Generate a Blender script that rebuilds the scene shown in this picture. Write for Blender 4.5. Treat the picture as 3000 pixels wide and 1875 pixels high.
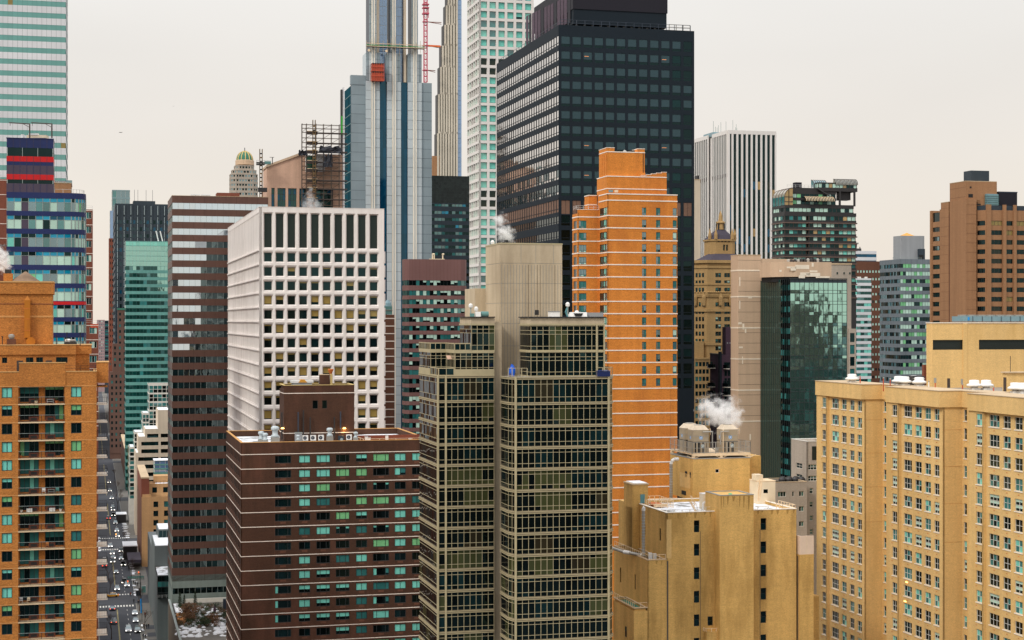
import bpy,bmesh,math,random
from mathutils import Vector,Matrix
random.seed(7)
sc=bpy.context.scene
for o in list(bpy.data.objects):
 bpy.data.objects.remove(o)
 # ------------------------------------------------------------------ camera, sky, sun, exposure
EYE=100.0 # camera height above the street
FPX,CX,HY=4780.0,1500.0,940.0 # focal length and centre of the 3000 px wide photograph
YAW=math.atan2(1235.0,4780.0) # the street grid is turned this much against the view
cam=bpy.data.cameras.new('camera')
cam.lens=36.0*FPX/3000.0
cam.sensor_width=36.0
cam.shift_y=(HY-937.5)/3000.0
cam.clip_start,cam.clip_end=1.0,20000.0
camo=bpy.data.objects.new('camera',cam)
sc.collection.objects.link(camo)
camo.location=(0,0,EYE)
camo.rotation_euler=(math.radians(90),0,0)
sc.camera=camo

SUN_EL,SUN_AZ=42.0,222.0 # sun behind a thin overcast, behind the camera on its left (azimuth clockwise from +Y)
world=bpy.data.worlds.new('World')
sc.world=world
world.use_nodes=True
wt=world.node_tree
wt.nodes.clear()
def WN(t,**k):
 n=wt.nodes.new(t)
 for a,v in k.items():setattr(n,a,v)
 return n
w_out=WN('ShaderNodeOutputWorld');w_bg=WN('ShaderNodeBackground')
w_sky=WN('ShaderNodeTexSky',sky_type='NISHITA',sun_disc=False)
w_sky.sun_elevation=math.radians(SUN_EL);w_sky.sun_rotation=math.radians(SUN_AZ)
w_sky.air_density=1.5;w_sky.dust_density=4.0
w_tc=WN('ShaderNodeTexCoord');w_sep=WN('ShaderNodeSeparateXYZ')
wt.links.new(w_tc.outputs['Generated'],w_sep.inputs[0])
w_ramp=WN('ShaderNodeValToRGB')
cr=w_ramp.color_ramp
cr.elements[0].position=0.0;cr.elements[0].color=(0.91,0.80,0.69,1)
cr.elements[1].position=1.0;cr.elements[1].color=(0.82,0.85,0.90,1)
e=cr.elements.new(0.06);e.color=(0.89,0.82,0.73,1)
e=cr.elements.new(0.12);e.color=(0.875,0.828,0.772,1)
e=cr.elements.new(0.20);e.color=(0.86,0.84,0.81,1)
wt.links.new(w_sep.outputs[2],w_ramp.inputs[0])
w_nz=WN('ShaderNodeTexNoise');w_nz.inputs['Scale'].default_value=3.0;w_nz.inputs['Detail'].default_value=3.0
w_map=WN('ShaderNodeMapping');w_map.inputs['Scale'].default_value=(1,1,3.0)
wt.links.new(w_tc.outputs['Generated'],w_map.inputs[0]);wt.links.new(w_map.outputs[0],w_nz.inputs['Vector'])
w_mr=WN('ShaderNodeMapRange') # an overcast sky is brighter overhead
w_mr.inputs[1].default_value=0.16;w_mr.inputs[2].default_value=1.0
w_mr.inputs[3].default_value=1.0;w_mr.inputs[4].default_value=2.15
wt.links.new(w_sep.outputs[2],w_mr.inputs[0])
w_m2=WN('ShaderNodeMapRange');w_m2.inputs[1].default_value=.3;w_m2.inputs[2].default_value=.7;w_m2.inputs[3].default_value=0.97;w_m2.inputs[4].default_value=1.03
wt.links.new(w_nz.outputs[0],w_m2.inputs[0])
w_mm=WN('ShaderNodeMath',operation='MULTIPLY')
wt.links.new(w_mr.outputs[0],w_mm.inputs[0]);wt.links.new(w_m2.outputs[0],w_mm.inputs[1])
w_vm=WN('ShaderNodeVectorMath',operation='SCALE')
wt.links.new(w_ramp.outputs[0],w_vm.inputs[0]);wt.links.new(w_mm.outputs[0],w_vm.inputs['Scale'])
w_vs=WN('ShaderNodeVectorMath',operation='SCALE');w_vs.inputs['Scale'].default_value=0.08
wt.links.new(w_sky.outputs[0],w_vs.inputs[0])
w_mix=WN('ShaderNodeMix',data_type='RGBA');w_mix.inputs[0].default_value=0.96
wt.links.new(w_vs.outputs[0],w_mix.inputs[6]);wt.links.new(w_vm.outputs[0],w_mix.inputs[7])
wt.links.new(w_mix.outputs[2],w_bg.inputs[0]);w_bg.inputs[1].default_value=1.0
wt.links.new(w_bg.outputs[0],w_out.inputs[0])

sl=bpy.data.lights.new('sun','SUN');sl.energy=1.5;sl.angle=math.radians(10);sl.color=(1.0,0.95,0.87)
so=bpy.data.objects.new('sun',sl);sc.collection.objects.link(so)
az,el=math.radians(SUN_AZ),math.radians(SUN_EL)
sd=Vector((math.sin(az)*math.cos(el),math.cos(az)*math.cos(el),math.sin(el)))
so.rotation_euler=sd.to_track_quat('Z','Y').to_euler()
so.location=(0,0,400)
vs=sc.view_settings
vs.view_transform='Standard';vs.look='None';vs.exposure=0.0;vs.gamma=1.0;vs.use_curve_mapping=False
sc.render.engine='CYCLES'
cy=sc.cycles
cy.max_bounces=8;cy.diffuse_bounces=3;cy.glossy_bounces=4;cy.transmission_bounces=4;cy.transparent_max_bounces=8
cy.volume_bounces=5;cy.volume_step_rate=2.0;cy.volume_max_steps=64
cy.use_denoising=True
cy.sample_clamp_indirect=6.0
sc.render.use_persistent_data=False

# ------------------------------------------------------------------ materials
def lin(c):
 c=c/255.0
 return c/12.92 if c<=0.04045 else((c+0.055)/1.055)**2.4
def rgb(r,g,b,k=1.0):
 return(min(1,lin(r)*k),min(1,lin(g)*k),min(1,lin(b)*k),1.0)
MATS={}
class NT:
 def __init__(s,name):
  s.m=bpy.data.materials.new(name);s.m.use_nodes=True
  s.t=s.m.node_tree;s.t.nodes.clear()
  s.out=s.n('ShaderNodeOutputMaterial');s.p=s.n('ShaderNodeBsdfPrincipled')
  s.l(s.p.outputs[0],s.out.inputs[0]);MATS[name]=s.m
 def n(s,t,**k):
  x=s.t.nodes.new(t)
  for a,v in k.items():setattr(x,a,v)
  return x
 def l(s,a,b):s.t.links.new(a,b)
 def noise(s,scale,vec,detail=3.0,rough=0.55):
  x=s.n('ShaderNodeTexNoise');x.inputs['Scale'].default_value=scale
  x.inputs['Detail'].default_value=detail;x.inputs['Roughness'].default_value=rough
  s.l(vec,x.inputs['Vector']);return x.outputs[0]
 def pos(s,sx=1,sy=1,sz=1):
  g=s.n('ShaderNodeNewGeometry');m=s.n('ShaderNodeMapping');m.inputs['Scale'].default_value=(sx,sy,sz)
  s.l(g.outputs['Position'],m.inputs[0]);return m.outputs[0]
 def rng(s,v,a,b,lo=0.0,hi=1.0):
  x=s.n('ShaderNodeMapRange');x.inputs[1].default_value=lo;x.inputs[2].default_value=hi
  x.inputs[3].default_value=a;x.inputs[4].default_value=b;s.l(v,x.inputs[0]);return x.outputs[0]
 def mul(s,a,b):
  x=s.n('ShaderNodeMath',operation='MULTIPLY');s.l(a,x.inputs[0])
  if isinstance(b,float):x.inputs[1].default_value=b
  else:s.l(b,x.inputs[1])
  return x.outputs[0]
 def scale(s,col,f):
  x=s.n('ShaderNodeVectorMath',operation='SCALE')
  if isinstance(col,tuple):x.inputs[0].default_value=col[:3]
  else:s.l(col,x.inputs[0])
  s.l(f,x.inputs['Scale']);return x.outputs[0]
 def mix(s,f,a,b):
  x=s.n('ShaderNodeMix',data_type='RGBA')
  if isinstance(f,float):x.inputs[0].default_value=f
  else:s.l(f,x.inputs[0])
  for v,i in((a,6),(b,7)):
   if isinstance(v,tuple):x.inputs[i].default_value=v
   else:s.l(v,x.inputs[i])
  return x.outputs[2]
 def bump(s,h,strength,dist):
  x=s.n('ShaderNodeBump');x.inputs['Strength'].default_value=strength;x.inputs['Distance'].default_value=dist
  s.l(h,x.inputs['Height']);s.l(x.outputs[0],s.p.inputs['Normal'])
def masonry(name,col,rough=0.85,course=0.12,blotch=0.14,streak=0.10,stain=None,stainamt=0.0,island=0.0,bump=0.0,metal=0.0):
 """stone, brick or cladding: fine horizontal coursing, large blotches and rain streaks"""
 s=NT(name);v=None
 a=s.rng(s.noise(1.0,s.pos(0.5,0.5,2.5),4),1-course*.6,1+course*.6,0.25,0.75)
 b=s.rng(s.noise(0.05,s.pos(),4),1-blotch,1+blotch,0.25,0.75)
 c=s.rng(s.noise(1.0,s.pos(0.7,0.7,0.03),3),1-streak,1+streak,0.25,0.75)
 d=s.rng(s.noise(1.0,s.pos(3.6,3.6,9.0),2,.8),1-course*1.6,1+course*1.6,0.3,0.7)
 v=s.mul(s.mul(s.mul(a,b),c),d)
 if island:
  g=s.n('ShaderNodeNewGeometry');v=s.mul(v,s.rng(g.outputs['Random Per Island'],1-island,1+island))
 c0=s.scale(col,v)
 if stain:
  f=s.rng(s.mul(s.noise(0.35,s.pos(1,1,0.25),5,0.65),s.noise(0.06,s.pos(),2)),0.0,stainamt,0.24,0.42)
  c0=s.mix(f,c0,stain)
 s.l(c0,s.p.inputs['Base Color'])
 s.p.inputs['Roughness'].default_value=rough;s.p.inputs['Metallic'].default_value=metal
 s.p.inputs['Specular IOR Level'].default_value=0.3
 if bump:s.bump(s.noise(1.0,s.pos(2,2,9),3),0.5,bump)
 return s.m
def plain(name,col,rough=0.6,metal=0.0,var=0.08,sc_=0.6,spec=0.5):
 s=NT(name)
 s.l(s.scale(col,s.rng(s.noise(sc_,s.pos(),4),1-var,1+var,0.3,0.7)),s.p.inputs['Base Color'])
 s.p.inputs['Roughness'].default_value=rough;s.p.inputs['Metallic'].default_value=metal
 s.p.inputs['Specular IOR Level'].default_value=spec
 return s.m
def glass(name,col,mirror=0.0,rough=0.04,wave=0.012,wscale=0.35,var=0.3,ior=1.5,tint=None):
 """window pane seen from outside: dark room or blind behind, the sky and the city mirrored in slightly buckled glass"""
 s=NT(name)
 g=s.n('ShaderNodeNewGeometry')
 r=s.rng(g.outputs['Random Per Island'],1-var,1+var)
 n=s.rng(s.noise(0.5,s.pos(),2),1-var*0.4,1+var*0.4,0.3,0.7)
 c0=s.scale(col,s.mul(r,n))
 if mirror:
  gl=s.n('ShaderNodeBsdfGlossy');gl.inputs['Roughness'].default_value=rough
  gl.inputs['Color'].default_value=tint or(0.8,0.85,0.85,1)
  mx=s.n('ShaderNodeMixShader');mx.inputs[0].default_value=mirror
  s.l(s.p.outputs[0],mx.inputs[1]);s.l(gl.outputs[0],mx.inputs[2]);s.l(mx.outputs[0],s.out.inputs[0])
 s.l(c0,s.p.inputs['Base Color'])
 s.p.inputs['Roughness'].default_value=rough;s.p.inputs['IOR'].default_value=ior;s.p.inputs['Specular Tint'].default_value=(.42,.84,.86,1)
 h=s.noise(wscale,s.pos(1,1,0.6),2)
 x=s.n('ShaderNodeBump');x.inputs['Strength'].default_value=1.0;x.inputs['Distance'].default_value=wave
 s.l(h,x.inputs['Height']);s.l(x.outputs[0],s.p.inputs['Normal'])
 if mirror:s.l(x.outputs[0],gl.inputs['Normal'])
 return s.m
def glow(name,col,strength):
 s=NT(name);s.p.inputs['Base Color'].default_value=col
 s.p.inputs['Emission Color'].default_value=col;s.p.inputs['Emission Strength'].default_value=strength
 return s.m

 # ------------------------------------------------------------------ mesh collecting
def link(o,parent=None):
 sc.collection.objects.link(o)
 if parent is not None:o.parent=parent
 return o
class MB:
 def __init__(s):s.v=[];s.f=[];s.m=[];s.slots=[]
 def slot(s,m):
  if m not in s.slots:s.slots.append(m)
  return s.slots.index(m)
 def face(s,pts,m):
  n=len(s.v);s.v.extend([tuple(p) for p in pts]);s.f.append(tuple(range(n,n+len(pts))));s.m.append(s.slot(m))
 def mesh_add(s,vs,fs,m):
  n=len(s.v);s.v.extend([tuple(p) for p in vs]);k=s.slot(m)
  for f in fs:s.f.append(tuple(i+n for i in f));s.m.append(k)
 def box(s,x0,x1,y0,y1,z0,z1,m,skip=''):
  if x1<x0:x0,x1=x1,x0
  if y1<y0:y0,y1=y1,y0
  P=[(x0,y0,z0),(x1,y0,z0),(x1,y1,z0),(x0,y1,z0),(x0,y0,z1),(x1,y0,z1),(x1,y1,z1),(x0,y1,z1)]
  F={'f':(0,1,5,4),'r':(1,2,6,5),'k':(2,3,7,6),'l':(3,0,4,7),'t':(4,5,6,7),'b':(3,2,1,0)}
  s.mesh_add(P,[f for k,f in F.items() if k not in skip],m)
 def prism(s,poly,z0,z1,m,top=True,bottom=False):
  n=len(poly);P=[(x,y,z0) for x,y in poly]+[(x,y,z1) for x,y in poly]
  F=[(i,(i+1)%n,n+(i+1)%n,n+i) for i in range(n)]
  if top:F.append(tuple(range(n,2*n)))
  if bottom:F.append(tuple(reversed(range(n))))
  s.mesh_add(P,F,m)
 def lathe(s,cx,cy,prof,m,n=12,ang0=0.0,cap=True):
  P=[];F=[]
  for r,z in prof:
   for i in range(n):
    a=ang0+2*math.pi*i/n;P.append((cx+r*math.cos(a),cy+r*math.sin(a),z))
  for k in range(len(prof)-1):
   for i in range(n):
    j=(i+1)%n;F.append((k*n+i,k*n+j,(k+1)*n+j,(k+1)*n+i))
  if cap:
   F.append(tuple(range((len(prof)-1)*n,len(prof)*n)));F.append(tuple(reversed(range(n))))
  s.mesh_add(P,F,m)
 def tube(s,p,q,r,m,n=6,r2=None):
  p,q=Vector(p),Vector(q);d=q-p
  if d.length<1e-6:return
  r2=r if r2 is None else r2
  z=d.normalized();x=z.orthogonal().normalized();y=z.cross(x)
  P=[]
  for c,rr in((p,r),(q,r2)):
   for i in range(n):
    a=2*math.pi*i/n;P.append(c+x*(rr*math.cos(a))+y*(rr*math.sin(a)))
  F=[(i,(i+1)%n,n+(i+1)%n,n+i) for i in range(n)]+[tuple(reversed(range(n))),tuple(range(n,2*n))]
  s.mesh_add(P,F,m)
 def path(s,pts,r,m,n=6):
  for a,b in zip(pts,pts[1:]):s.tube(a,b,r,m,n)
 def add(s,o,M=None):
  n=len(s.v)
  s.v.extend([tuple(M@Vector(p)) for p in o.v] if M is not None else o.v)
  mp=[s.slot(m) for m in o.slots]
  s.f.extend([tuple(i+n for i in f) for f in o.f]);s.m.extend([mp[k] for k in o.m])
 def data(s,name):
  me=bpy.data.meshes.new(name);me.from_pydata(s.v,[],s.f)
  for m in s.slots:me.materials.append(MATS[m])
  me.polygons.foreach_set('material_index',s.m);me.update()
  return me
 def build(s,name,parent=None,smooth=False):
  me=s.data(name)
  if smooth:me.polygons.foreach_set('use_smooth',[True]*len(me.polygons))
  return link(bpy.data.objects.new(name,me),parent)
def tag(o,label=None,cat=None,group=None,kind=None):
 for k,v in(('label',label),('category',cat),('group',group),('kind',kind)):
  if v:o[k]=v
 return o
def copy_tree(o,parent=None):
 c=o.copy();sc.collection.objects.link(c)
 if parent is not None:c.parent=parent
 for ch in[x for x in KIDS.get(o.name,[])]:KIDS.setdefault(c.name,[]).append(copy_tree(ch,c))
 return c
KIDS={}
def kid(o,parent):
 KIDS.setdefault(parent.name,[]).append(o);return o

def wpt(px,py=None,Y=None,z=None):
 """point seen at a pixel of the photograph: at distance Y, or on the level z"""
 if Y is None:Y=(EYE-z)*FPX/(py-HY)
 return Vector(((px-CX)/FPX*Y,Y,EYE-(py-HY)/FPX*Y if py is not None else(z or 0)))
CA,SA=math.cos(YAW),math.sin(YAW)
def street(w,s,z=0.0):
 """street coordinates: w metres across (to the right), s metres along the street away from the camera"""
 return Vector((w*CA-s*SA,w*SA+s*CA,z))
def to_street(p):return(p[0]*CA+p[1]*SA,-p[0]*SA+p[1]*CA)

class Fr:
 """a facade plane: u to the right seen from outside, d inwards"""
 def __init__(s,ox,oy,ang):s.o=(ox,oy);s.a=ang;s.c=math.cos(ang);s.s=math.sin(ang)
 def P(s,u,z,d=0.0):return(s.o[0]+u*s.c-d*s.s,s.o[1]+u*s.s+d*s.c,z)
 def M(s,u,z,d=0.0):return Matrix.Translation(s.P(u,z,d))@Matrix.Rotation(s.a,4,'Z')
def seg(p,q):return Fr(p[0],p[1],math.atan2(q[1]-p[1],q[0]-p[0])),math.hypot(q[0]-p[0],q[1]-p[1])
def inset(path,d,closed=False):
 """the path moved d inwards (to its left), with mitred corners"""
 n=len(path);out=[]
 for i in range(n):
  if closed:a,b,c=path[i-1],path[i],path[(i+1)%n]
  else:a,b,c=path[max(i-1,0)],path[i],path[min(i+1,n-1)]
  n1=n2=None
  if a!=b:
   l=math.hypot(b[0]-a[0],b[1]-a[1]);n1=(-(b[1]-a[1])/l,(b[0]-a[0])/l)
  if c!=b:
   l=math.hypot(c[0]-b[0],c[1]-b[1]);n2=(-(c[1]-b[1])/l,(c[0]-b[0])/l)
  n1=n1 or n2;n2=n2 or n1
  k=1+n1[0]*n2[0]+n1[1]*n2[1]
  out.append((b[0]+d*(n1[0]+n2[0])/k,b[1]+d*(n1[1]+n2[1])/k))
 return out
def strip(mb,path,z0,z1,m):
 for p,q in zip(path,path[1:]):mb.face([(p[0],p[1],z0),(q[0],q[1],z0),(q[0],q[1],z1),(p[0],p[1],z1)],m)
def ledge(mb,A,B,z,m,up=True):
 for i in range(len(A)-1):
  f=[(A[i][0],A[i][1],z),(A[i+1][0],A[i+1][1],z),(B[i+1][0],B[i+1][1],z),(B[i][0],B[i][1],z)]
  mb.face(f if up else f[::-1],m)

def wall(mb,fr,U0,U1,Z0,Z1,us,zs,m,depth=0.3,splay=0.0,rm=None,skip=None,back=0.1,caps=True):
 """a wall skin with rectangular openings us x zs, their reveals, and the skin's own edges"""
 rm=rm or m;P=fr.P
 q=lambda a,b,c,d,mm=m:mb.face([a,b,c,d],mm)
 zs=sorted(zs);us=sorted(us);z=Z0
 for zi,(a,b) in enumerate(zs):
  if a>z:q(P(U0,z),P(U1,z),P(U1,a),P(U0,a))
  u=U0
  for ui,(c,d) in enumerate(us):
   if skip and skip(ui,zi):continue
   if c>u:q(P(u,a),P(c,a),P(c,b),P(u,b))
   s_=splay
   q(P(c,a),P(d,a),P(d-s_,a+s_,depth),P(c+s_,a+s_,depth),rm)
   q(P(d,b),P(c,b),P(c+s_,b-s_,depth),P(d-s_,b-s_,depth),rm)
   q(P(c,b),P(c,a),P(c+s_,a+s_,depth),P(c+s_,b-s_,depth),rm)
   q(P(d,a),P(d,b),P(d-s_,b-s_,depth),P(d-s_,a+s_,depth),rm)
   u=d
  if U1>u:q(P(u,a),P(U1,a),P(U1,b),P(u,b))
  z=b
 if Z1>z:q(P(U0,z),P(U1,z),P(U1,Z1),P(U0,Z1))
 if caps:
  t=depth+back
  q(P(U0,Z0,t),P(U0,Z0),P(U0,Z1),P(U0,Z1,t));q(P(U1,Z0),P(U1,Z0,t),P(U1,Z1,t),P(U1,Z1))
  q(P(U0,Z1),P(U1,Z1),P(U1,Z1,t),P(U0,Z1,t))

def pick(ws):
 t=sum(w for _,w in ws);r=random.random()*t
 for m,w in ws:
  r-=w
  if r<=0:return m
 return ws[-1][0]
def pane(w,h,cols,rows,gl,fm='frame_dark',ft=0.06,bar=None,fd=0.05,sill=None,blind=None,tilt=0.006):
 """one window: panes of glass, each slightly out of true, and the frame bars in front of them.
    cols, rows: relative widths / heights; gl(i, j) names the glass; blind = (material, depth share or None per pane)"""
 mb=MB();tw,th=sum(cols),sum(rows);bar=ft*0.7 if bar is None else bar
 xs=[0.0];zs=[0.0]
 for c in cols:xs.append(xs[-1]+c*w/tw)
 for r in rows:zs.append(zs[-1]+r*h/th)
 for i in range(len(cols)):
  for j in range(len(rows)):
   g=gl(i,j);t=[random.uniform(-tilt,tilt) for _ in range(3)];t.append(t[0]+t[2]-t[1])
   x0,x1,z0,z1=xs[i],xs[i+1],zs[j],zs[j+1]
   parts=[(z0,z1,g)]
   if isinstance(g,tuple): # (upper material, share, lower material)
    zm=z1-(z1-z0)*g[1];parts=[(z0,zm,g[2]),(zm,z1,g[0])]
   for a,b,mm in parts:
    fa=(a-z0)/(z1-z0);fb=(b-z0)/(z1-z0)
    L=lambda f:t[0]*(1-f)+t[3]*f;R=lambda f:t[1]*(1-f)+t[2]*f
    mb.face([(x0,L(fa),a),(x1,R(fa),a),(x1,R(fb),b),(x0,L(fb),b)],mm)
 if ft:
  f=0.02
  mb.box(0,w,-fd,-f*0.2,0,ft,fm);mb.box(0,w,-fd,-f*0.2,h-ft,h,fm)
  mb.box(0,ft,-fd,-f*0.2,ft,h-ft,fm);mb.box(w-ft,w,-fd,-f*0.2,ft,h-ft,fm)
 if bar:
  for x in xs[1:-1]:mb.box(x-bar/2,x+bar/2,-fd*0.9,-0.002,ft,h-ft,fm)
  for z in zs[1:-1]:mb.box(ft,w-ft,-fd*0.8,-0.002,z-bar/2,z+bar/2,fm)
 if sill:mb.box(-0.08,w+0.08,-0.3,0,-0.13,-0.01,sill)
 return mb

class Bld:
 """a building whose front-left corner is seen at column px and stands at distance Y; x runs along its front, y away along the street"""
 def __init__(s,name,label,cat,px,Y,group=None,z=0.0):
  s.px,s.Y=px,Y;s.o=Vector(((px-CX)/FPX*Y,Y,0));s.z=z
  s.root=link(bpy.data.objects.new(name,None));s.root.location=(s.o.x,s.o.y,z);s.root.rotation_euler=(0,0,YAW)
  tag(s.root,label,cat,group);s.wins=[];s.sub=False
 def wy(s,lx,ly):return s.o.y+lx*SA+ly*CA
 def X(s,px,ly=0.0):
  k=(px-CX)/FPX;x0=s.o.x-ly*SA;y0=s.o.y+ly*CA
  return(k*y0-x0)/(CA-k*SA)
 def D(s,px,lx=0.0):
  k=(px-CX)/FPX;x0=s.o.x+lx*CA;y0=s.o.y+lx*SA
  return(k*y0-x0)/(-SA-k*CA)
 def Z(s,py,lx=0.0,ly=0.0):return EYE-(py-HY)/FPX*s.wy(lx,ly)-s.z
 def part(s,name,mb,parent=None,label=None,stuff=False,smooth=False):
  if not mb.f:return None
  o=mb.build(name,parent or s.root,smooth)
  if label:o['label']=label
  if stuff:o['kind']='stuff'
  return o
 def win(s,mb,fr,u,z,d=0.0,name='window'):s.wins.append((mb,fr.M(u,z,d),name))
 def finish(s,limit=100):
  byname={}
  for w in s.wins:byname.setdefault(w[2],[]).append(w)
  for nm,ws in byname.items():
   rm=Matrix.Translation((s.o.x,s.o.y,s.z))@Matrix.Rotation(YAW,4,'Z')
   def score(w):
    p=rm@w[1].translation
    x=CX+p.x/p.y*FPX;y=HY-(p.z-EYE)/p.y*FPX
    n=(rm@w[1]).to_3x3()@Vector((0,-1,0));f=-(n.dot(p-Vector((0,0,EYE))))/(p-Vector((0,0,EYE))).length
    ok=(-30<x<3000) and(-30<y<1880)
    return(0 if ok else-1000)+f*100/p.y*10+(p.z/1000)
   if len(ws)>limit:ws=sorted(ws,key=score,reverse=True)
   cache={}
   for mb,M,_ in ws[:limit]:
    if id(mb) not in cache:
     P={'':MB(),'frame':MB(),'sill':MB()} # glass, and its frame and sill as pieces of their own
     for f,k in zip(mb.f,mb.m):
      mm=mb.slots[k];q='sill' if mm.startswith('sill') else 'frame' if mm.startswith('frame') or mm=='rail_metal' else ''
      P[q if s.sub else ''].face([mb.v[i] for i in f],mm)
     cache[id(mb)]={k:v.data(k or nm) for k,v in P.items() if v.f}
    o=link(bpy.data.objects.new(nm,cache[id(mb)].get('') or bpy.data.meshes.new(nm)),s.root);o.matrix_local=M
    for k,me in cache[id(mb)].items():
     if k:link(bpy.data.objects.new(k,me),o)
   if len(ws)>limit:
    r=MB()
    for mb,M,_ in ws[limit:]:r.add(mb,M)
    s.part(nm,r,stuff=True)
  s.wins=[]
  # ---- common pieces
 def bands(s,path,zwins,Ztop,Zbot,m,glassfn,panew,depth=0.15,bar=0.08,fm='frame_dark',rows=(1,),name='window_band',sm=None,joints=None,thin=(),tilt=0.012,wname='wall',bh=0.06,bd=0.06):
  """horizontal window bands round a path"""
  inn=inset(path,depth);w=MB();z=Zbot
  for a,b in sorted(zwins):
   strip(w,path,z,a,m);ledge(w,path,inn,a,sm or m);ledge(w,path,inn,b,sm or m,False);z=b
  strip(w,path,z,Ztop,m)
  if joints:
   for p,q in zip(path,path[1:]):
    fr,L=seg(p,q);n=max(1,round(L/joints[0]))
    for i in range(1,n):
     zz=Zbot
     for a,b in sorted(zwins)+[(Ztop,Ztop)]:
      if a-zz>0.3:w.face([fr.P(i*L/n-joints[1]/2,zz,-0.006),fr.P(i*L/n+joints[1]/2,zz,-0.006),fr.P(i*L/n+joints[1]/2,a,-0.006),fr.P(i*L/n-joints[1]/2,a,-0.006)],joints[2])
      zz=b
  s.part(wname,w)
  for bi,(a,b) in enumerate(zwins):
   g=MB()
   for si,(p,q) in enumerate(zip(inn,inn[1:])):
    fr,L=seg(p,q)
    if L<0.05:continue
    n=max(1,round(L/panew));h=b-a
    pw=L/n;tr=sum(rows)
    for i in range(n):
     zz=0
     for j,r in enumerate(rows):
      mm=glassfn(bi,si,i,j,n);t=[random.uniform(-tilt,tilt) for _ in range(3)];t.append(t[0]+t[2]-t[1])
      z0=a+zz*h/tr;zz+=r;z1=a+zz*h/tr
      if isinstance(mm,tuple):
       zm=z1-(z1-z0)*mm[1]
       g.face([fr.P(i*pw,zm,t[0]),fr.P(i*pw+pw,zm,t[1]),fr.P(i*pw+pw,z1,t[2]),fr.P(i*pw,z1,t[3])],mm[0])
       z1=zm;mm=mm[2]
      g.face([fr.P(i*pw,z0,t[0]),fr.P(i*pw+pw,z0,t[1]),fr.P(i*pw+pw,z1,t[2]),fr.P(i*pw,z1,t[3])],mm)
    if bar:
     bar_,bd_,fm_=(bar,bd,fm) if si not in thin else(bar*.55,bd*.3,'frame_bronze')
     for i in range(n+1):
      u=min(max(i*pw,bar/2),L-bar/2)
      c=[fr.P(u-bar_/2,0,0.0),fr.P(u+bar_/2,0,0.0),fr.P(u+bar_/2,0,-bd_),fr.P(u-bar_/2,0,-bd_)]
      g.prism([(x,y) for x,y,_ in c][::-1],a,b,fm_,False)
    if bh and len(rows)>1:
     zz=0
     for r in rows[:-1]:
      zz+=r;z0=a+zz*h/tr
      c=[fr.P(0,0,0.0),fr.P(L,0,0.0),fr.P(L,0,-bd*0.8),fr.P(0,0,-bd*0.8)]
      g.prism([(x,y) for x,y,_ in c][::-1],z0-bh/2,z0+bh/2,fm,True)
   s.part(name,g)
 def body(s,poly,z0,z1,m,name='core',inner=0.0):
  """the closed volume behind the facades"""
  b=MB();b.prism(inset(poly,inner,True) if inner else poly,z0,z1,m);return s.part(name,b)
 def roof(s,poly,z,m='roof_gravel',par=0.9,th=0.35,cap='stone_cap',pm=None,name='roof',parname='parapet',capw=0.05):
  """roof deck inside a parapet whose top is z"""
  b=MB();i1=inset(poly,th,True);c=lambda P:P+[P[0]]
  b.face([(x,y,z-par) for x,y in i1],m);s.part(name,b)
  p=MB();strip(p,c(i1)[::-1],z-par,z,pm or cap);o1=inset(poly,-capw,True);i2=inset(poly,th+capw,True)
  ledge(p,c(o1),c(i2),z+0.1,cap);strip(p,c(o1),z,z+0.1,cap);strip(p,c(i2)[::-1],z,z+0.1,cap);ledge(p,c(o1),c(poly),z,cap,False)
  s.part(parname,p)
def rect(x0,x1,y0,y1):return[(x0,y0),(x1,y0),(x1,y1),(x0,y1)]
def lpath(W,D):return[(0,D),(0,0),(W,0),(W,D)]
def floors(zt,pitch,n,top,h):return[(zt-top-h-k*pitch,zt-top-k*pitch) for k in range(n)]
def railing(mb,pts,z,h=1.0,step=1.5,m='rail_metal',r=0.03,rails=(1.0,0.5),bal=None):
 for a,b in zip(pts,pts[1:]):
  L=math.hypot(b[0]-a[0],b[1]-a[1]);n=max(1,round(L/step))
  for i in range(n+1):
   x=a[0]+(b[0]-a[0])*i/n;y=a[1]+(b[1]-a[1])*i/n
   mb.box(x-r,x+r,y-r,y+r,z,z+h,m)
  for k in rails:mb.tube((a[0],a[1],z+h*k),(b[0],b[1],z+h*k),r,m,4)
  if bal:
   nb=max(1,round(L/bal))
   for i in range(nb):
    x=a[0]+(b[0]-a[0])*(i+.5)/nb;y=a[1]+(b[1]-a[1])*(i+.5)/nb
    mb.tube((x,y,z),(x,y,z+h),r*0.45,m,3)
    # ------------------------------------------------------------------ the materials of the place
masonry('brick_amber',rgb(186,120,58),course=.24,blotch=.12,stain=rgb(140,84,40),stainamt=.45,bump=.01)
masonry('brick_amber_pale',rgb(208,152,92),course=.10)
masonry('slab_edge',rgb(222,196,160),course=.02)
masonry('brick_orange',rgb(210,130,54),course=.17,blotch=.10,stain=rgb(170,92,40),stainamt=.4)
masonry('band_white',rgb(240,226,212),course=.02,blotch=.05)
masonry('brick_yellow',rgb(222,184,122),course=.09,blotch=.07,stain=rgb(196,152,80),stainamt=.4)
masonry('brick_mustard',rgb(208,166,98),course=.11,blotch=.11,streak=.14,stain=rgb(140,104,50),stainamt=.7)
masonry('soot',rgb(168,130,70),course=.13,blotch=.14,streak=.2)
masonry('brick_umber',rgb(74,49,36),course=.16,blotch=.14,stain=rgb(120,76,60),stainamt=.4)
masonry('brick_maroon',rgb(122,70,54),course=.12)
masonry('brick_cocoa',rgb(104,68,52),course=.12)
masonry('brick_fawn',rgb(160,118,84),course=.10,blotch=.08)
masonry('brick_tan',rgb(196,154,108),course=.08)
masonry('panel_brown',rgb(98,70,60),rough=.45,course=.02,island=.05)
masonry('panel_joint',rgb(62,44,40),course=.0)
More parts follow.
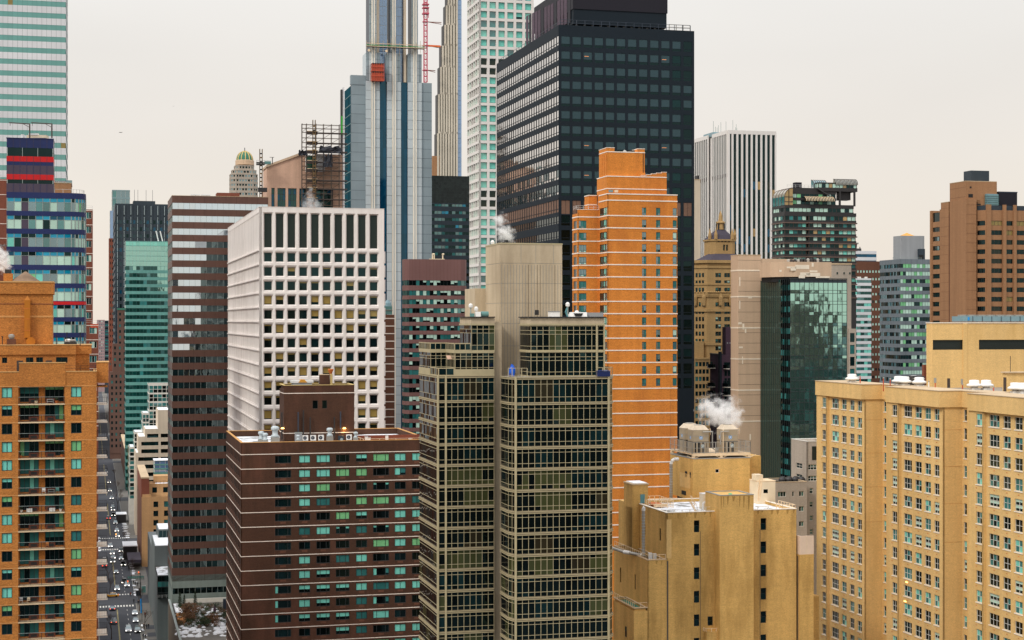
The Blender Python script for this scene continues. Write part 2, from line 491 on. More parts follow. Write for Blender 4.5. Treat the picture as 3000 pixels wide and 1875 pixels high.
masonry('panel_mauve',rgb(122,88,84),rough=.5,course=.03,streak=.06)
masonry('panel_greygreen',rgb(128,140,134),rough=.5,course=.02)
masonry('precast_white',rgb(234,226,220),course=.02,blotch=.04,streak=.07,stain=rgb(190,180,172),stainamt=.4)
masonry('precast_cream',rgb(206,190,168),course=.03,streak=.10)
masonry('concrete_beige',rgb(196,178,150),course=.03,streak=.14,blotch=.06,stain=rgb(150,130,104),stainamt=.5)
masonry('concrete_grey',rgb(150,148,142),course=.03)
masonry('stone_pink',rgb(206,168,144),course=.08,blotch=.06)
masonry('stone_tan',rgb(202,174,146),course=.04,blotch=.05,streak=.08)
masonry('stone_patch',rgb(240,226,204),course=.02)
masonry('stone_ornate',rgb(170,138,92),course=.12,blotch=.1,streak=.12)
masonry('stone_grey',rgb(172,160,146),course=.08,blotch=.08)
masonry('stone_cap',rgb(196,172,140),course=.03)
masonry('cap_amber',rgb(206,160,104),course=.03)
masonry('cap_ochre',rgb(200,150,92),course=.03)
masonry('cap_gold',rgb(206,180,120),course=.03)
masonry('spandrel_white',rgb(214,214,216),rough=.4,course=.0,island=.03,streak=.03)
masonry('black_metal',rgb(14,28,38),rough=.7,course=.02,streak=.04)
masonry('black_mech',rgb(28,26,36),rough=.6,course=.06,streak=.08)
masonry('mech_pale',rgb(84,68,80),rough=.7,course=.2,blotch=.3)
masonry('louvre_bronze',rgb(120,92,76),rough=.6,course=.1,blotch=.3)
masonry('navy_panel',rgb(34,46,92),rough=.3,course=.01)
masonry('red_panel',rgb(196,30,34),rough=.35,course=.01)
masonry('plum_panel',rgb(76,66,82),rough=.5,course=.01)
masonry('metal_bluegrey',rgb(134,148,154),rough=.4,course=.0,island=.05,streak=.04)
masonry('metal_silver',rgb(184,194,198),rough=.35,course=.0,island=.03,streak=.04)
masonry('metal_dark',rgb(58,66,78),rough=.4,course=.0)
masonry('strip_cream',rgb(244,234,216),course=.0,streak=.02)
masonry('white_gridwork',rgb(226,220,214),course=.01,blotch=.03,streak=.03)
masonry('terracotta_pale',rgb(204,194,176),course=.02,streak=.12)
masonry('office_grey',rgb(112,120,126),rough=.5,course=.02)
masonry('grey_box',rgb(150,152,154),course=.02)
masonry('dark_bronze',rgb(52,50,50),rough=.45,course=.02)
masonry('bronze_trim',rgb(104,84,76),rough=.5,course=.02)
masonry('slate_purple',rgb(70,64,74),course=.1)
masonry('plum_brick',rgb(84,62,76),course=.05)
masonry('dark_patch',rgb(42,50,48),rough=.4,course=.05,island=.3)
masonry('teal_panel',rgb(100,154,146),rough=.3,course=.0,island=.05)
masonry('teal_panel_dark',rgb(56,118,112),rough=.3,course=.0,island=.08)
masonry('grey_slab',rgb(104,112,112),rough=.6,course=.03,streak=.1)
masonry('slab_brownish',rgb(96,84,72),rough=.6,course=.04,streak=.1)
masonry('mauve_tower',rgb(168,140,140),course=.03)
masonry('dark_tower',rgb(52,62,70),rough=.5,course=.02)
masonry('pale_rib',rgb(150,162,164),rough=.4,course=.0)
masonry('far_brown',rgb(104,78,68),course=.05)
masonry('roof_gravel',rgb(150,142,132),course=.0,blotch=.2)
masonry('roof_dark',rgb(66,64,62),course=.0,blotch=.2)
masonry('deck_wood',rgb(196,128,72),course=.1)
masonry('copper_green',rgb(64,120,100),course=.02)
masonry('gold_roof',rgb(210,150,60),rough=.5,course=.02)
masonry('ochre_metal',rgb(190,116,30),rough=.5,course=.02,stain=rgb(120,66,24),stainamt=.8)
masonry('weathered_wood',rgb(132,108,88),course=.0,streak=.3)
s=NT('city_wall') # walls of the far off city: storeys and bays of dark windows
sx=s.n('ShaderNodeSeparateXYZ');s.l(s.pos(.3,.3,.29),sx.inputs[0])
def frac_(o):x=s.n('ShaderNodeMath',operation='FRACT');s.l(o,x.inputs[0]);return x.outputs[0]
ad=s.n('ShaderNodeMath',operation='ADD');s.l(sx.outputs[0],ad.inputs[0]);s.l(sx.outputs[1],ad.inputs[1])
w1=s.rng(frac_(sx.outputs[2]),0,1,.48,.52);w2=s.rng(frac_(ad.outputs[0]),0,1,.38,.42)
g=s.n('ShaderNodeNewGeometry');cr_=s.n('ShaderNodeValToRGB');s.l(g.outputs['Random Per Island'],cr_.inputs[0])
cr_.color_ramp.elements[0].color=rgb(60,50,46);cr_.color_ramp.elements[1].color=rgb(150,140,126)
for p_,c_ in((.3,rgb(44,52,60)),(.55,rgb(120,84,66)),(.8,rgb(70,84,84))):e_=cr_.color_ramp.elements.new(p_);e_.color=c_
s.l(s.mix(s.mul(w1,w2),cr_.outputs[0],rgb(20,28,30)),s.p.inputs['Base Color']);s.p.inputs['Roughness'].default_value=.8
s=NT('roof_snow') # a roof half covered in trodden snow
f=s.rng(s.noise(0.25,s.pos(),5,.6),0,1,.42,.52)
s.l(s.mix(f,rgb(120,116,110),rgb(236,238,242)),s.p.inputs['Base Color']);s.p.inputs['Roughness'].default_value=.8
plain('snow',rgb(240,242,246),.8,var=.05)
plain('white_metal',rgb(232,230,226),.4)
plain('cream_metal',rgb(228,210,180),.5)
plain('galvanised',rgb(168,164,156),.4,.3)
plain('tower_steel',rgb(176,160,136),.45,.2,var=.12)
plain('dark_steel',rgb(46,44,44),.5)
plain('rail_metal',rgb(206,206,204),.4,.2)
plain('rail_cream',rgb(236,208,170),.5)
plain('rail_dark',rgb(26,28,30),.6)
masonry('bronze_band',rgb(136,122,98),rough=.5,course=.02,streak=.12)
plain('frame_dark',rgb(42,48,50),.5)
plain('frame_bronze',rgb(66,54,46),.5)
plain('frame_tan',rgb(182,168,132),.45)
plain('frame_grey',rgb(150,160,156),.4)
plain('frame_white',rgb(214,210,200),.5)
plain('frame_teal',rgb(50,100,98),.4)
plain('sill_white',rgb(240,230,214),.6)
plain('black',rgb(14,15,16),.6)
plain('rubber',rgb(24,24,26),.9)
plain('blue_sign',rgb(30,140,210),.4)
plain('blue_tarp',rgb(16,90,200),.4)
plain('green_plastic',rgb(40,170,120),.5)
plain('door_teal',rgb(84,136,142),.5)
plain('crane_red',rgb(196,84,104),.5)
plain('crane_orange',rgb(232,110,40),.5)
plain('hoist_red',rgb(190,80,50),.5,var=.2)
plain('scaffold_steel',rgb(84,70,60),.5)
plain('scaffold_deck',rgb(58,48,44),.7)
plain('yellow_mast',rgb(112,86,46),.5)
plain('netting',rgb(50,52,60),.8)
plain('sheeting',rgb(226,224,224),.6)
plain('green_strip',rgb(40,160,40),.6)
plain('rust',rgb(200,110,50),.7,var=.3)
plain('tank_teal',rgb(92,134,130),.4)
plain('screen_blue',rgb(120,150,158),.3)
plain('beige_panel',rgb(226,200,176),.6)
plain('asphalt',rgb(66,68,74),.9,var=.12,sc_=.3)
plain('asphalt_light',rgb(64,66,70),.9,var=.15,sc_=.4)
plain('pavement',rgb(108,104,98),.9,var=.15,sc_=.5)
plain('paint_white',rgb(224,222,214),.7,var=.12,sc_=3)
plain('paint_yellow',rgb(200,182,110),.7,var=.12,sc_=3)
plain('bark',rgb(70,52,42),.9)
plain('conifer',rgb(44,60,34),.9,var=.3,sc_=2)
plain('shrub_green',rgb(56,74,40),.9,var=.3,sc_=2)
plain('shrub_brown',rgb(112,80,54),.9,var=.3,sc_=2)
plain('skin',rgb(190,140,115),.6)
plain('coat_dark',rgb(30,32,40),.9);plain('coat_red',rgb(120,50,36),.9);plain('hair_dark',rgb(30,22,18),.9)
glass('glass_dark',rgb(12,30,32),var=.5,wave=.006)
glass('glass_black',rgb(9,14,14),var=.4,wave=.006)
glass('glass_olive',rgb(62,64,38),var=.25,wave=.006)
glass('glass_brown',rgb(44,38,26),var=.3,wave=.006)
glass('blind_tan',rgb(152,128,72),var=.12)
glass('blind_teal',rgb(122,206,190),var=.18)
glass('blind_green',rgb(122,188,132),var=.2)
glass('blind_deep',rgb(52,110,108),var=.35)
glass('blind_pale',rgb(186,216,200),var=.12)
glass('glass_teal',rgb(44,110,108),mirror=.12,var=.4)
glass('glass_turq',rgb(6,140,172),mirror=.03,var=.18)
glass('glass_mint',rgb(116,196,178),mirror=.15,var=.12,tint=(.6,.9,.8,1))
glass('glass_stripe',rgb(96,150,142),mirror=.10,var=.06,tint=(.6,.85,.8,1),wave=.004)
glass('glass_silver',rgb(90,110,115),mirror=.85,var=.1,tint=(.74,.87,.96,1),wave=.012,wscale=.4)
glass('glass_silver_dark',rgb(22,38,42),mirror=.16,var=.3,tint=(.60,.75,.78,1),wave=.03,wscale=.5)
glass('glass_green_mirror',rgb(10,70,66),mirror=.70,var=.1,tint=(.56,.96,.86,1),wave=.014,wscale=.4)
glass('glass_green_dark',rgb(12,52,48),mirror=.04,var=.2,tint=(.55,.8,.75,1),wave=.008)
glass('glass_aqua_mirror',rgb(20,80,76),mirror=.6,var=.1,tint=(.50,.88,.80,1),wave=.03)
glass('glass_grey',rgb(40,56,64),mirror=.02,var=.08,wave=.003,tint=(.7,.75,.8,1))
glass('glass_sheen',rgb(110,105,100),mirror=.66,var=.06,tint=(.98,.95,.93,1),wave=.02)
glass('glass_blue',rgb(96,130,172),mirror=.25,var=.1,tint=(.7,.82,1,1))
glass('glass_deepblue',rgb(8,64,94),mirror=.03,var=.2,tint=(.4,.7,.8,1),wave=.004)
masonry('glass_flank',rgb(14,66,78),rough=.9,course=.0,streak=.1,island=.25);MATS['glass_flank'].node_tree.nodes['Principled BSDF'].inputs['Specular IOR Level'].default_value=.05
glass('skylight',rgb(150,140,124),mirror=.15,var=.15)
glass('glass_bluegrey',rgb(72,112,120),mirror=.2,var=.2)
glass('glass_amber',rgb(176,140,84),mirror=.05,var=.3)
glass('louvre_dark',rgb(40,37,30),var=.1,rough=.5,wave=.001)
glass('car_glass',rgb(20,26,32),mirror=.2,wave=.001)
for nm,c in(('paint_silver',(128,134,142)),('paint_black',(22,24,28)),('paint_grey',(86,92,98)),('paint_cab',(226,156,30)),('paint_car_white',(196,198,202)),('paint_navy',(36,56,78))):
 x=plain(nm,rgb(*c),.3,.1,.03);MATS[nm].node_tree.nodes['Principled BSDF'].inputs['Coat Weight'].default_value=.8
glow('dim_orange',(1,.38,.14,1),.28);glow('lamp_white',(1,.96,.9,1),3.0);glow('lamp_amber',(1,.55,.15,1),5.0);glow('lamp_red',(1,.12,.05,1),3.0)
def chooser(ws):return lambda*a:pick(ws)
def pool(n,make):return[make() for _ in range(n)]
def punched(b,fr,U0,U1,Z0,Z1,us,zs,m,depth,wins,splay=0.0,rm=None,skip=None,name='window',wname='wall',lb=None):
 mb=MB();wall(mb,fr,U0,U1,Z0,Z1,us,zs,m,depth,splay,rm,skip);b.part(wname,mb,label=lb)
 for zi,(a,c) in enumerate(sorted(zs)):
  for ui,(u,v) in enumerate(sorted(us)):
   if skip and skip(ui,zi):continue
   w=wins(ui,zi,v-u-2*splay,c-a-2*splay)
   if w is not None:b.win(w,fr,u+splay,a+splay,depth-.004,name)
   # ================================================================== amber brick apartment tower with balconies (left edge)
def amber_tower():
 b=Bld('apartment_tower','amber brick apartment tower with stacked railed balconies, at the left edge of the photo','building',283,264,'buildings of the city')
 X,Z=b.X,b.Z;P=2.908;n=17;BR='brick_amber';b.sub=True
 zt=Z(1129);L=X(-160)
 wh=1.68;wz=[(Z(1163)-k*P,Z(1163)-k*P+wh) for k in range(n)]
 zb=wz[-1][0]-2
 fr=Fr(0,0,0)
 # wall left of, and right of, the balcony bay
 gl=[[('blind_teal',.98,'glass_dark')]*2,['glass_dark']*2,[('blind_teal',.35,'glass_dark')]*2,[('blind_green',.5,'glass_dark')]*2,[('blind_green',.98,'glass_dark')]*2,['blind_teal']*2,['blind_deep']*2]
 def mk(w,h):
  return[pane(w,h,(1,1),(1,),(lambda i,j,g=g:g[i]),'frame_dark',.1,.09,.07) for g in gl]
 w0=X(36)-X(5);w1=X(239)-X(208);pa=mk(w0,wh);pb=mk(w1,wh)
 seqL=[0,3,1,3,0,0,0,2,1,0,5,2,3,5,0,1,2];seqR=[0,3,1,4,0,1,6,5,6,4,2,4,3,1,3,0,2]
 punched(b,fr,L,X(54),zb,zt,[(X(5),X(36)),(X(-62),X(-31)),(X(-120),X(-90))],wz,BR,.22,lambda u,z,w,h:pa[seqL[(n-1-z+u*3)%n]])
 punched(b,fr,X(189),0,zb,zt,[(X(208),X(239))],wz,BR,.22,lambda u,z,w,h:pb[seqR[n-1-z]])
 # pale slab lines on the brick
 m=MB()
 for k in range(n+1):
  z=Z(1129+2)-k*P+.12
  for xa,xb in((L,X(54)-.02),(X(189)+.02,.03)):m=MB();m.box(xa,xb,-.03,0,z-.12,z,'brick_amber_pale','k');b.part('slab_line',m)
  # recessed balconies
 D=1.7;a0,a1=X(54),X(189);mid0,mid1=X(113),X(131)
 bw=MB();wall(bw,Fr(0,D,0),a0,a1,zb,zt,[(a0+.15,mid0),(mid1,a1-.15)],[(z0-.75,z0+1.72) for z0,_ in wz],BR,.12);b.part('balcony_back_wall',bw)
 sides=MB();sides.box(a0-.4,a0,.13,D,zb,zt,BR);sides.box(a1,a1+.4,.13,D,zb,zt,BR);b.part('balcony_side_wall',sides)
 gv=[('glass_black','glass_dark','glass_dark','glass_black'),('blind_deep','glass_dark','blind_deep','blind_deep'),(('blind_deep',.45,'glass_dark'),)*4,('blind_green','blind_deep','glass_dark','glass_dark'),('blind_deep','blind_deep','blind_teal','blind_deep'),(('blind_green',.2,'glass_black'),)*4]
 wv=[pane(mid0-a0-.15,2.45,(1,1.1,1,1),(1,),(lambda i,j,g=g:g[i]),'frame_dark',.07,.08,.06) for g in gv]
 wr=[pane(a1-.15-mid1,2.45,(1,1,.9,1),(1,),(lambda i,j,g=g:g[3-i]),'frame_dark',.07,.08,.06) for g in gv]
 order=[2,5,0,3,4,4,0,5,1,4,1,0,0,1,0,3,2]
 for k,(z0,z1) in enumerate(wz):
  b.win(wv[order[k]],Fr(0,D,0),a0+.15,z0-.75,.116,'balcony_door');b.win(wr[order[(k*2+1)%n]],Fr(0,D,0),mid1,z0-.75,.116,'balcony_door')
  zf=Z(1181)-k*P
  s=MB();s.box(a0-.05,a1+.05,-.12,D,zf-.18,zf,'slab_edge');b.part('balcony_slab',s)
  for c0 in(mid0-1.55,mid1+.1): # brick sill boxes with the air grille
   g=MB();g.box(c0,c0+1.5,D-.12,D,zf,zf+.78,'brick_maroon');g.box(c0+.3,c0+1.25,D-.15,D-.12,zf+.14,zf+.6,'dark_bronze');b.part('balcony_sill',g)
  r=MB();railing(r,[(a0+.05,-.06),(a1-.05,-.06)],zf,1.08,1.9,'rail_dark',.03,(1.0,.08),.14)
  r.tube((a0,-.06,zf+1.1),(a1,-.06,zf+1.1),.035,'frame_grey',4)
  b.part('balcony_railing',r)
  # balconies hung on the right flank, seen end-on
 for k in range(-1,16):
  zf=Z(1186)-k*P
  for y0,y1,x1 in((3.4,8.4,1.75),):
   if y0>10 and k<0:continue
   s=MB();s.box(0,x1,y0,y1,zf-.2,zf,'sill_white' if k>=0 else 'brick_amber');b.part('side_balcony_slab',s)
   if k>=0:
    r=MB();railing(r,[(0.05,y0+.05),(x1-.05,y0+.05),(x1-.05,y1-.05),(.05,y1-.05)],zf,1.05,1.6,'rail_dark',.025,(1.0,.08),.26)
    b.part('side_balcony_railing',r)
 blk=MB();blk.box(0.0,X(318,3)-0.0,3.2,9,Z(1122,0,3),Z(1062,0,3),BR);blk.box(-.05,X(318,3)+.1,3.1,9.1,Z(1062,0,3),Z(1062,0,3)+.12,'cap_amber');b.part('side_parapet',blk)
 # core
 b.body(rect(L,0,.35,24) if 0 else[(L,.33),(a0-.02,.33),(a0-.02,D+.25),(a1+.02,D+.25),(a1+.02,.33),(-.004,.33),(-.004,24),(L,24)],0,zt-.03,BR)
 # top: parapets of the main block, centre block taller
 m=MB()
 for x0,x1,z1,y0 in((L,X(56),Z(1089),0),(X(192),.0,Z(1089),0),(X(56),X(192),Z(1063),-.12)):
  m.box(x0,x1,y0,.45,zt if y0==0 else Z(1131),z1,BR);m.box(x0-.05,x1+.05,y0-.06,.5,z1,z1+.14,'cap_amber')
 m.box(-.45,0,.45,14,zt,Z(1089),BR);m.box(-.5,.05,.5,14,Z(1089),Z(1089)+.14,'cap_amber');b.part('parapet',m)
 d=MB();d.box(L,-.45,D+.3,24,zt-.02,zt+.05,'roof_snow');d.box(L,-.45,.45,D+.3,zt-.01,zt+.05,'roof_snow');b.part('roof',d);d=MB();d.box(a0,a1,.0,D,zt-.2,zt-.02,'slab_edge');b.part('balcony_soffit',d)
 r=MB();railing(r,[(L,.25),(X(56),.25)],Z(1089)+.1,.9,2,'rail_dark',.025);railing(r,[(X(192),.25),(-.2,.25),(-.2,10)],Z(1089)+.1,.9,2,'rail_dark',.025);b.part('roof_railing',r)
 # second tier with low windows
 y2=3.4;x2=X(221,y2);zt2=Z(1038,0,y2);zb2=zt
 us=[(X(6,y2),X(21,y2)),(X(76,y2),X(98,y2)),(X(106,y2),X(126,y2)),(X(164,y2),X(198,y2))]
 tw=[pane(u1-u0,.85 if i else 1.6,(1,1),(1,),lambda i,j:'glass_dark','frame_dark',.06) for i,(u0,u1) in enumerate(us)]
 m=MB();fr2=Fr(0,y2,0);wall(m,fr2,L,x2,zb2,zt2,us,[(Z(1062,0,y2),Z(1053,0,y2)+.4)],BR,.15)
 for dx in(49,134):m.box(X(dx,y2),X(dx+18,y2),y2-.03,y2,zb2,Z(1055,0,y2),'frame_bronze')
 m.box(L,x2+.06,y2-.25,y2+8,zt2,Z(1011,0,y2),BR);m.box(L,x2+.12,y2-.32,y2+8.1,Z(1011,0,y2),Z(1009,0,y2),'cap_amber')
 b.part('penthouse_wall',m)
 for u0,u1 in us:b.win(pane(u1-u0,.93,(1,1),(1,),lambda i,j:'glass_dark','frame_dark',.06),fr2,u0,Z(1062,0,y2),.14,'penthouse_window')
 m=MB();m.box(x2,X(262,8),8,16,zb2,Z(1009+28,0,8),BR);m.box(x2,X(268,8),7.8,16.2,Z(1037,0,8),Z(1011,0,8),BR);m.box(x2-.1,X(268,8)+.1,7.7,16.3,Z(1011,0,8),Z(1009,0,8),'cap_amber')
 m.box(L,x2,y2+.3,12,zb2,zt2-.1,BR);b.part('penthouse',m)
 # machine room tower
 y3=7.0;x3=X(153,y3);m=MB();zt3=Z(862,0,y3)
 m.box(L,x3,y3,y3+9,Z(1011,0,y2),zt3,BR);m.box(L,X(157,y3),y3-.3,y3+9.3,zt3,Z(829,0,y3),BR);m.box(L,X(157,y3)+.08,y3-.4,y3+9.4,Z(829,0,y3),Z(825,0,y3),'cap_amber')
 m.box(L,x3+.05,y3-.05,y3+9.05,Z(930,0,y3),Z(925,0,y3),'brick_amber_pale');m.box(L,x3+.05,y3-.05,y3+9.05,Z(892,0,y3),Z(890,0,y3),'brick_maroon')
 b.part('machine_room',m)
 m=MB();yc=y3+4;xc=X(75,yc);rr=(X(120,yc)-X(31,yc))/2
 m.lathe(xc,yc,[(rr,Z(826,0,yc)-.3),(rr,Z(826,0,yc)),(.12,Z(797,0,yc))],'weathered_wood',14);b.part('conical_roof',m)
 m=MB();x0,x1=X(72,y3),X(89,y3)
 m.prism([(x0,y3-.8),(x1,y3-.8),(x1,y3),(x0,y3)],Z(989,0,y3),Z(880,0,y3),'ochre_metal')
 m.mesh_add([(x0,y3-.8,Z(880,0,y3)),(x1,y3-.8,Z(880,0,y3)),(x1,y3,Z(880,0,y3)),(x0,y3,Z(880,0,y3)),((x0+x1)/2,y3-.4,Z(867,0,y3))],[(0,1,4),(1,2,4),(2,3,4),(3,0,4)],'ochre_metal')
 for q in(905,935,968):m.box(x0-.03,x1+.03,y3-.83,y3,Z(q,0,y3),Z(q,0,y3)+.06,'rust')
 m.tube((x1+.1,y3-1.2,Z(1000,0,y3)),(x1+.1,y3,Z(1000,0,y3)),.75,'ochre_metal',12);b.part('exhaust_duct',m)
 m=MB();m.box(X(10,10),X(37,10),10,12,Z(829,0,10),Z(803,0,10),BR);m.box(X(14,10),X(33,10),10.2,11.5,Z(803,0,10),Z(791,0,10),'dark_steel');b.part('chimney',m)
 b.finish()
 return b
AMB=amber_tower()

# ================================================================== navy, red and glass tower with a rounded corner
def navy_tower():
 b=Bld('glass_tower','glass residential tower with navy and red stripes and a rounded corner','building',19,330,'buildings of the city')
 X,Z=b.X,b.Z;xr=X(209);R=X(252)-xr;D=26
 arc=[(xr+R*math.sin(t*math.pi/12),R-R*math.cos(t*math.pi/12)) for t in range(1,7)]
 path=[(0,D),(0,0),(xr,0)]+arc+[(xr+R,D)]
 bandsN=[(562,579),(617,631),(669,684),(722,737),(775,790),(829,843),(881,894),(929,942),(975,989),(1027,1040),(1078,1092)]
 zw=[(Z(bandsN[i+1][0]),Z(bandsN[i][1])) for i in range(len(bandsN)-1)]
 xa,xb=X(70),X(90)
 def g(bi,si,i,j,n):
  if si==1 and n>6 and i in(2,3)[:1]:return 'plum_panel' if j==0 else 'glass_black'
  if j==1:return pick([('glass_turq',6),('glass_dark',2),('glass_deepblue',1)]) if bi not in(0,) else pick([('glass_turq',3),('glass_dark',1)])
  return pick([('blind_pale',9 if bi in(1,3,5,7,8) else 2),('glass_bluegrey',2.5),('glass_dark',.6),('blind_green',.3),('glass_teal',1.6),('blind_teal',.8)])
  # the stripes are navy, one of them red
 b.bands(path,zw,Z(562),Z(1092),'navy_panel',g,1.42,.08,.09,'frame_grey',(2.4,1),wname='stripe')
 m=MB();pth=inset(path,-.03);strip(m,pth,Z(894)+.12,Z(881)-.12,'red_panel');b.part('red_stripe',m)
 m=MB();strip(m,[(p[0],p[1]) for p in inset(path,.0)],20,Z(1092),'navy_panel');b.part('lower_wall',m)
 poly=[(0,0),(xr,0)]+arc+[(xr+R,D),(0,D)]
 b.body(poly,0,Z(562)-.1,'plum_panel',inner=.3);m=MB();m.face([(x,y,Z(562)-.02) for x,y in poly],'roof_gravel');b.part('roof',m)
 r=MB();ra=[(X(160),.4),(xr,.4)]+[(x-.4,y+.1) for x,y in arc]+[(xr+R-.4,12)]
 railing(r,ra,Z(562),Z(551)-Z(562),1.4,'rail_metal',.035,(1.0,));b.part('roof_railing',r)
 # upper block, flush with the front
 W=X(157);D2=9
 st=[(404,418,'navy_panel'),(418,431.5,'navy_panel'),(456.5,472,'red_panel'),(472,483,'navy_panel'),(483,509.5,'plum_panel'),(509.5,525,'red_panel'),(536.5,562,'plum_panel')]
 p2=[(0,D2),(0,0.02),(W,0.02),(W,D2)]
 for a,c,mm in st:
  m=MB();q=inset(p2,0.0 if mm!='navy_panel' else.03);strip(m,q,Z(c),Z(a),mm)
  fr,L=seg(p2[1],p2[2])
  for i in range(1,7):m.box(L*i/7-.03,L*i/7+.03,-.01,.02,Z(c)+.05,Z(a)-.05,'plum_panel' if mm!='plum_panel' else 'navy_panel','k')
  b.part({'navy_panel':'navy_stripe','red_panel':'red_stripe','plum_panel':'plum_wall'}[mm],m)
 for a,c in((431.5,456.5),(525,536.5)):
  m=MB();q=inset(p2,.12)
  for s_ in range(3):
   fr,L=seg(q[s_],q[s_+1]);n=max(1,round(L/1.4))
   for i in range(n):m.face([fr.P(L*i/n,Z(c)),fr.P(L*(i+1)/n,Z(c)),fr.P(L*(i+1)/n,Z(a)),fr.P(L*i/n,Z(a))],'glass_black')
   for i in range(0,n+1,2):
    x,y,_=fr.P(min(max(L*i/n,.05),L-.05),0,-.05);m.box(x-.05,x+.05,y-.05,y+.05,Z(c),Z(a),'frame_grey')
  b.part('window_band',m)
 b.body(rect(0,W,.05,D2),Z(562),Z(404)-.05,'plum_panel','upper_block',.16)
 m=MB();m.box(-.05,W+.05,-.05,D2+.05,Z(404)-.05,Z(404)+.1,'navy_panel');b.part('upper_roof',m)
 b.finish();return b
NAV=navy_tower()
def davit(px,Y,py0,py1,ang):
 """a window-washing davit: post and jib"""
 t=link(bpy.data.objects.new('roof_davit',None));p=wpt(px,py0,Y);t.location=p
 h=(py0-py1)/FPX*Y;m=MB();m.tube((0,0,0),(0,0,h),.16,'frame_bronze',6);m.build('post',t)
 m=MB();m.tube((.1,0,h),(-4.2,0,h+.25),.12,'frame_bronze',5);m.tube((0,0,h*.75),(-1.5,0,h+.1),.07,'frame_bronze',4);m.tube((-4,0,h+.2),(-4,0,h-.4),.05,'frame_bronze',4);m.build('jib',t)
 return t
tag(davit(87,334,404,363,0),'brown jib crane above the navy block, nearer to the edge of the photo','crane','window washing jibs')
tag(davit(152,334,404,363,0),'brown jib crane above the right end of the navy block','crane','window washing jibs')
m=MB();p=wpt(112,404,336);m.box(p.x-2.4,p.x+1.6,p.y,p.y+2,p.z,p.z+.6,'cream_metal');m.tube((p.x-3.2,p.y,p.z),(p.x-3.2,p.y,p.z+.7),.35,'white_metal',10);m.box(p.x-2,p.x,p.y-.1,p.y+.6,p.z+.6,p.z+.9,'white_metal')
tag(m.build('roof_machine'),'cream machine housing on the roof of the navy block','roof machine')

# ================================================================== striped office tower top left
def striped_tower():
 b=Bld('office_tower','very tall white office tower with pale green glass stripes','building',193,545,'buildings of the city')
 X,Z=b.X,b.Z;W=34;D=46;P=34.4/FPX*545
 zw=[(Z(21.5)+3*P-k*P,Z(6.2)+3*P-k*P) for k in range(19)]
 path=[(-W,D),(-W,0),(0,0),(0,D)]
 b.bands(path,zw,zw[0][1]+2,Z(530),'spandrel_white',lambda bi,si,i,j,n:'blind_tan' if(bi,i) in((3,n-12),(15,n-1)) else 'glass_stripe',1.55,.03,.05,'frame_teal',joints=(1.55,.1,'frame_grey'),tilt=.003,bd=.02)
 m=MB();strip(m,path,Z(548),Z(530),'teal_panel');b.part('base_band',m)
 b.body(rect(-W,0,0,D),60,zw[0][1]+2,'spandrel_white',inner=.1)
 b.finish()
striped_tower()
b=Bld('brick_podium','low brown brick rooftop block at the foot of the striped tower','building',130,470,'buildings of the city')
m=MB();m.box(-20,b.X(209),0,14,60,b.Z(536),'brick_fawn');b.part('wall',m)
m=MB();m.box(b.X(193),b.X(211),3,12,b.Z(536),b.Z(524),'glass_bluegrey');b.part('glass_screen',m)
m=MB();m.box(-20.1,b.X(209)+.1,-.1,14.1,b.Z(536),b.Z(536)+.2,'stone_cap');b.part('parapet',m)

# ================================================================== red-brown brick apartment slab behind the navy tower
def maroon_slab():
 b=Bld('brick_apartment_block','red brown brick apartment block with thin white bands behind the striped glass tower','building',288,400,'buildings of the city')
 X,Z=b.X,b.Z;P=42/FPX*400
 for(x0,x1,y0,zt,zb,nm) in((X(-40),X(23),0,530,720,0),(X(225),X(272),2,614,950,1),(X(235),0,0,950,1260,2)):
  zt_,zb_=Z(zt,0,y0),Z(zb,0,y0);n=int((zt_-zb_)/P);fr=Fr(0,y0,0)
  zs=[(zt_-2.3-k*P,zt_-2.3-k*P+1.65) for k in range(n)]
  w=x1-x0;us=[(x1-4.9,x1-2.9),(x1-2.1,x1-.35)] if nm else[(x0+1+i*2.2,x0+2.4+i*2.2) for i in range(int((w-1)/2.2))]
  ws=[pool(4,lambda:pane(v-u,1.65,(1,1,1),(1,),chooser([('glass_dark',3),('blind_deep',2),('blind_pale',1)]),'frame_white',.06,.05)) for u,v in us]
  punched(b,fr,x0,x1,zb_,zt_,us,zs,'brick_maroon',.15,lambda ui,zi,w_,h_:random.choice(ws[ui]))
  m=MB()
  for k in range(n+1):m.box(x0-.02,x1+.04,y0-.05,y0+.1,zt_-.35-k*P,zt_-.22-k*P,'band_white')
  b.part('stone_band',m)
  b.body(rect(x0+.01,x1-.005,y0+.27,y0+26),0,zt_-.01,'brick_maroon')
  r=MB();railing(r,[(x0,y0+.3),(x1-.1,y0+.3)],zt_,.9,1.5,'rail_metal',.03);b.part('roof_railing',r)
 m=MB();m.box(X(265),X(288),-.03,.6,Z(960),Z(949),'hoist_red');b.part('awning',m)
 b.finish()
maroon_slab()

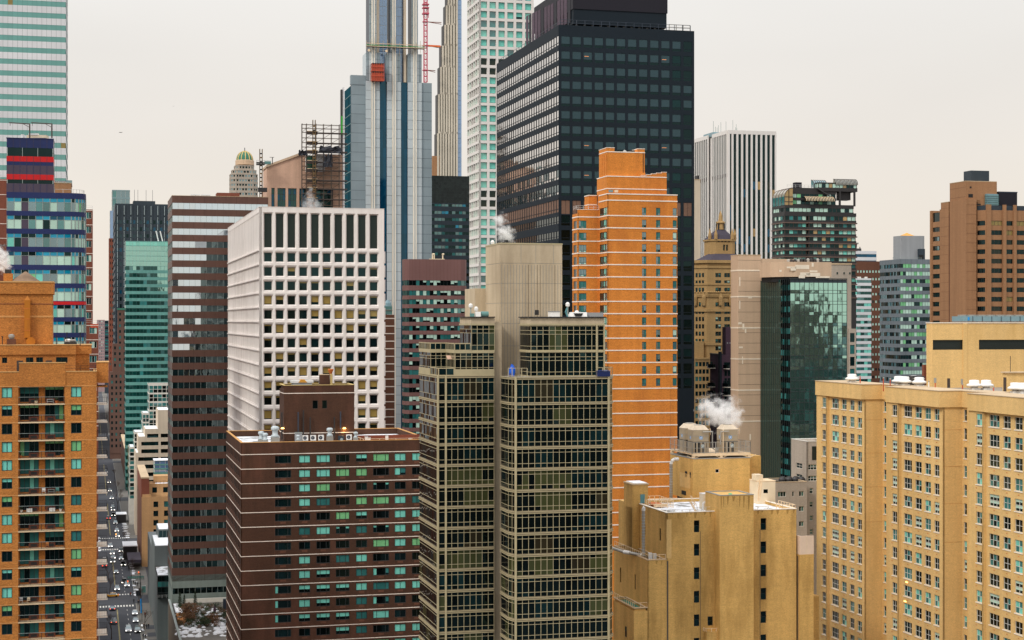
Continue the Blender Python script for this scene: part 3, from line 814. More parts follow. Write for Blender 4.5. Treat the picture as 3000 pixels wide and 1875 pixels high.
# ================================================================== far buildings at the end of the street
def simple(name,label,px,Y,px1,pyt,m,D=25,zb=0,pitch=3.4,wins=None,panew=2.0,wh=1.5,cat='building',pyb=1300,pxl=None,depth=.1,bar=.1,fm='frame_dark',top=1.2,cap=None,left_m=None):
 b=Bld(name,label,cat,px,Y,'buildings of the city');W=b.X(px1);zt=b.Z(pyt)
 if pxl:D=b.D(pxl)
 if wins:
  n=max(1,int((zt-max(b.Z(pyb),2))/pitch));zw=[(zt-top-wh-k*pitch,zt-top-k*pitch) for k in range(n)]
  b.bands([(0,D),(0,0),(W,0),(W,D)],zw,zt,zb,m,chooser(wins),panew,depth,bar,fm)
  b.body(rect(0,W,0,D),zb,zt-.02,m,inner=depth+.05)
 else:
  b.body(rect(0,W,0,D),zb,zt,m,'wall')
 if cap:
  c=MB();c.box(-.15,W+.15,-.15,D+.15,zt-.02,zt+.4,cap);b.part('parapet',c)
 return b
def colwins(b,face,U0,U1,Zb,Zt,cols,pitch,ww,wh,m,ws,depth=.2,top=1.0,splay=0,name='window',skip=None,off=None,frame=('frame_dark',.05),grid=((1,),(1,)),nvar=5):
 """a wall of evenly set windows"""
 fr=face;n=max(0,int((Zt-Zb-top)/pitch));gap=(U1-U0)/cols
 us=[(U0+gap*(i+.5)-ww/2,U0+gap*(i+.5)+ww/2) for i in range(cols)]
 zs=[(Zt-top-wh-k*pitch,Zt-top-k*pitch) for k in range(n)]
 pl=pool(nvar,lambda:pane(ww-2*splay,wh-2*splay,grid[0],grid[1],(lambda g:(lambda i,j:g))(pick(ws)),frame[0],frame[1]))
 punched(b,fr,U0,U1,Zb,Zt,us,zs,m,depth,lambda*a:random.choice(pl),splay,name=name,skip=skip)

b=simple('glass_office_tower','distant grey green glass tower top above the black ribbed tower',328,1700,381,556,'glass_bluegrey',D=30,wins=[('glass_bluegrey',3),('glass_teal',1)],pitch=8,wh=6.5,panew=4,pyb=700,zb=120,bar=.5,depth=.2,fm='frame_grey');b.finish()
b=simple('narrow_glass_tower','sliver of pale blue glass tower left of the black ribbed tower',322,1650,333,617,'glass_blue',D=20,wins=[('glass_blue',3),('glass_bluegrey',1)],pitch=6,wh=5,panew=3,pyb=760,bar=.3,fm='frame_grey')
b=simple('rose_brick_tower','narrow rose brown tower beside the far end of the street',319,1600,335,698,'brick_maroon',D=24,wins=[('glass_dark',3),('blind_deep',1)],pitch=5.5,wh=2.4,panew=2.5,pyb=1080,bar=1.2,fm='brick_maroon')
b=simple('mauve_apartment_tower','distant pinkish apartment tower where the street meets the sky',284,2300,307,937,'mauve_tower',D=30,wins=[('glass_bluegrey',3),('blind_pale',1)],pitch=4.2,wh=2.0,panew=3,pyb=1100,bar=1.4,fm='mauve_tower')
b=simple('slate_apartment_tower','distant slate coloured slab beside the pinkish tower',307,2250,318,939,'dark_tower',D=30,wins=[('glass_teal',2),('glass_dark',2)],pitch=4.2,wh=2.0,panew=4,pyb=1100)
b=Bld('stepped_brick_hotel','old dark brown stepped brick building at the foot of the black ribbed tower','building',322,1180,'buildings of the city')
for px0,px1,py,y0 in((322,372,1090,0),(330,372,1007,4),(345,372,908,8)):
 x0,x1=b.X(px0,y0),b.X(px1,y0);colwins(b,Fr(0,y0,0),x0,x1,4 if y0==0 else b.Z(1095,0,y0),b.Z(py,0,y0),max(2,int((x1-x0)/3)),4.2,1.3,2.1,'far_brown',[('glass_dark',3),('blind_deep',1)],.2,2)
 b.body(rect(x0,x1,y0+.3,y0+16),0,b.Z(py,0,y0)-.1,'far_brown')
m=MB();m.box(b.X(345,8)-.3,b.X(372,8),7.6,24,b.Z(908,0,8),b.Z(903,0,8),'copper_green');b.part('copper_cornice',m);b.finish()

def ribbed_tower():
 b=Bld('black_office_tower','tall black office tower with thin pale vertical ribs beyond the aqua glass block','building',337,1300,'buildings of the city')
 X,Z=b.X,b.Z;W=X(497);D=b.D(331);P=26.0/FPX*1300*.78
 zt=Z(596);n=30;zw=[(zt-13-k*5.6-3.0,zt-13-k*5.6) for k in range(n)]
 b.bands([(0,D),(0,0),(W,0),(W,D)],zw,zt,0,'dark_tower',lambda bi,si,i,j,n:'glass_grey' if bi in(2,3,5,6,8) and i%3 else pick([('glass_deepblue',2),('glass_grey',2),('glass_black',2)]),2.6,.2,.5,'dark_tower')
 m=MB()
 for i in range(8):
  x=X(343+19.7*i);m.box(x,x+.55,-.8,0,zt-9,zt-1.5,'pale_rib')
  for q in range(30):m.box(x,x+.45,-.7,0,zt-10.5-q*5.6-5.0,zt-10.5-q*5.6,'pale_rib' if q<13 else 'metal_dark')
  m.box(x-1.3,x-.5,-.5,0,0,zt-.5,'dark_tower');m.box(x+1.1,x+1.9,-.5,0,0,zt-.5,'dark_tower')
 b.part('vertical_rib',m)
 b.body(rect(0,W,0,D),0,zt-.1,'dark_tower',inner=.4)
 m=MB();m.box(X(391),X(456),8,30,zt,Z(585),'dark_tower');b.part('machine_room',m)
 m=MB()
 for px in(394,404,428,447):m.tube((X(px,10),10,zt),(X(px,10),10,zt+12),.18,'metal_dark',4)
 b.part('antenna',m)
ribbed_tower()

def aqua_tower():
 b=Bld('aqua_glass_block','aqua green glass office block with pale green spandrels beside the street','building',368,960,'buildings of the city')
 X,Z=b.X,b.Z;W=X(492);D=b.D(365.5);P=20.55/FPX*960;zt=Z(708)
 zw=[(zt-6.0-k*3.4,zt-3.0-k*3.4) for k in range(5)]
 z0=Z(791);zw2=[(z0-k*P,z0-k*P+P*.56) for k in range(34)]
 def g(bi,si,i,j,n):
  if bi<7:return 'glass_aqua_mirror'
  return pick([('glass_green_dark',6),('glass_teal',1)])
 b.bands([(0,D),(0,0),(W,0),(W,D)],zw2[:1]+zw2[1:],Z(791)+P*.6,2,'teal_panel',lambda bi,si,i,j,n:'glass_aqua_mirror' if(bi==0 and.1<i/n<.2) or(bi<4 and i/n>.72) else pick([('glass_green_dark',7),('glass_teal',1)]),2.1,.1,.12,'frame_teal')  # sky's reflection put into chosen upper panes as mirror glass, others dark
 zc=[(Z(791)+P*.6+k*3.0,Z(791)+P*.6+k*3.0+2.7) for k in range(5)]
 b.bands([(0,D),(0,0),(W,0),(W,D)],zc,zt,Z(791)+P*.6,'teal_panel',lambda bi,si,i,j,n:'glass_mint' if bi>3 else 'glass_aqua_mirror',2.1,.05,.08,'frame_grey',wname='crown_wall',joints=(2.1,.12,'frame_grey'))
 b.body(rect(0,W,0,D),0,zt-.05,'teal_panel',inner=.15)
 m=MB()
 for dx in(0,2.4):m.tube((X(466,9)+dx,9,zt-.5),(X(457,9)+dx,9,zt+7),.35,'white_metal',6)
 b.part('roof_flue',m)
aqua_tower()

def brown_mirror_tower():
 b=Bld('brown_banded_tower','brown panelled office tower with mirror glass bands','building',504,483,'buildings of the city')
 X,Z=b.X,b.Z;W=X(786);D=b.D(491.5);P=37.6/FPX*483;zt=Z(573)
 zw=[(Z(612)-k*P,Z(594)-k*P) for k in range(29)]
 def g(bi,si,i,j,n):
  if si==0:return 'glass_silver_dark'
  if si==2:return 'glass_silver'
  x=i/n
  if bi<3:return 'glass_silver'  # sky's reflection laid out by hand: brighter mirror panes where it falls
  if bi<12:return 'glass_silver' if x<.31-.012*(bi-3) else 'glass_silver_dark'
  return 'glass_silver_dark' if random.random()<.7 else 'glass_dark'
 b.bands([(0,D),(0,0),(W,0),(W,D)],zw,zt,Z(1704)+.001,'panel_brown',g,1.66,.12,.07,'frame_grey',joints=(3.32,.05,'panel_joint'),tilt=.02)
 zl=[(Z(1704),Z(1687)),(Z(1741),Z(1724))]
 b.bands([(0,D),(0,0),(W,0),(W,D)],zl,Z(1704)+.0,0,'panel_greygreen',lambda*a:'glass_black',1.66,.12,.07,'frame_grey',wname='base_wall')
 b.body(rect(0,W,0,D),0,zt-1.2,'panel_brown',inner=.18)
 b.roof(rect(0,W,0,D),zt,par=1.0,pm='panel_brown')
 m=MB();m.box(X(636,6),X(702,6),6,12,zt-1,zt+1.6,'brick_maroon');b.part('machine_room',m)
 m=MB()
 for px in(560,590):m.tube((X(px,3),3,zt+.6),(X(px+26,3),3,zt+.6),.15,'rail_metal',5)
 for px in(560,573,590,605):m.tube((X(px,3),3,zt-.9),(X(px,3),3,zt+.6),.1,'rail_metal',5)
 b.part('roof_pipe',m)
 return b
brown_mirror_tower()

# ================================================================== white precast office block with deep-set square windows
def white_grid():
 b=Bld('white_office_block','white precast office block with rows of deep set square windows','building',760,390,'buildings of the city')
 X,Z=b.X,b.Z;W=X(1125.5);D=b.D(667.5);P=42.1/FPX*390;zt=Z(606);cp=0
 u0=X(774.8);ww=X(796.3)-u0;wh=25/FPX*390;sp=.30
 gap=(X(1095.5)-u0)/9.31
 cols=[]
 for i in range(10):
  a=X(774.8+34.48*i);cols.append((a-sp,a+ww+sp))
 rows=[(Z(765.5)-k*P-sp,Z(765.5)-k*P+wh+sp) for k in range(14)]
 top=[(Z(724)-sp,Z(625)+.3)]
 fr=Fr(0,0,0)
 v=[('glass_black',)*1,(('blind_tan',.9,'glass_dark'),),(('blind_tan',.45,'glass_black'),),(('blind_tan',.7,'glass_dark'),),('glass_dark',),(('blind_tan',.15,'glass_black'),)]
 pl=[pane(ww,wh,(1,),(1,),(lambda i,j,g=g:g[0]),'frame_bronze',.05) for g in v]
 wt_=[.5,.3,.6,.7,.25,.2,.2,.2,.9,.6,.7,.6,.5,.5]
 def wn(ui,zi,w,h):
  k=13-zi
  if k==0:return pl[4]
  r=random.random()
  dens=[0,.1,.3,.5,.45,.25,.12,.1,.95,.6,.7,.6,.6,.5][k]
  return random.choice([pl[1],pl[2],pl[3]]) if r<dens else random.choice([pl[0],pl[4],pl[5]])
 punched(b,fr,0,W,2,rows[0][1]+.4,cols,rows,'precast_white',.55,wn,sp)
 tl=pane(ww,Z(625)+.3-Z(724)+sp-2*sp,(1,),(3,),lambda i,j:'louvre_dark','frame_bronze',.06)
 punched(b,fr,0,W,rows[0][1]+.4,zt,cols,top,'precast_white',.55,lambda*a:tl,sp,name='louvre_panel',wname='crown_wall')
 # ledges that throw a thin shade under each row
 m=MB()
 for k in range(15):
  z=Z(765.5)-k*P+wh+P-wh-.62
  for(c,d) in cols:m.box(c+.06,d-.06,-.10,.02,z-.26-(P-wh-.62)*0-.0,z-.08,'precast_white')
 b.part('window_ledge',m)
 # long flank: ribs and grooves, glass lost behind the ribs
 fl,L=seg((0,D),(0,0));n=30;g=(L-1.6)/n
 us=[(.8+i*g+.35,.8+(i+1)*g-.35) for i in range(n)]
 m=MB();wall(m,fl,0,L,2,rows[0][1]+.4,us,rows,'precast_white',.5,.2);wall(m,fl,0,L,rows[0][1]+.4,zt,us,top,'precast_white',.5,.2)
 for r_ in rows+top:m.box(-.28,0,1.2,D-.8,r_[0]-.55,r_[0]-.28,'precast_white')
 b.part('side_wall',m)
 for a,c in rows+top:
  m=MB();m.face([fl.P(.3,a,.5),fl.P(L-.3,a,.5),fl.P(L-.3,c,.5),fl.P(.3,c,.5)],'glass_dark');b.part('side_window_band',m)
 m=MB()
 for k in range(15):
  z=rows[0][1]+.35-k*P;m.box(W,W+.35,.3,D,z-P+.55,z,'precast_white')
 b.part('corner_rib',m)
 b.body(rect(.62,W-.01,.66,D),0,zt-.9,'precast_white')
 b.roof(rect(0,W,0,D),zt,par=.9,cap='precast_white',th=.5)
 b.finish();return b
white_grid()

# ================================================================== umber brick apartment block with white bands
def umber_block():
 b=Bld('umber_apartment_block','dark umber brick apartment block with white bands and turquoise blinds','building',706,319,'buildings of the city')
 b.sub=True;X,Z=b.X,b.Z;W=X(1262);D=b.D(663);P=42.7/FPX*319;zt=Z(1298);zs0=Z(1360);wh=Z(1337.6)-zs0;n=15
 us=[(X(a),X(c)) for a,c in((805.6,853),(875.7,909),(927,967),(984,1024),(1043,1075.5),(1093,1140),(1156,1189),(1207,1236))]
 zs=[(zs0-k*P,zs0-k*P+wh) for k in range(n)]
 lay=[(1,3,1),(1,1),(1,1.6,1),(1,1.6,1),(1,1),(1,2.4,1),(1,1),(1,1)]
 rowsrc=["D T T D U G T T","D T T G G D A D","D T G D D E D D","D T B D G G T B","D D D G U D T T","D B T E B E T T","D D D D D G T G","D T D B T D D D","D T U D B A T D","A U U U T B T T","A T U D B A D D","A U U U B T D D","D D D U B D T T"]
 def mk(ui,ch):
  w=us[ui][1]-us[ui][0]
  tb={'D':chooser([('glass_black',2),('glass_dark',1)]),'T':lambda i,j:'blind_teal','G':lambda i,j:'blind_green','B':lambda i,j:'blind_deep',
 'U':lambda i,j:('blind_teal',.55,'glass_black'),'E':lambda i,j:('blind_teal',.3,'glass_dark') if i!=1 else 'glass_black','A':lambda i,j:'blind_teal' if i==0 else('blind_deep',.7,'glass_dark') if i==len(lay[ui])-1 and ui else 'glass_black'}[ch]
  return pane(w,wh,lay[ui],(1,),tb,'frame_dark',.09,.08,.06,sill=None)
 cache={}
 def wn(ui,zi,w,h):
  k=n-1-zi;ch=rowsrc[k%len(rowsrc)].split()[ui]
  if(ui,ch) not in cache:cache[ui,ch]=mk(ui,ch)
  return cache[ui,ch]
 punched(b,Fr(0,0,0),0,W,0,zt-.001,us,zs,'brick_umber',.18,wn)
 fl,L=seg((0,D),(0,0));us2=[(2+i*3.35,3.9+i*3.35) for i in range(10)]
 side=pool(4,lambda:pane(1.9,wh,(1,1),(1,),chooser([('glass_dark',3),('blind_deep',1),('blind_teal',1)]),'frame_dark',.08))
 punched(b,fl,0,L,0,zt-.001,us2,zs,'brick_umber',.12,lambda*a:random.choice(side),name='side_window',wname='side_wall')
 for k in range(n+1):
  z=Z(1332)-k*P;m=MB();p=[(0,D),(0,0),(W,0)];o=inset(p,-.035)
  strip(m,o,z-.08,z+.06,'band_white');ledge(m,o,p,z+.06,'band_white');ledge(m,p,o,z-.08,'band_white');b.part('stone_band',m)
 gm=MB();gm.box(-.55,.55,-.02,.0,0,.38,'brick_cocoa')
 for u,v in us:
  for k in range(n):b.win(gm,Fr(0,0,0),(u+v)/2,zs0-k*P-.5,0,'air_grille')
 m=MB()
 for px in(805,1078,1156):m.box(X(px)-.04,X(px),-.012,0,0,Z(1334),'brick_cocoa')
 b.part('movement_joint',m)
 b.body(rect(.2,W,.3,D),0,zt-1.3,'brick_umber')
 b.roof(rect(0,W,0,D),zt,'roof_snow',1.2,.4,'cap_ochre','brick_umber')
 # brick machine tower on the roof
 y=7.5;x0,x1=X(832,y),X(1038,y);zt2=Z(1131,0,y);zr=zt-1.2;m=MB()
 uw=[(X(916,y),X(931,y)),(X(944,y),X(958,y))]
 wall(m,Fr(0,y,0),x0,x1,zr,zt2,uw,[(Z(1200,0,y),Z(1176,0,y))],'brick_umber',.15)
 m.box(x0,x1-.01,y+.25,y+8,zr,zt2-.8,'brick_umber');b.part('machine_tower',m)
 for u,v in uw:b.win(pane(v-u,Z(1176,0,y)-Z(1200,0,y),(1,),(1,),lambda i,j:'glass_black','frame_dark',.05),Fr(0,y,0),u,Z(1200,0,y),.14,'machine_room_window')
 b.roof(rect(x0,x1,y,y+8),zt2,'roof_snow',.8,.3,'cap_gold','brick_umber','upper_roof','upper_parapet',.06)
 m=MB()
 for q in(1154,1272):
  z=Z(q,0,y);p=[(x0,y+8),(x0,y),(x1,y)];o=inset(p,-.06);strip(m,o,z-.08,z+.06,'band_white');ledge(m,o,p,z+.06,'band_white')
 b.part('upper_stone_band',m)
 m=MB()
 for px,a,c,mm in((826,1210,1290,'dark_steel'),(874,1210,1268,'metal_dark'),(889,1204,1290,'dark_steel'),(909,1226,1290,'dark_steel'),(980,1226,1290,'dark_steel'),(998,1210,1262,'metal_dark'),(1042,1266,1290,'dark_steel')):
  m=MB();m.tube((X(px,y-.6),y-.5,Z(c,0,y-.6)),(X(px,y-.6),y-.5,Z(a,0,y-.6)),.14,mm,6);b.part('vent_pipe',m)
 m=MB();m.box(X(1047,8),W,8,8.3,zr,zt+.5,'brick_maroon');m.box(X(1065,2),W,2.5,8,zr,zr+.35,'deck_wood');b.part('deck',m)
 r=MB();railing(r,[(X(1065,2),2.4),(W,2.4)],zr+.3,1.1,3.3,'rail_cream',.04);railing(r,[(X(1047,8),8),(X(1065,2),2.4)],zr+.2,1.2,3,'rail_cream',.05);b.part('deck_railing',r)
 b.finish()
 return b
UMB=umber_block()

# ================================================================== buildings beside the street, right-hand row
def cream_stepped():
 b=Bld('cream_stepped_building','cream office building with stepped top and dark ribbon windows by the street','building',397,760,'buildings of the city')
 X,Z=b.X,b.Z;W=X(497);P=22.4/FPX*760;fr=Fr(0,0,0);D=26
 steps=[(0,1326),(X(405),1279),(X(425),1257),(X(463),1202)]
 rows=[(Z(1283),Z(1272),X(431)),(Z(1306),Z(1295),X(414)),(Z(1328.5),Z(1317),X(414)),(Z(1351),Z(1340),X(405)),(Z(1373.5),Z(1362),X(405)),(Z(1396),Z(1385),X(405)),(Z(1418),Z(1407),X(405)),(Z(1441),Z(1430),X(405))]
 x2,x3=X(464),X(471)
 zs_all=sorted([(a,c) for a,c,_ in rows]);m=MB();z=0;prof=sorted(steps)
 def xl(zz):
  x=0
  for sx,py in prof:
   if zz>Z(py):continue
   x=sx;break
  else:x=prof[-1][0]
  return x
 cuts=sorted(set([0,Z(1202)]+[Z(py) for _,py in prof]+[q for a,c,_ in rows for q in(a,c)]))
 for za,zb_ in zip(cuts,cuts[1:]):
  zz=(za+zb_)/2;x0=xl(zz);rr=[r for r in rows if r[0]<zz<r[1]]
  q=lambda a,c:m.face([(a,0,za),(c,0,za),(c,0,zb_),(a,0,zb_)],'precast_cream')
  if rr:q(x0,rr[0][2]);q(x2,x3)
  else:q(x0,W)
  m.face([(x0,D,za),(x0,0,za),(x0,0,zb_),(x0,D,zb_)],'precast_cream')
 for a,c,x0 in rows:
  for p,q_ in((x0,x2),(x3,W)):
   m.face([(p,0,a),(q_,0,a),(q_,.4,a),(p,.4,a)],'precast_cream');m.face([(p,.4,c),(q_,.4,c),(q_,0,c),(p,0,c)],'precast_cream')
 b.part('wall',m)
 for a,c,x0 in rows:
  g=MB()
  for p,q_ in((x0,x2),(x3,W)):
   k=max(1,round((q_-p)/1.5))
   for i in range(k):g.face([(p+(q_-p)*i/k,.38,a),(p+(q_-p)*(i+1)/k,.38,a),(p+(q_-p)*(i+1)/k,.38,c),(p+(q_-p)*i/k,.38,c)],pick([('glass_black',3),('glass_dark',1)]))
  b.part('window_band',g)
 m=MB();prev=None
 for i,(sx,py) in enumerate(prof):
  nx=prof[i+1][0] if i<3 else W
  m.box(sx+.02,W if i==3 else nx+.02,.42,D,0,Z(py)-.25,'precast_cream');m.box(sx+.4,nx,.45,D-.4,Z(py)-.25,Z(py)-.1,'snow')
 b.part('core',m)
 b.finish()
cream_stepped()
def stepped_glass():
 b=Bld('stepped_glass_building','green and white gridded glass building stepping down toward the street','building',379,800,'buildings of the city')
 X,Z=b.X,b.Z;st=[(379,394,1309),(393,418,1266),(417,437,1210),(436,500,1125)]
 for i,(p0,p1,py) in enumerate(st):
  x0,x1=X(p0),X(p1);zt=Z(py);zb=0;n=int((zt-10)/4.2);y=.02*i
  zw=[(zt-4.4-k*4.2,zt-1.0-k*4.2) for k in range(n)]
  b.bands([(x0,20),(x0,y),(x1,y)],zw,zt,zb,'frame_white',chooser([('glass_black',4),('glass_teal',3),('blind_deep',2)]),2.0,.1,.22,'frame_white',(1,1),bh=.2)
  b.body(rect(x0,x1,y+.2,20),0,zt-.3,'teal_panel_dark',inner=.02)
  m=MB();m.box(x0+.4,x1-.2,.5,19,zt-.3,zt-.15,'snow' if i<3 else 'roof_gravel');b.part('roof',m)
stepped_glass()
def yellow_tenement():
 b=Bld('tan_brick_apartments','tan brick apartment building with terraces and a dark brown flank by the street','building',415,663,'buildings of the city')
 X,Z=b.X,b.Z;D=b.D(402);W=X(503)
 colwins(b,Fr(0,0,0),X(441),W,0,Z(1456),2,3.75,1.9,2.3,'brick_tan',[('glass_dark',3),('blind_deep',1)],.2,2.0,grid=((1,1),(1,1)))
 m=MB();m.box(0,X(441),0,.3,0,Z(1456),'brick_tan');m.box(0,W,.31,D,0,Z(1462),'brick_cocoa');m.box(X(417),X(442),.3,.6,Z(1456),Z(1449),'brick_tan');b.part('front_wall',m)
 y=5;m=MB();m.box(0.02,X(437,y),y,D-.1,Z(1462),Z(1402,0,y),'brick_maroon');m.box(-.1,X(437,y),y-.1,D,Z(1402,0,y),Z(1398,0,y),'stone_cap');b.part('side_wall',m)
 y=7;colwins(b,Fr(0,y,0),X(437,y),W,Z(1462),Z(1418,0,y),2,3.6,1.9,2.2,'brick_tan',[('glass_dark',1)],.2,1.5)
 m=MB();m.box(X(437,y),W,y+.3,20,Z(1462),Z(1420,0,y),'brick_tan');m.box(X(452,9),W,12,20,Z(1420,0,12),Z(1396,0,12),'brick_tan');b.part('upper_block',m)
 m=MB();m.box(.3,X(441),.4,4.8,Z(1462),Z(1460),'roof_gravel');m.box(X(442),W,1,6.8,Z(1462),Z(1461),'roof_snow');m.box(X(455,9),W,7.5,11.5,Z(1418,0,9),Z(1417,0,9),'snow');b.part('terrace',m)
 r=MB();railing(r,[(X(438,7),7.2),(W,7.2)],Z(1418,0,y),1.1,1.5,'rail_dark',.05);b.part('terrace_railing',r)
 b.finish()
 b2=Bld('blue_glass_penthouse','small blue glass penthouse above the tan brick apartments','building',452,690,'buildings of the city');zt=b2.Z(1350)
 b2.bands([(0,10),(0,0),(b2.X(500),0)],[(zt-1.4-k*1.75,zt-.2-k*1.75) for k in range(3)],zt,b2.Z(1400),'teal_panel',lambda*a:'glass_blue',2.5,.1,.1,'frame_white');b2.body(rect(0,b2.X(500),0,10),0,zt,'teal_panel',inner=.15)
 m=MB();m.box(-.2,b2.X(500),-.2,10,zt,zt+.2,'snow');b2.part('roof',m)
yellow_tenement()
def grey_institute():
 b=Bld('grey_stone_building','long grey windowless building with snowy stepped roofs along the pavement','building',461,508,'buildings of the city')
 X,Z=b.X,b.Z;W=7.0;zt=Z(1690);D1=b.D(444);D2=b.D(432.5)
 m=MB();m.box(0,W,0,D1,0,zt,'grey_slab','t');m.box(0,W,D1*.45,D1,zt,Z(1600,0,D1*.45),'grey_slab');m.box(0.01,W,D1,D2,0,Z(1558,0,D2),'grey_slab');b.part('wall',m)
 m=MB();m.box(.3,W-.2,.3,D1*.45-.05,zt-.3,zt-.1,'roof_snow');m.box(.3,W-.3,D1*.45+.3,D1-.2,Z(1600,0,D1*.45),Z(1600,0,D1*.45)+.15,'snow');b.part('roof',m)
 y3=D1*.85;x0=X(463,y3);m=MB();m.box(x0,x0+6.5,y3,y3+16,0,Z(1552,0,y3),'grey_slab');b.part('upper_block',m)
 m=MB();m.box(x0+.3,x0+6.2,y3+.3,y3+15.7,Z(1552,0,y3),Z(1552,0,y3)+.15,'snow');b.part('upper_roof',m)
 g=MB()
 for i in range(3):g.box(x0+.35+i*1.25,x0+1.4+i*1.25,y3-.06,y3,Z(1612,0,y3),Z(1556,0,y3),'glass_black')
 b.part('tall_window',g)
 # glazed cantilever at the near corner
 z1,z0=Z(1685),Z(1752);m=MB();m.box(-.05,4.0,-1.6,0,z0,z1,'frame_dark');b.part('glazed_bay',m)
 g=MB()
 for k,mm in enumerate(('glass_black','glass_black','glass_teal','glass_black')):
  for i in range(3):g.box(.05+i*1.3,1.25+i*1.3,-1.66,-1.6,z0+.15+k*(z1-z0)/4,z0+(k+1)*(z1-z0)/4-.1,mm)
 b.part('bay_window',g)
 m=MB();railing(m,[(.1,-1.75),(3.9,-1.75)],z0+.1,1.1,1.3,'rail_metal',.03,(1,.7,.4));b.part('bay_railing',m)
 b.finish()
grey_institute()

def podium():
 b=Bld('roof_garden_podium','low podium with a snowy roof garden at the foot of the brown banded tower','podium building',503,482,'buildings of the city')
 X,Z=b.X,b.Z;W=42;y0=-105.0;zr=16.6
 m=MB();m.box(-1.0,W,y0,-.02,0,zr,'slab_brownish','t');b.part('wall',m)
 m=MB();m.box(-1.0,-.5,y0,-.05,zr,zr+1.1,'slab_brownish');m.box(-1.06,-.44,y0,-.05,zr+1.1,zr+1.2,'frame_grey');b.part('parapet',m)
 m=MB();m.box(-.5,W,y0,-.02,zr-.4,zr,'pavement');b.part('roof',m)
 m=MB();m.box(.2,2.6,-34,-20,zr,zr+.5,'deck_wood');m.box(3.5,W,-1.2,-.5,zr,zr+1.2,'frame_white');b.part('planter',m)
 m=MB();m.box(.3,2.0,-19,-3,zr,zr+.35,'snow');b.part('snow_bed',m)
 m=MB();m.box(16,42,-60,-41,zr-.2,zr+.25,'pavement');b.part('terrace',m)
 r=MB();railing(r,[(14,-62),(34,-62)],zr,1.2,2,'rail_dark',.05);b.part('railing',r)
 return b,zr
POD,PZ=podium()
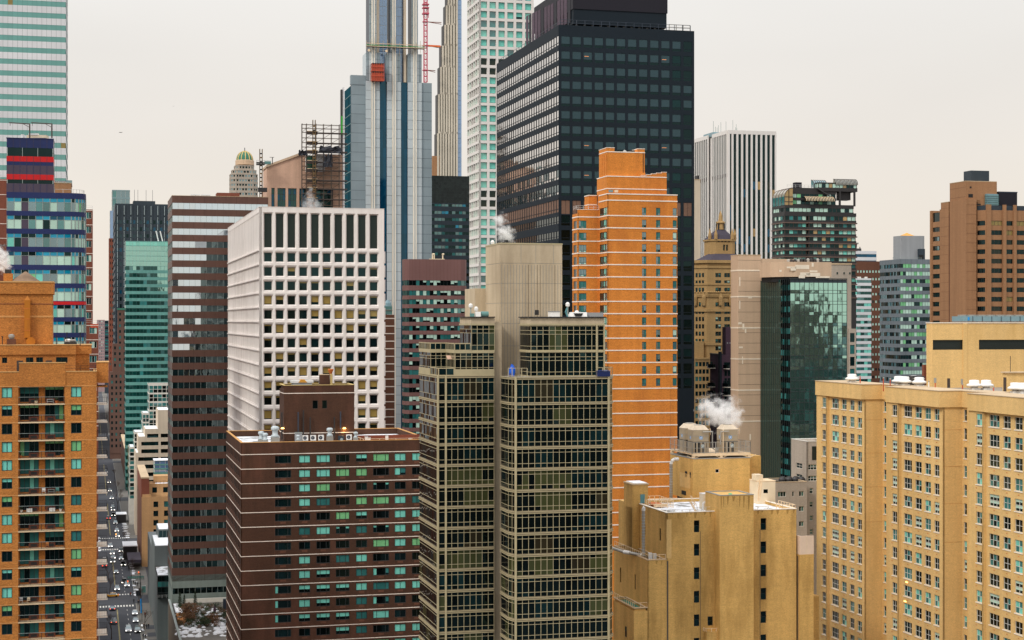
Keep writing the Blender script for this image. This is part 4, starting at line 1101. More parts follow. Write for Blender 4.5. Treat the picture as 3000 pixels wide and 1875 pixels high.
# ================================================================== grey and blue glass tower with white vertical strips, under construction
def stepped_steel_tower():
 b=Bld('steel_glass_tower','grey metal and blue glass tower with white vertical strips rising in shafts','building',1029,680,'buildings of the city')
 X,Z=b.X,b.Z;W=X(1265);D=b.D(1000.5);zt=Z(235)
 P=28/FPX*680
 cols=[(1029,1071,'metal_bluegrey',0),(1071,1087,'metal_silver',.6),(1096,1112,'metal_silver',.6),(1112,1133,'glass_deepblue',-.8),(1133,1148,'metal_silver',.6),(1157,1174,'metal_silver',.6),(1174,1194,'glass_deepblue',-.8),(1194,1210,'metal_silver',.6),(1218,1235,'metal_silver',.6),(1235,1265,'metal_bluegrey',0)]
 for a,c,mm,pr in cols:
  x0,x1=X(a),X(c);m=MB();z=zt+(2 if a<1060 else 0);
  while z>8:
   zz=max(z-P,8)
   if 'glass' in mm:
    for q in range(2):m.face([(x0+(x1-x0)*q/2,-pr,zz),(x0+(x1-x0)*(q+1)/2,-pr,zz),(x0+(x1-x0)*(q+1)/2,-pr+random.uniform(-.02,.02),z),(x0+(x1-x0)*q/2,-pr,z)],mm)
   else:m.box(x0,x1,-pr,0.4,zz+.06,z-.06,mm,'k')
   z=zz
  m.box(x0-.02,x1+.02,max(-pr,0)+.05,1.2,8,zt,'metal_dark','k')
  b.part('glass_strip' if 'glass' in mm else 'metal_panel',m)
 for a in(1092,1153,1214):
  m=MB();x=X(a)
  for dx in(-.62,.34):m.box(x+dx,x+dx+.36,-1.3,.4,8,330,'strip_cream')
  m.box(x-.28,x+.36,-1.0,.4,8,330,'metal_silver');b.part('white_strip',m)
 fl,L=seg((0,D),(0,0));m=MB()
 z=Z(250)
 while z>8:
  zz=max(z-P,8)
  for q in range(6):m.face([fl.P(L*q/6,zz),fl.P(L*(q+1)/6,zz),fl.P(L*(q+1)/6,z),fl.P(L*q/6,z)],'glass_flank' if q>1 else 'metal_silver' if q else 'navy_panel')
  m.face([fl.P(0,zz,-.05),fl.P(L,zz,-.05),fl.P(L,zz+.3,-.05),fl.P(0,zz+.3,-.05)],'frame_teal');z=zz
 b.part('glass_flank',m)
 b.body(rect(.1,W-.03,1.25,D),0,Z(252),'metal_bluegrey');b.body(rect(3,W-.03,1.25,D),Z(252),zt-.1,'metal_bluegrey','upper_core')
 m=MB();m.box(-.2,X(1071),-.1,2.5,Z(247),zt+2.2,'metal_bluegrey','b');b.part('shoulder_block',m)
 sh=[(1072,1113),(1131,1173),(1194,1235)]
 for i,(a,c) in enumerate(sh):
  x0,x1=X(a),X(c);ztm=Z(151);ym=0.9;m=MB();w=x1-x0
  for q in range(5):
   u,v=x0+w*q/5,x0+w*(q+1)/5
   for r_ in range(4):
    za,zb_=zt+(ztm-zt)*r_/4,zt+(ztm-zt)*(r_+1)/4;m.box(u+.04,v-.04,-.55,0,za+.04,zb_-.04,'metal_silver' if q in(1,3) else 'metal_bluegrey','k')
  m.box(x0,x1,0,8.7,zt,ztm-.1,'metal_silver')
  b.part('lower_shaft',m)
  m=MB();u0,u1=(X(1082),X(1103)) if i==0 else(X(1144),X(1159)) if i==1 else(X(1206),X(1224));z=ztm
  while z<325:
   m.box(u0,u0+(u1-u0)*.52,-.45,.6,z+.05,z+P-.05,'metal_bluegrey','k');m.box(u0+(u1-u0)*.55,u1,-.45,.6,z+.05,z+P-.05,'metal_silver','k');z+=P
  m.box(u0-.02,u1,.6,8.5,ztm-2,325,'metal_dark');b.part('upper_shaft',m)
 for a,c in((1106,1134),(1160,1183)):
  m=MB();x0,x1=X(a,3),X(c,3);z=zt
  while z<325:
   for q in range(4):
    u=x0+(x1-x0)*q/4;v=u+(x1-x0)/4;m.face([(u+.06,3,z+.1),(v-.06,3,z+.1),(v-.06,3,z+3.9),(u+.06,3,z+3.9)],'glass_blue')
   z+=4.0
  m.box(x0-1.0,x1,3.06,8,zt,325,'metal_silver');b.part('blue_glass_shaft',m)
 m=MB();m.box(X(1101,2),X(1109,2),.4,6,zt,325,'precast_cream');m.box(X(1181,2),X(1188,2),.4,6,zt,325,'precast_cream');b.part('stone_fin',m)
 b.finish();return b
SST=stepped_steel_tower()
# works platform round the shafts
b=SST
t=link(bpy.data.objects.new('works_platform',None));t.location=b.root.location;t.rotation_euler=b.root.rotation_euler
tag(t,'narrow steel works platform wrapped round the shafts of the blue grey tower','platform')
m=MB();x0,x1=b.X(1071),b.X(1240);z=b.Z(136)
for dz in(0,1.2):m.box(x0,x1,-2.6,-2.35,z+dz,z+dz+.18,'rail_cream')
m.box(x0,x1,-2.6,-1.5,z-.3,z,'dark_steel');m.box(x0,x1,-1.9,-1.7,z+.5,z+.8,'green_strip','k')
m.build('deck',t)
m=MB()
for i in range(15):x=x0+(x1-x0)*i/14;m.box(x-.07,x+.07,-2.55,-2.4,z-1.2-(i%3),z+2.4+(i%4)*.7,'tower_steel')
for px in(1078,1129):m.tube((b.X(px),-2.7,z-1.7),(b.X(px),-2.3,z-1.7),.55,'rail_cream',10)
m.build('post',t)
t=link(bpy.data.objects.new('construction_hoist',None));t.location=b.root.location;t.rotation_euler=b.root.rotation_euler
tag(t,'double red construction hoist hung on the front of the blue grey tower','hoist')
for i,(ya,yb) in enumerate(((187,210),(212,238))):
 m=MB();xa,xb=b.X(1085),b.X(1120);za,zb_=b.Z(yb),b.Z(ya)
 for z in(za,(za+zb_)/2,zb_-.2):m.box(xa,xb,-4.2,-1.4,z,z+.3,'hoist_red' if z<zb_-1 else 'dark_steel')
 for q in range(6):x=xa+(xb-xa)*q/5;m.box(x-.12,x+.12,-4.25,-4.1,za,zb_,'hoist_red');m.box(x-.12,x+.12,-1.45,-1.35,za,zb_,'hoist_red')
 m.box(xa+.2,xb-.2,-3.9,-1.6,za+.2,zb_-.3,'hoist_red');m.build('hoist_cage',t)
m=MB();m.tube((b.X(1052),3,b.Z(233)),(b.X(1052),3,b.Z(222)),.5,'galvanised',8);m.tube((b.X(1052),3,b.Z(222)),(b.X(1046),3,b.Z(219)),.6,'galvanised',8);o=m.build('vent_pipe',b.root)

def slender_tower():
 b=Bld('slender_tower','very slender stepped tower with pale vertical ribs behind the red crane mast','building',1275,1280,'buildings of the city')
 Z=b.Z;X=b.X;xr=X(1341);xg=X(1352.5)
 steps=[(1278,1000,391),(1281,391,276),(1287,276,196),(1292,196,133),(1299,133,72),(1304,72,15),(1309,15,-130)]
 m=MB();dk=MB()
 for i,(px,pb,pt) in enumerate(steps):
  x0=X(px);z0,z1=Z(pb),Z(pt);n=max(3,round((xr-x0)/2.1))
  for k in range(n):
   u=x0+(xr-x0)*k/n;w=(xr-x0)/n;m.box(u+w*.28,u+w*.95,-.9,.2,z0,z1+(1.5 if k%2 else 0),'terracotta_pale','k')
  q=0
  fl,L=seg((x0+.3,9),(x0+.3,0));dk.face([fl.P(0,z0),fl.P(L,z0),fl.P(L,z1),fl.P(0,z1)],'dark_bronze')  # shade of the left flank put into its dark bronze colour
  dk.box(x0+.3,x0+.31,0,9,z1-.02,z1,'dark_bronze')
  m.face([(x0+.3,.05,z0),(xr,.05,z0),(xr,.05,z1),(x0+.3,.05,z1)],'glass_brown')
  m.face([(x0+.3,0,z1),(xr,0,z1),(xr,9,z1),(x0+.3,9,z1)],'terracotta_pale')
 b.part('ribbed_front',m);b.part('dark_flank',dk)
 g=MB();z=60
 while z<Z(-120):g.box(xr,xg,.4,13,z,z+3.6,'glass_blue','lk');z+=3.75
 b.part('glass_side',g)
 m=MB();m.box(X(1267),X(1290),-.4,13,60,Z(457),'brick_fawn');b.part('base_block',m)
slender_tower()

def crane():
 b=Bld('tower_crane_mast','tall red lattice crane mast tied back to the slender tower','crane',1243,1270,None);Z=b.Z
 z0,z1=Z(240),Z(-60);w=2.5;n=int((z1-z0)/4.2);m=MB()
 for x,y in((0,0),(w,0),(w,w),(0,w)):m.box(x-.2,x+.2,y-.2,y+.2,z0,z1,'crane_red')
 for k in range(n+1):
  z=z0+k*(z1-z0)/n;m.box(0,w,-.15,.15,z-.25,z+.25,'crane_red');m.box(0,w,w-.15,w+.15,z-.2,z+.2,'crane_red');m.box(-.15,.15,0,w,z-.2,z+.2,'crane_red')
  if k<n:zz=z0+(k+1)*(z1-z0)/n;m.tube((0,0,z),(w,0,zz),.13,'crane_red',4);m.tube((0,w,zz),(w,w,z),.13,'crane_red',4);m.tube((0,0,z),(0,w,zz),.13,'crane_red',4)
 m.build('lattice_mast',b.root)
 m=MB()
 for py,h in((14,.8),(24,.8),(41,1.0)):m.box(-1.2,w+1.2,-1.2,w+1.2,Z(py),Z(py)+h,'crane_red')
 for x in(-.7,w+.7):m.box(x-.25,x+.25,-.7,-.3,Z(52),Z(20),'crane_red')
 m.build('climbing_frame',b.root)
 for py,mm,r in((63,'brick_maroon',.35),(133,'crane_orange',.9),(205,'brick_maroon',.35)):
  m=MB();xe=b.X({63:1294,133:1291,205:1276}[py]);m.tube((w,1,Z(py)),(xe,1,Z(py)),r,mm,4);m.tube((w,1,Z(py)),(xe,1,Z(py+5)),.3,'brick_maroon',4);m.box(-1,w+.6,-.5,w+.5,Z(py)-.3,Z(py)+.3,'crane_red');m.build('wall_tie',b.root)
crane()

def white_grid_tower():
 b=Bld('white_grid_tower','very tall white concrete tower with a square window grid, left of the black block','building',1404,860,'buildings of the city')
 X,Z=b.X,b.Z;W=X(1563.5);D=b.D(1368.5);P=27.72/FPX*860;zt=Z(3)+3*P;nrow=38
 uw=X(1427)-X(1408.3);us=[(X(1408.3+26*i),X(1408.3+26*i)+uw) for i in range(6)]
 z0=Z(23);wh=19.5/FPX*860
 zs=[(z0+3*P-k*P,z0+3*P-k*P+wh) for k in range(nrow)]
 gl=[(('blind_teal',.92,'glass_black'),),(('blind_teal',.6,'glass_dark'),),('glass_teal',),('glass_mint',),(('blind_green',.9,'glass_black'),)]
 pl=[pane(uw,wh,(1,),(1,),(lambda i,j,g=g:g[0]),'frame_teal',.15) for g in gl]
 lv=pane(uw,wh,(1,),(3,),lambda i,j:'glass_brown','frame_white',.1,.2)
 def wn(ui,zi,w,h):
  k=nrow-1-zi-3
  if k in(6,7,20,21):return lv
  if k in(2,):return pl[2]
  return random.choice([pl[0]]*4+[pl[3]]*4+[pl[1],pl[2]])
 punched(b,Fr(0,0,0),0,W,20,zt,us,zs,'white_gridwork',.9,wn)
 fl,L=seg((0,D),(0,0));g=L/6;us2=[(i*g+.35,i*g+g-.35) for i in range(6)]
 sw=[pane(us2[0][1]-us2[0][0],wh,(1,1),(1,),(lambda i,j,q=q:q),'frame_white',.1) for q in('blind_pale','glass_mint','glass_dark')]
 punched(b,fl,0,L,20,zt,us2,zs,'white_gridwork',.8,lambda*a:random.choice(sw),name='side_window',wname='side_wall')
 b.body(rect(.95,W-.02,1.05,D),0,zt-.1,'white_gridwork');b.finish()
white_grid_tower()

def black_tower():
 b=Bld('black_office_block','huge black glass office block with long rows of windows','building',1637,425,'buildings of the city')
 X,Z=b.X,b.Z;W=X(2034);D=b.D(1455);P=43.75/FPX*425;zt=Z(74);n=24
 gap=32.9/FPX*425*1.03;u0=X(1644.5);ww=X(1670)-u0
 us=[(X(1644.5+32.55*i),X(1644.5+32.55*i)+ww) for i in range(12)]
 zA=Z(105);wh=Z(105)-Z(135.5)
 zs=[(zA-wh-k*P,zA-k*P) for k in range(n)]
 lit=pane(ww,wh,(1,),(1,3),lambda i,j:'glass_grey' if j else 'glass_black','black_metal',.03,.12)
 ds=[pane(ww,wh,(1,),(1,3),(lambda i,j,q=q:q if j else 'glass_black'),'black_metal',.03,.12) for q in('glass_grey','glass_grey','glass_dark')]
 dk=[pane(ww,wh,(1,),(1,3),(lambda i,j,q=q:q if j else 'glass_black'),'black_metal',.03,.12) for q in('glass_black','glass_dark')]
 litp=MB();litp.add(ds[0]);litp.box(ww*.1,ww*.62,-.03,-.006,wh*.56,wh*.60,'dim_orange')
 lo=pane(ww,wh+.9,(1,1),(1,),lambda i,j:'louvre_bronze','black_metal',.05)
 def wn(ui,zi,w,h):
  k=n-1-zi
  if k==11:return lo
  if(k,ui) in((1,2),(1,9),(7,2),(7,9),(9,2)):return litp
  if k>11:return random.choice(dk)
  return dk[0] if ui==11 and random.random()<.8 else ds[2] if ui==10 and random.random()<.5 else random.choice(ds[:2])
 zs2=[(a-(.9 if i==11 else 0),c) for i,(a,c) in enumerate(zs)]
 punched(b,Fr(0,0,0),0,W,2,zt,us,zs2,'black_metal',.12,wn)
 # long flank
 path=[(0,D),(0,0)]
 zf=[(zA-wh*.86-k*P,zA+.15-k*P) for k in range(n) if k<11];zf2=[(zA-wh*.8-k*P,zA-.3-k*P) for k in range(12,n)]
 b.bands(path,zf+[(zs[11][0]-.4,zs[11][1]+.2)]+zf2,zt,2,'black_metal',lambda bi,si,i,j,nn:('louvre_bronze' if bi==11 else 'glass_black' if bi>11 else('glass_sheen' if bi<9 else pick([('glass_silver_dark',1),('glass_sheen',2 if bi==9 else.4)]))),D/27.0,.12,.28,'black_metal',(1,3),name='side_window_band',bh=.12,bd=.1,tilt=.004,wname='side_wall')  # sky sheen put into the upper flank by brighter mirror panes, lower ones dark
 b.body(rect(.2,W-.01,.24,D),0,zt-.1,'black_metal')
 m=MB();m.box(0,W,0,D,zt,zt+.15,'black_metal');b.part('roof',m)
 r=MB();railing(r,[(.6,.8),(W-.8,.8)],zt+.1,1.6,2.2,'metal_dark',.06,(1,.5));railing(r,[(.6,.8),(.6,D)],zt+.1,1.2,3,'metal_dark',.05,(1,));railing(r,[(X(1953,3),1.0),(W-.8,1.0)],zt+.1,1.7,2.2,'galvanised',.08,(1,.6));b.part('roof_railing',r)
 # penthouse raised on legs
 y=4.5;x0,x1=X(1680,y),X(1953,y);zb_=Z(75,x0,y);D2=b.D(1567,x0)-y
 m=MB();m.box(x0,x1,y,y+D2,zb_+.5,Z(23,0,y),'black_metal');m.box(x0-.2,x1+.2,y-.2,y+D2+.2,Z(23,0,y),Z(-60,0,y),'black_mech');b.part('penthouse',m)
 m=MB()
 for i in range(14):m.box(x0-.26,x0-.2,y+2+i*3.3,y+2+i*3.3+2.6,Z(60-(i%3)*4,0,y),Z(10-i*2,0,y)+3,'mech_pale' if i%4 else 'black_mech')
 b.part('louvre_panel',m)
 m=MB()
 for i in range(12):x=x0+1+(x1-x0-2)*i/11;m.box(x-.3,x+.3,y+.3,y+.9,zt,zb_+.5,'dark_steel');
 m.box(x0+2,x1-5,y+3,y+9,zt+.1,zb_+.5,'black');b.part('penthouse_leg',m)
 b.finish()
black_tower()

def teal_patch():
 b=Bld('dark_panelled_block','dark patchwork clad office block with turquoise window rows beside the white grid tower','building',1262,735,'buildings of the city')
 X,Z=b.X,b.Z;W=X(1375);P=20.3/FPX*735;zt=Z(514)
 zw=[(Z(604),Z(597))]+[(Z(626)-k*P,Z(617.5)-k*P) for k in range(11)]
 b.bands([(0,20),(0,0),(W,0)],zw,Z(594),60,'dark_tower',lambda bi,si,i,j,n:pick([('glass_turq',.8),('glass_teal',4),('blind_deep',3),('glass_black',2)]) if i%5 else 'glass_black',1.6,.12,.12,'frame_dark')
 m=MB();n=15;r_=9
 for i in range(n):
  for k in range(r_):m.box(W*i/n,W*(i+1)/n-.02,-.02-random.random()*.05,.2,Z(594)+(zt-Z(594))*k/r_,Z(594)+(zt-Z(594))*(k+1)/r_-.02,'dark_patch','k')
 b.part('patchwork_cladding',m);b.body(rect(0,W,.2,20),0,zt-.05,'dark_tower');b.finish()
teal_patch()

def pediment_tower():
 b=Bld('pink_stone_tower','pink stone tower with a broken gable top, partly behind scaffolding','building',782,620,'buildings of the city')
 X,Z=b.X,b.Z;D=b.D(768)
 us=[(X(a),X(c)) for a,c in((795,804.5),(813,837),(844,869),(877,900),(925,976))];za,zc=Z(640),Z(550)
 x1=X(1003);ze=Z(545);m=MB();wall(m,Fr(0,0,0),0,x1,60,ze,us,[(za,zc)],'stone_pink',.8);b.part('wall',m)
 for u,v in us:
  n=1 if v-u<2 else 3;b.win(pane(v-u,zc-za,(1,)*n,(1,)*5,chooser([('glass_deepblue',2),('glass_green_dark',3)]),'dark_steel',.12,.12),Fr(0,0,0),u,za,.79)
 g=[(0,Z(491)),(X(803),Z(482)),(X(877),Z(453)),(X(895),Z(449)),(X(895),Z(500)),(X(925),Z(500)),(X(925),Z(447)),(X(996),Z(447)),(x1,Z(450))]
 m=MB();pts=[(0,0,ze)]+[(x,0,z) for x,z in g]+[(x1,0,ze)]
 m.face(pts[::-1] and[(x,y,z) for x,y,z in pts][::-1],'stone_pink');back=[(x,14,z) for x,y,z in pts]
 for i in range(len(pts)):j=(i+1)%len(pts);m.face([pts[i],pts[j],back[j],back[i]],'stone_pink')
 b.part('gable',m)
 m=MB();
 for(xa,z1),(xb,z2) in(((-.3,Z(491)),(X(803),Z(482))),((X(803),Z(482)),(X(880),Z(452)))):
  m.mesh_add([(xa,-.5,z1),(xb,-.5,z2),(xb,-.5,z2+.9),(xa,-.5,z1+.9),(xa,14,z1),(xb,14,z2),(xb,14,z2+.9),(xa,14,z1+.9)],[(0,1,2,3),(3,2,6,7),(0,3,7,4),(1,0,4,5),(1,5,6,2)],'stone_tan')
 b.part('coping',m)
 m=MB();m.box(-.3,0,D-2,D,60,Z(497),'stone_pink');b.part('side_wall',m)
 b.body(rect(0.02,x1-.02,.95,D),0,ze,'stone_pink')
 m=MB();m.box(X(926),X(952),-.2,2,Z(500),Z(448),'sheeting');m.box(X(897),X(922),-.05,.4,Z(500),Z(452),'copper_green');b.part('sheeted_opening',m)
 b.finish()
 # scaffolding
 t=link(bpy.data.objects.new('scaffolding',None));t.location=b.root.location;t.rotation_euler=b.root.rotation_euler
 tag(t,'tall tube scaffolding with plank decks over the gable of the pink stone tower','scaffolding')
 xs=[X(p) for p in(882,895,923,945,968,991)];m=MB();zb_,zT=Z(604),Z(361)
 for x in xs:
  for y in(-3.4,-1.6):m.tube((x,y,zb_),(x,y,zT),.13,'scaffold_steel',4)
 z=zb_;k=0
 lv=[Z(p) for p in(600,582,566,551,536,526,512,498,486,473,458,442,430,417,403,387,375,364)]
 for z in lv:
  for y in(-3.4,-1.6):m.tube((xs[0],y,z),(X(1014) if y<-2 else xs[-1],y,z),.1,'scaffold_steel',4)
 for za,zb2 in zip(lv,lv[1:]):
  for i in range(len(xs)-1):
   if(i+k)%2:m.tube((xs[i],-3.4,za),(xs[i+1],-3.4,zb2),.08,'scaffold_steel',3)
  k+=1
 m.build('scaffold_frame',t)
 for p in(387,417,443,473,497,527,552,582):
  m=MB();z=Z(p);m.box(X(896),X(1013),-3.6,-1.7,z-.35,z,'scaffold_deck');m.box(X(895),X(926),-4.2,-3.6,z-.9,z+.3,'scaffold_deck');m.box(X(896),X(926),-4.25,-4.2,z+.3,z+.5,'rail_cream');m.build('scaffold_deck',t)
 t2=link(bpy.data.objects.new('hoist_mast',None));t2.location=b.root.location;t2.rotation_euler=b.root.rotation_euler
 tag(t2,'yellow and dark hoist mast standing in front of the scaffolding','hoist mast','hoist masts')
 m=MB()
 def mast(xc,y,z0,z1,m):
  for dx in(-.45,.45):m.box(xc+dx-.12,xc+dx+.12,y-.12,y+.12,z0,z1,'yellow_mast');m.box(xc+dx-.12,xc+dx+.12,y+.78,y+1.02,z0,z1,'dark_steel')
  n=int((z1-z0)/1.5)
  for i in range(n):m.box(xc-.5,xc+.5,y-.14,y+.1,z0+i*1.5,z0+i*1.5+.5,'dark_steel' if i%2 else 'yellow_mast')
 mast(X(915),-5.4,Z(604),Z(352),m);m.build('lattice',t2)
 t3=link(bpy.data.objects.new('hoist_mast',None));t3.location=b.root.location;t3.rotation_euler=b.root.rotation_euler
 tag(t3,'yellow tipped hoist mast with a small work platform left of the pink stone gable','hoist mast','hoist masts')
 m=MB();mast(X(765,-4),-4,Z(606),Z(440),m);m.build('lattice',t3)
 m=MB();xa,xb=X(751,-4),X(803,-4)
 for z in(Z(487),Z(482)):m.box(xa,X(775,-4),-5,-3,z,z+.4,'dark_steel')
 m.box(X(775,-4),X(793,-4),-5,-3,Z(484),Z(476),'tank_teal');m.tube((xa,-4,Z(473)),(X(792,-4),-4,Z(473)),.1,'rail_metal',4);m.tube((X(798,-4),-4,Z(484)),(X(798,-4),-4,Z(463)),.2,'dark_steel',4);m.box(X(790,-4),X(803,-4),-4.2,-3.8,Z(464),Z(463),'dark_steel')
 for p in(752,760,770,775,785,793):m.tube((X(p,-4),-4,Z(487)),(X(p,-4),-4,Z(473)),.1,'rail_metal',4)
 m.box(X(756,-4),X(782,-4),-5,-3,Z(565),Z(553),'dark_steel');m.build('work_platform',t3)
 random.seed(11)
 def rag(px0,px1,py0,py1,y,nm,lab,mm):
  bm=MB();n=9;r=4;V=[];
  for j in range(r):
   for i in range(n):V.append((X(px0)+(X(px1)-X(px0))*i/(n-1)+random.uniform(-.3,.3),y+random.uniform(-.6,.6),Z(py1)+(Z(py0)-Z(py1))*(j/(r-1))*(.55+.45*abs(math.sin(i*1.1+.5)))))
  V2=[(a,c+.15,d) for a,c,d in V];F=[(j*n+i,j*n+i+1,(j+1)*n+i+1,(j+1)*n+i) for j in range(r-1) for i in range(n-1)]
  bm.mesh_add(V,F,mm);bm.mesh_add(V2,[f[::-1] for f in F],mm);o=bm.build(nm);o.matrix_world=Matrix.Translation(b.root.location)@Matrix.Rotation(YAW,4,'Z');tag(o,lab,'netting','loose netting on the scaffolding');
 rag(930,994,424,447,-3.8,'netting','dark crumpled debris netting blown over the scaffolding above the white sheeting','netting')
 rag(944,972,447,488,-3.7,'netting','dark netting panel hanging on the scaffolding below the crumpled netting','netting')
 rag(871,897,438,456,-3.9,'netting','small torn dark netting flapping at the left corner of the scaffolding','netting')
pediment_tower()
random.seed(21)
m=MB();p0=wpt(1003,300,640)
b=Bld('green_corner_strip','dark vertical steel strip with a green upper length beside the scaffolding','building strip',999,645,'buildings of the city')
m.box(0,b.X(1004),0,2,60,b.Z(262),'dark_steel');b.part('strip',m);m=MB();m.box(b.X(1004),b.X(1009),0.3,2,60,b.Z(255),'sheeting');b.part('sheet',m);m=MB();m.box(0.0,b.X(1004),-.05,0,b.Z(395),b.Z(340),'green_strip');b.part('green_cover',m)

def dome_tower():
 b=Bld('domed_tower','distant beige tower with a ribbed green dome','building',676,1450,'buildings of the city')
 X,Z=b.X,b.Z;tiers=[(676,757,508,620,0),(681,753,496,508,2),(689,746,483,496,4)]
 for p0,p1,pt,pb,y in tiers:
  x0,x1=X(p0,y),X(p1,y);c=(x1-x0)*.18;zt,zb_=Z(pt,0,y),Z(pb,0,y);n=max(1,int((zt-zb_)/4.0))
  path=[(x0,y+c+12),(x0,y+c),(x0+c,y),(x1-c,y),(x1,y+c),(x1,y+c+12)]
  b.bands(path,[(zt-2.8-k*4.0,zt-.9-k*4.0) for k in range(n)],zt,zb_,'stone_grey',chooser([('glass_black',3),('glass_bluegrey',3)]),2.6,.2,.9,'stone_grey')
  b.body(path,zb_,zt-.02,'stone_grey',inner=.3)
 xc,yc=X(717,18),18;r=(X(742,18)-X(692,18))/2;z0,z1=Z(483,0,18),Z(470,0,18)
 m=MB();m.lathe(xc,yc,[(r*1.1,z0),(r*1.1,z1),(r,z1+.4)],'stone_tan',20);b.part('drum',m)
 H=Z(443,0,18)-z1;m=MB();prof=[(r*.95*math.cos(t*math.pi/16)**.9 if t<8 else.4,z1+H*math.sin(t*math.pi/16)) for t in range(9)]
 m.lathe(xc,yc,prof,'copper_green',24);b.part('dome',m,smooth=False)
 m=MB()
 for k in range(12):
  a=k*math.pi/6;P=[(xc+math.cos(a)*q*1.01,yc+math.sin(a)*q*1.01,z+.1) for q,z in prof];m.path(P,.55,'cap_gold',4)
 b.part('dome_rib',m);m=MB();m.tube((xc,yc,z1+H),(xc,yc,z1+H+3.5),.35,'metal_dark',5);m.lathe(xc,yc,[(1.6,z1+H-.5),(1.6,z1+H+.6)],'cap_gold',10);b.part('finial',m);b.finish()
dome_tower()

def mauve_banded():
 b=Bld('mauve_banded_block','mauve panelled office block with rounded corners and green window bands','building',1198,600,'buildings of the city')
 X,Z=b.X,b.Z;P=25.85/FPX*600;xl=X(1187);W=X(1371);R=2.6;Dm=b.D(1178,xl)
 path=[(xl,Dm),(xl,R*.7),(xl+.3*R,.25*R),(0,0),(W-R,0),(W-.35*R,.35*R),(W,R),(W,24)]
 zw=[(Z(836),Z(821))]+[(Z(865.5)-k*P,Z(851)-k*P) for k in range(17)]
 def g(bi,si,i,j,n):
  if si in(0,1,2):return 'glass_green_dark'
  return pick([(('blind_pale',random.choice((.4,.7,.98)),'glass_black'),6 if bi in(1,2,4,5,6,8) else 1.4),('blind_deep',2),('glass_black',1.5),('glass_teal',1.2)])
 b.bands(path,zw,Z(759),30,'panel_mauve',g,1.35,.12,.07,'frame_dark',joints=(1.35,.05,'brick_cocoa'))
 m=MB();m.face([(x,y,Z(759)) for x,y in path],'roof_gravel');b.part('roof',m);b.body(path,0,Z(759)-.1,'panel_mauve',inner=.3)
 m=MB()
 for px in(1267,1272,1297):m.tube((X(px,5),5,Z(759)),(X(px,5),5,Z(740)),.22,'cream_metal',6)
 for px in(1267,1295):m.tube((X(px,5),5,Z(742)),(X(px+6,5),5,Z(742)),.3,'cream_metal',6)
 m.box(X(1258,5),X(1302,5),4.5,5.5,Z(759),Z(756),'cream_metal');b.part('roof_rig',m)
mauve_banded()
b=Bld('narrow_brown_block','narrow brown brick block with white bands right of the white precast block','building',1118,520,'buildings of the city')
m=MB();W=b.X(1155.5);zt=b.Z(922);m.box(0,W,0,14,0,zt,'brick_cocoa');b.part('wall',m);m=MB()
for k in range(24):z=b.Z(933)-k*22.2/FPX*520;m.box(0,W+.06,-.08,14,z-.14,z+.14,'band_white')
b.part('stone_band',m)
t=link(bpy.data.objects.new('cooling_tower',None));t.matrix_world=Matrix.Translation(wpt(1128,921,524))@Matrix.Rotation(YAW,4,'Z')
tag(t,'grey green rooftop cooling unit on top of the narrow brown block','cooling tower','rooftop cooling towers')
m=MB();m.box(0,2.3,0,2.5,0,2.6,'tank_teal');m.box(-.2,2.5,-.2,2.7,1.3,1.5,'galvanised');m.build('casing',t);m=MB();m.lathe(1.15,1.25,[(1.3,2.6),(1.1,3.6),(.5,4.6)],'screen_blue',10);m.build('fan_cowl',t)

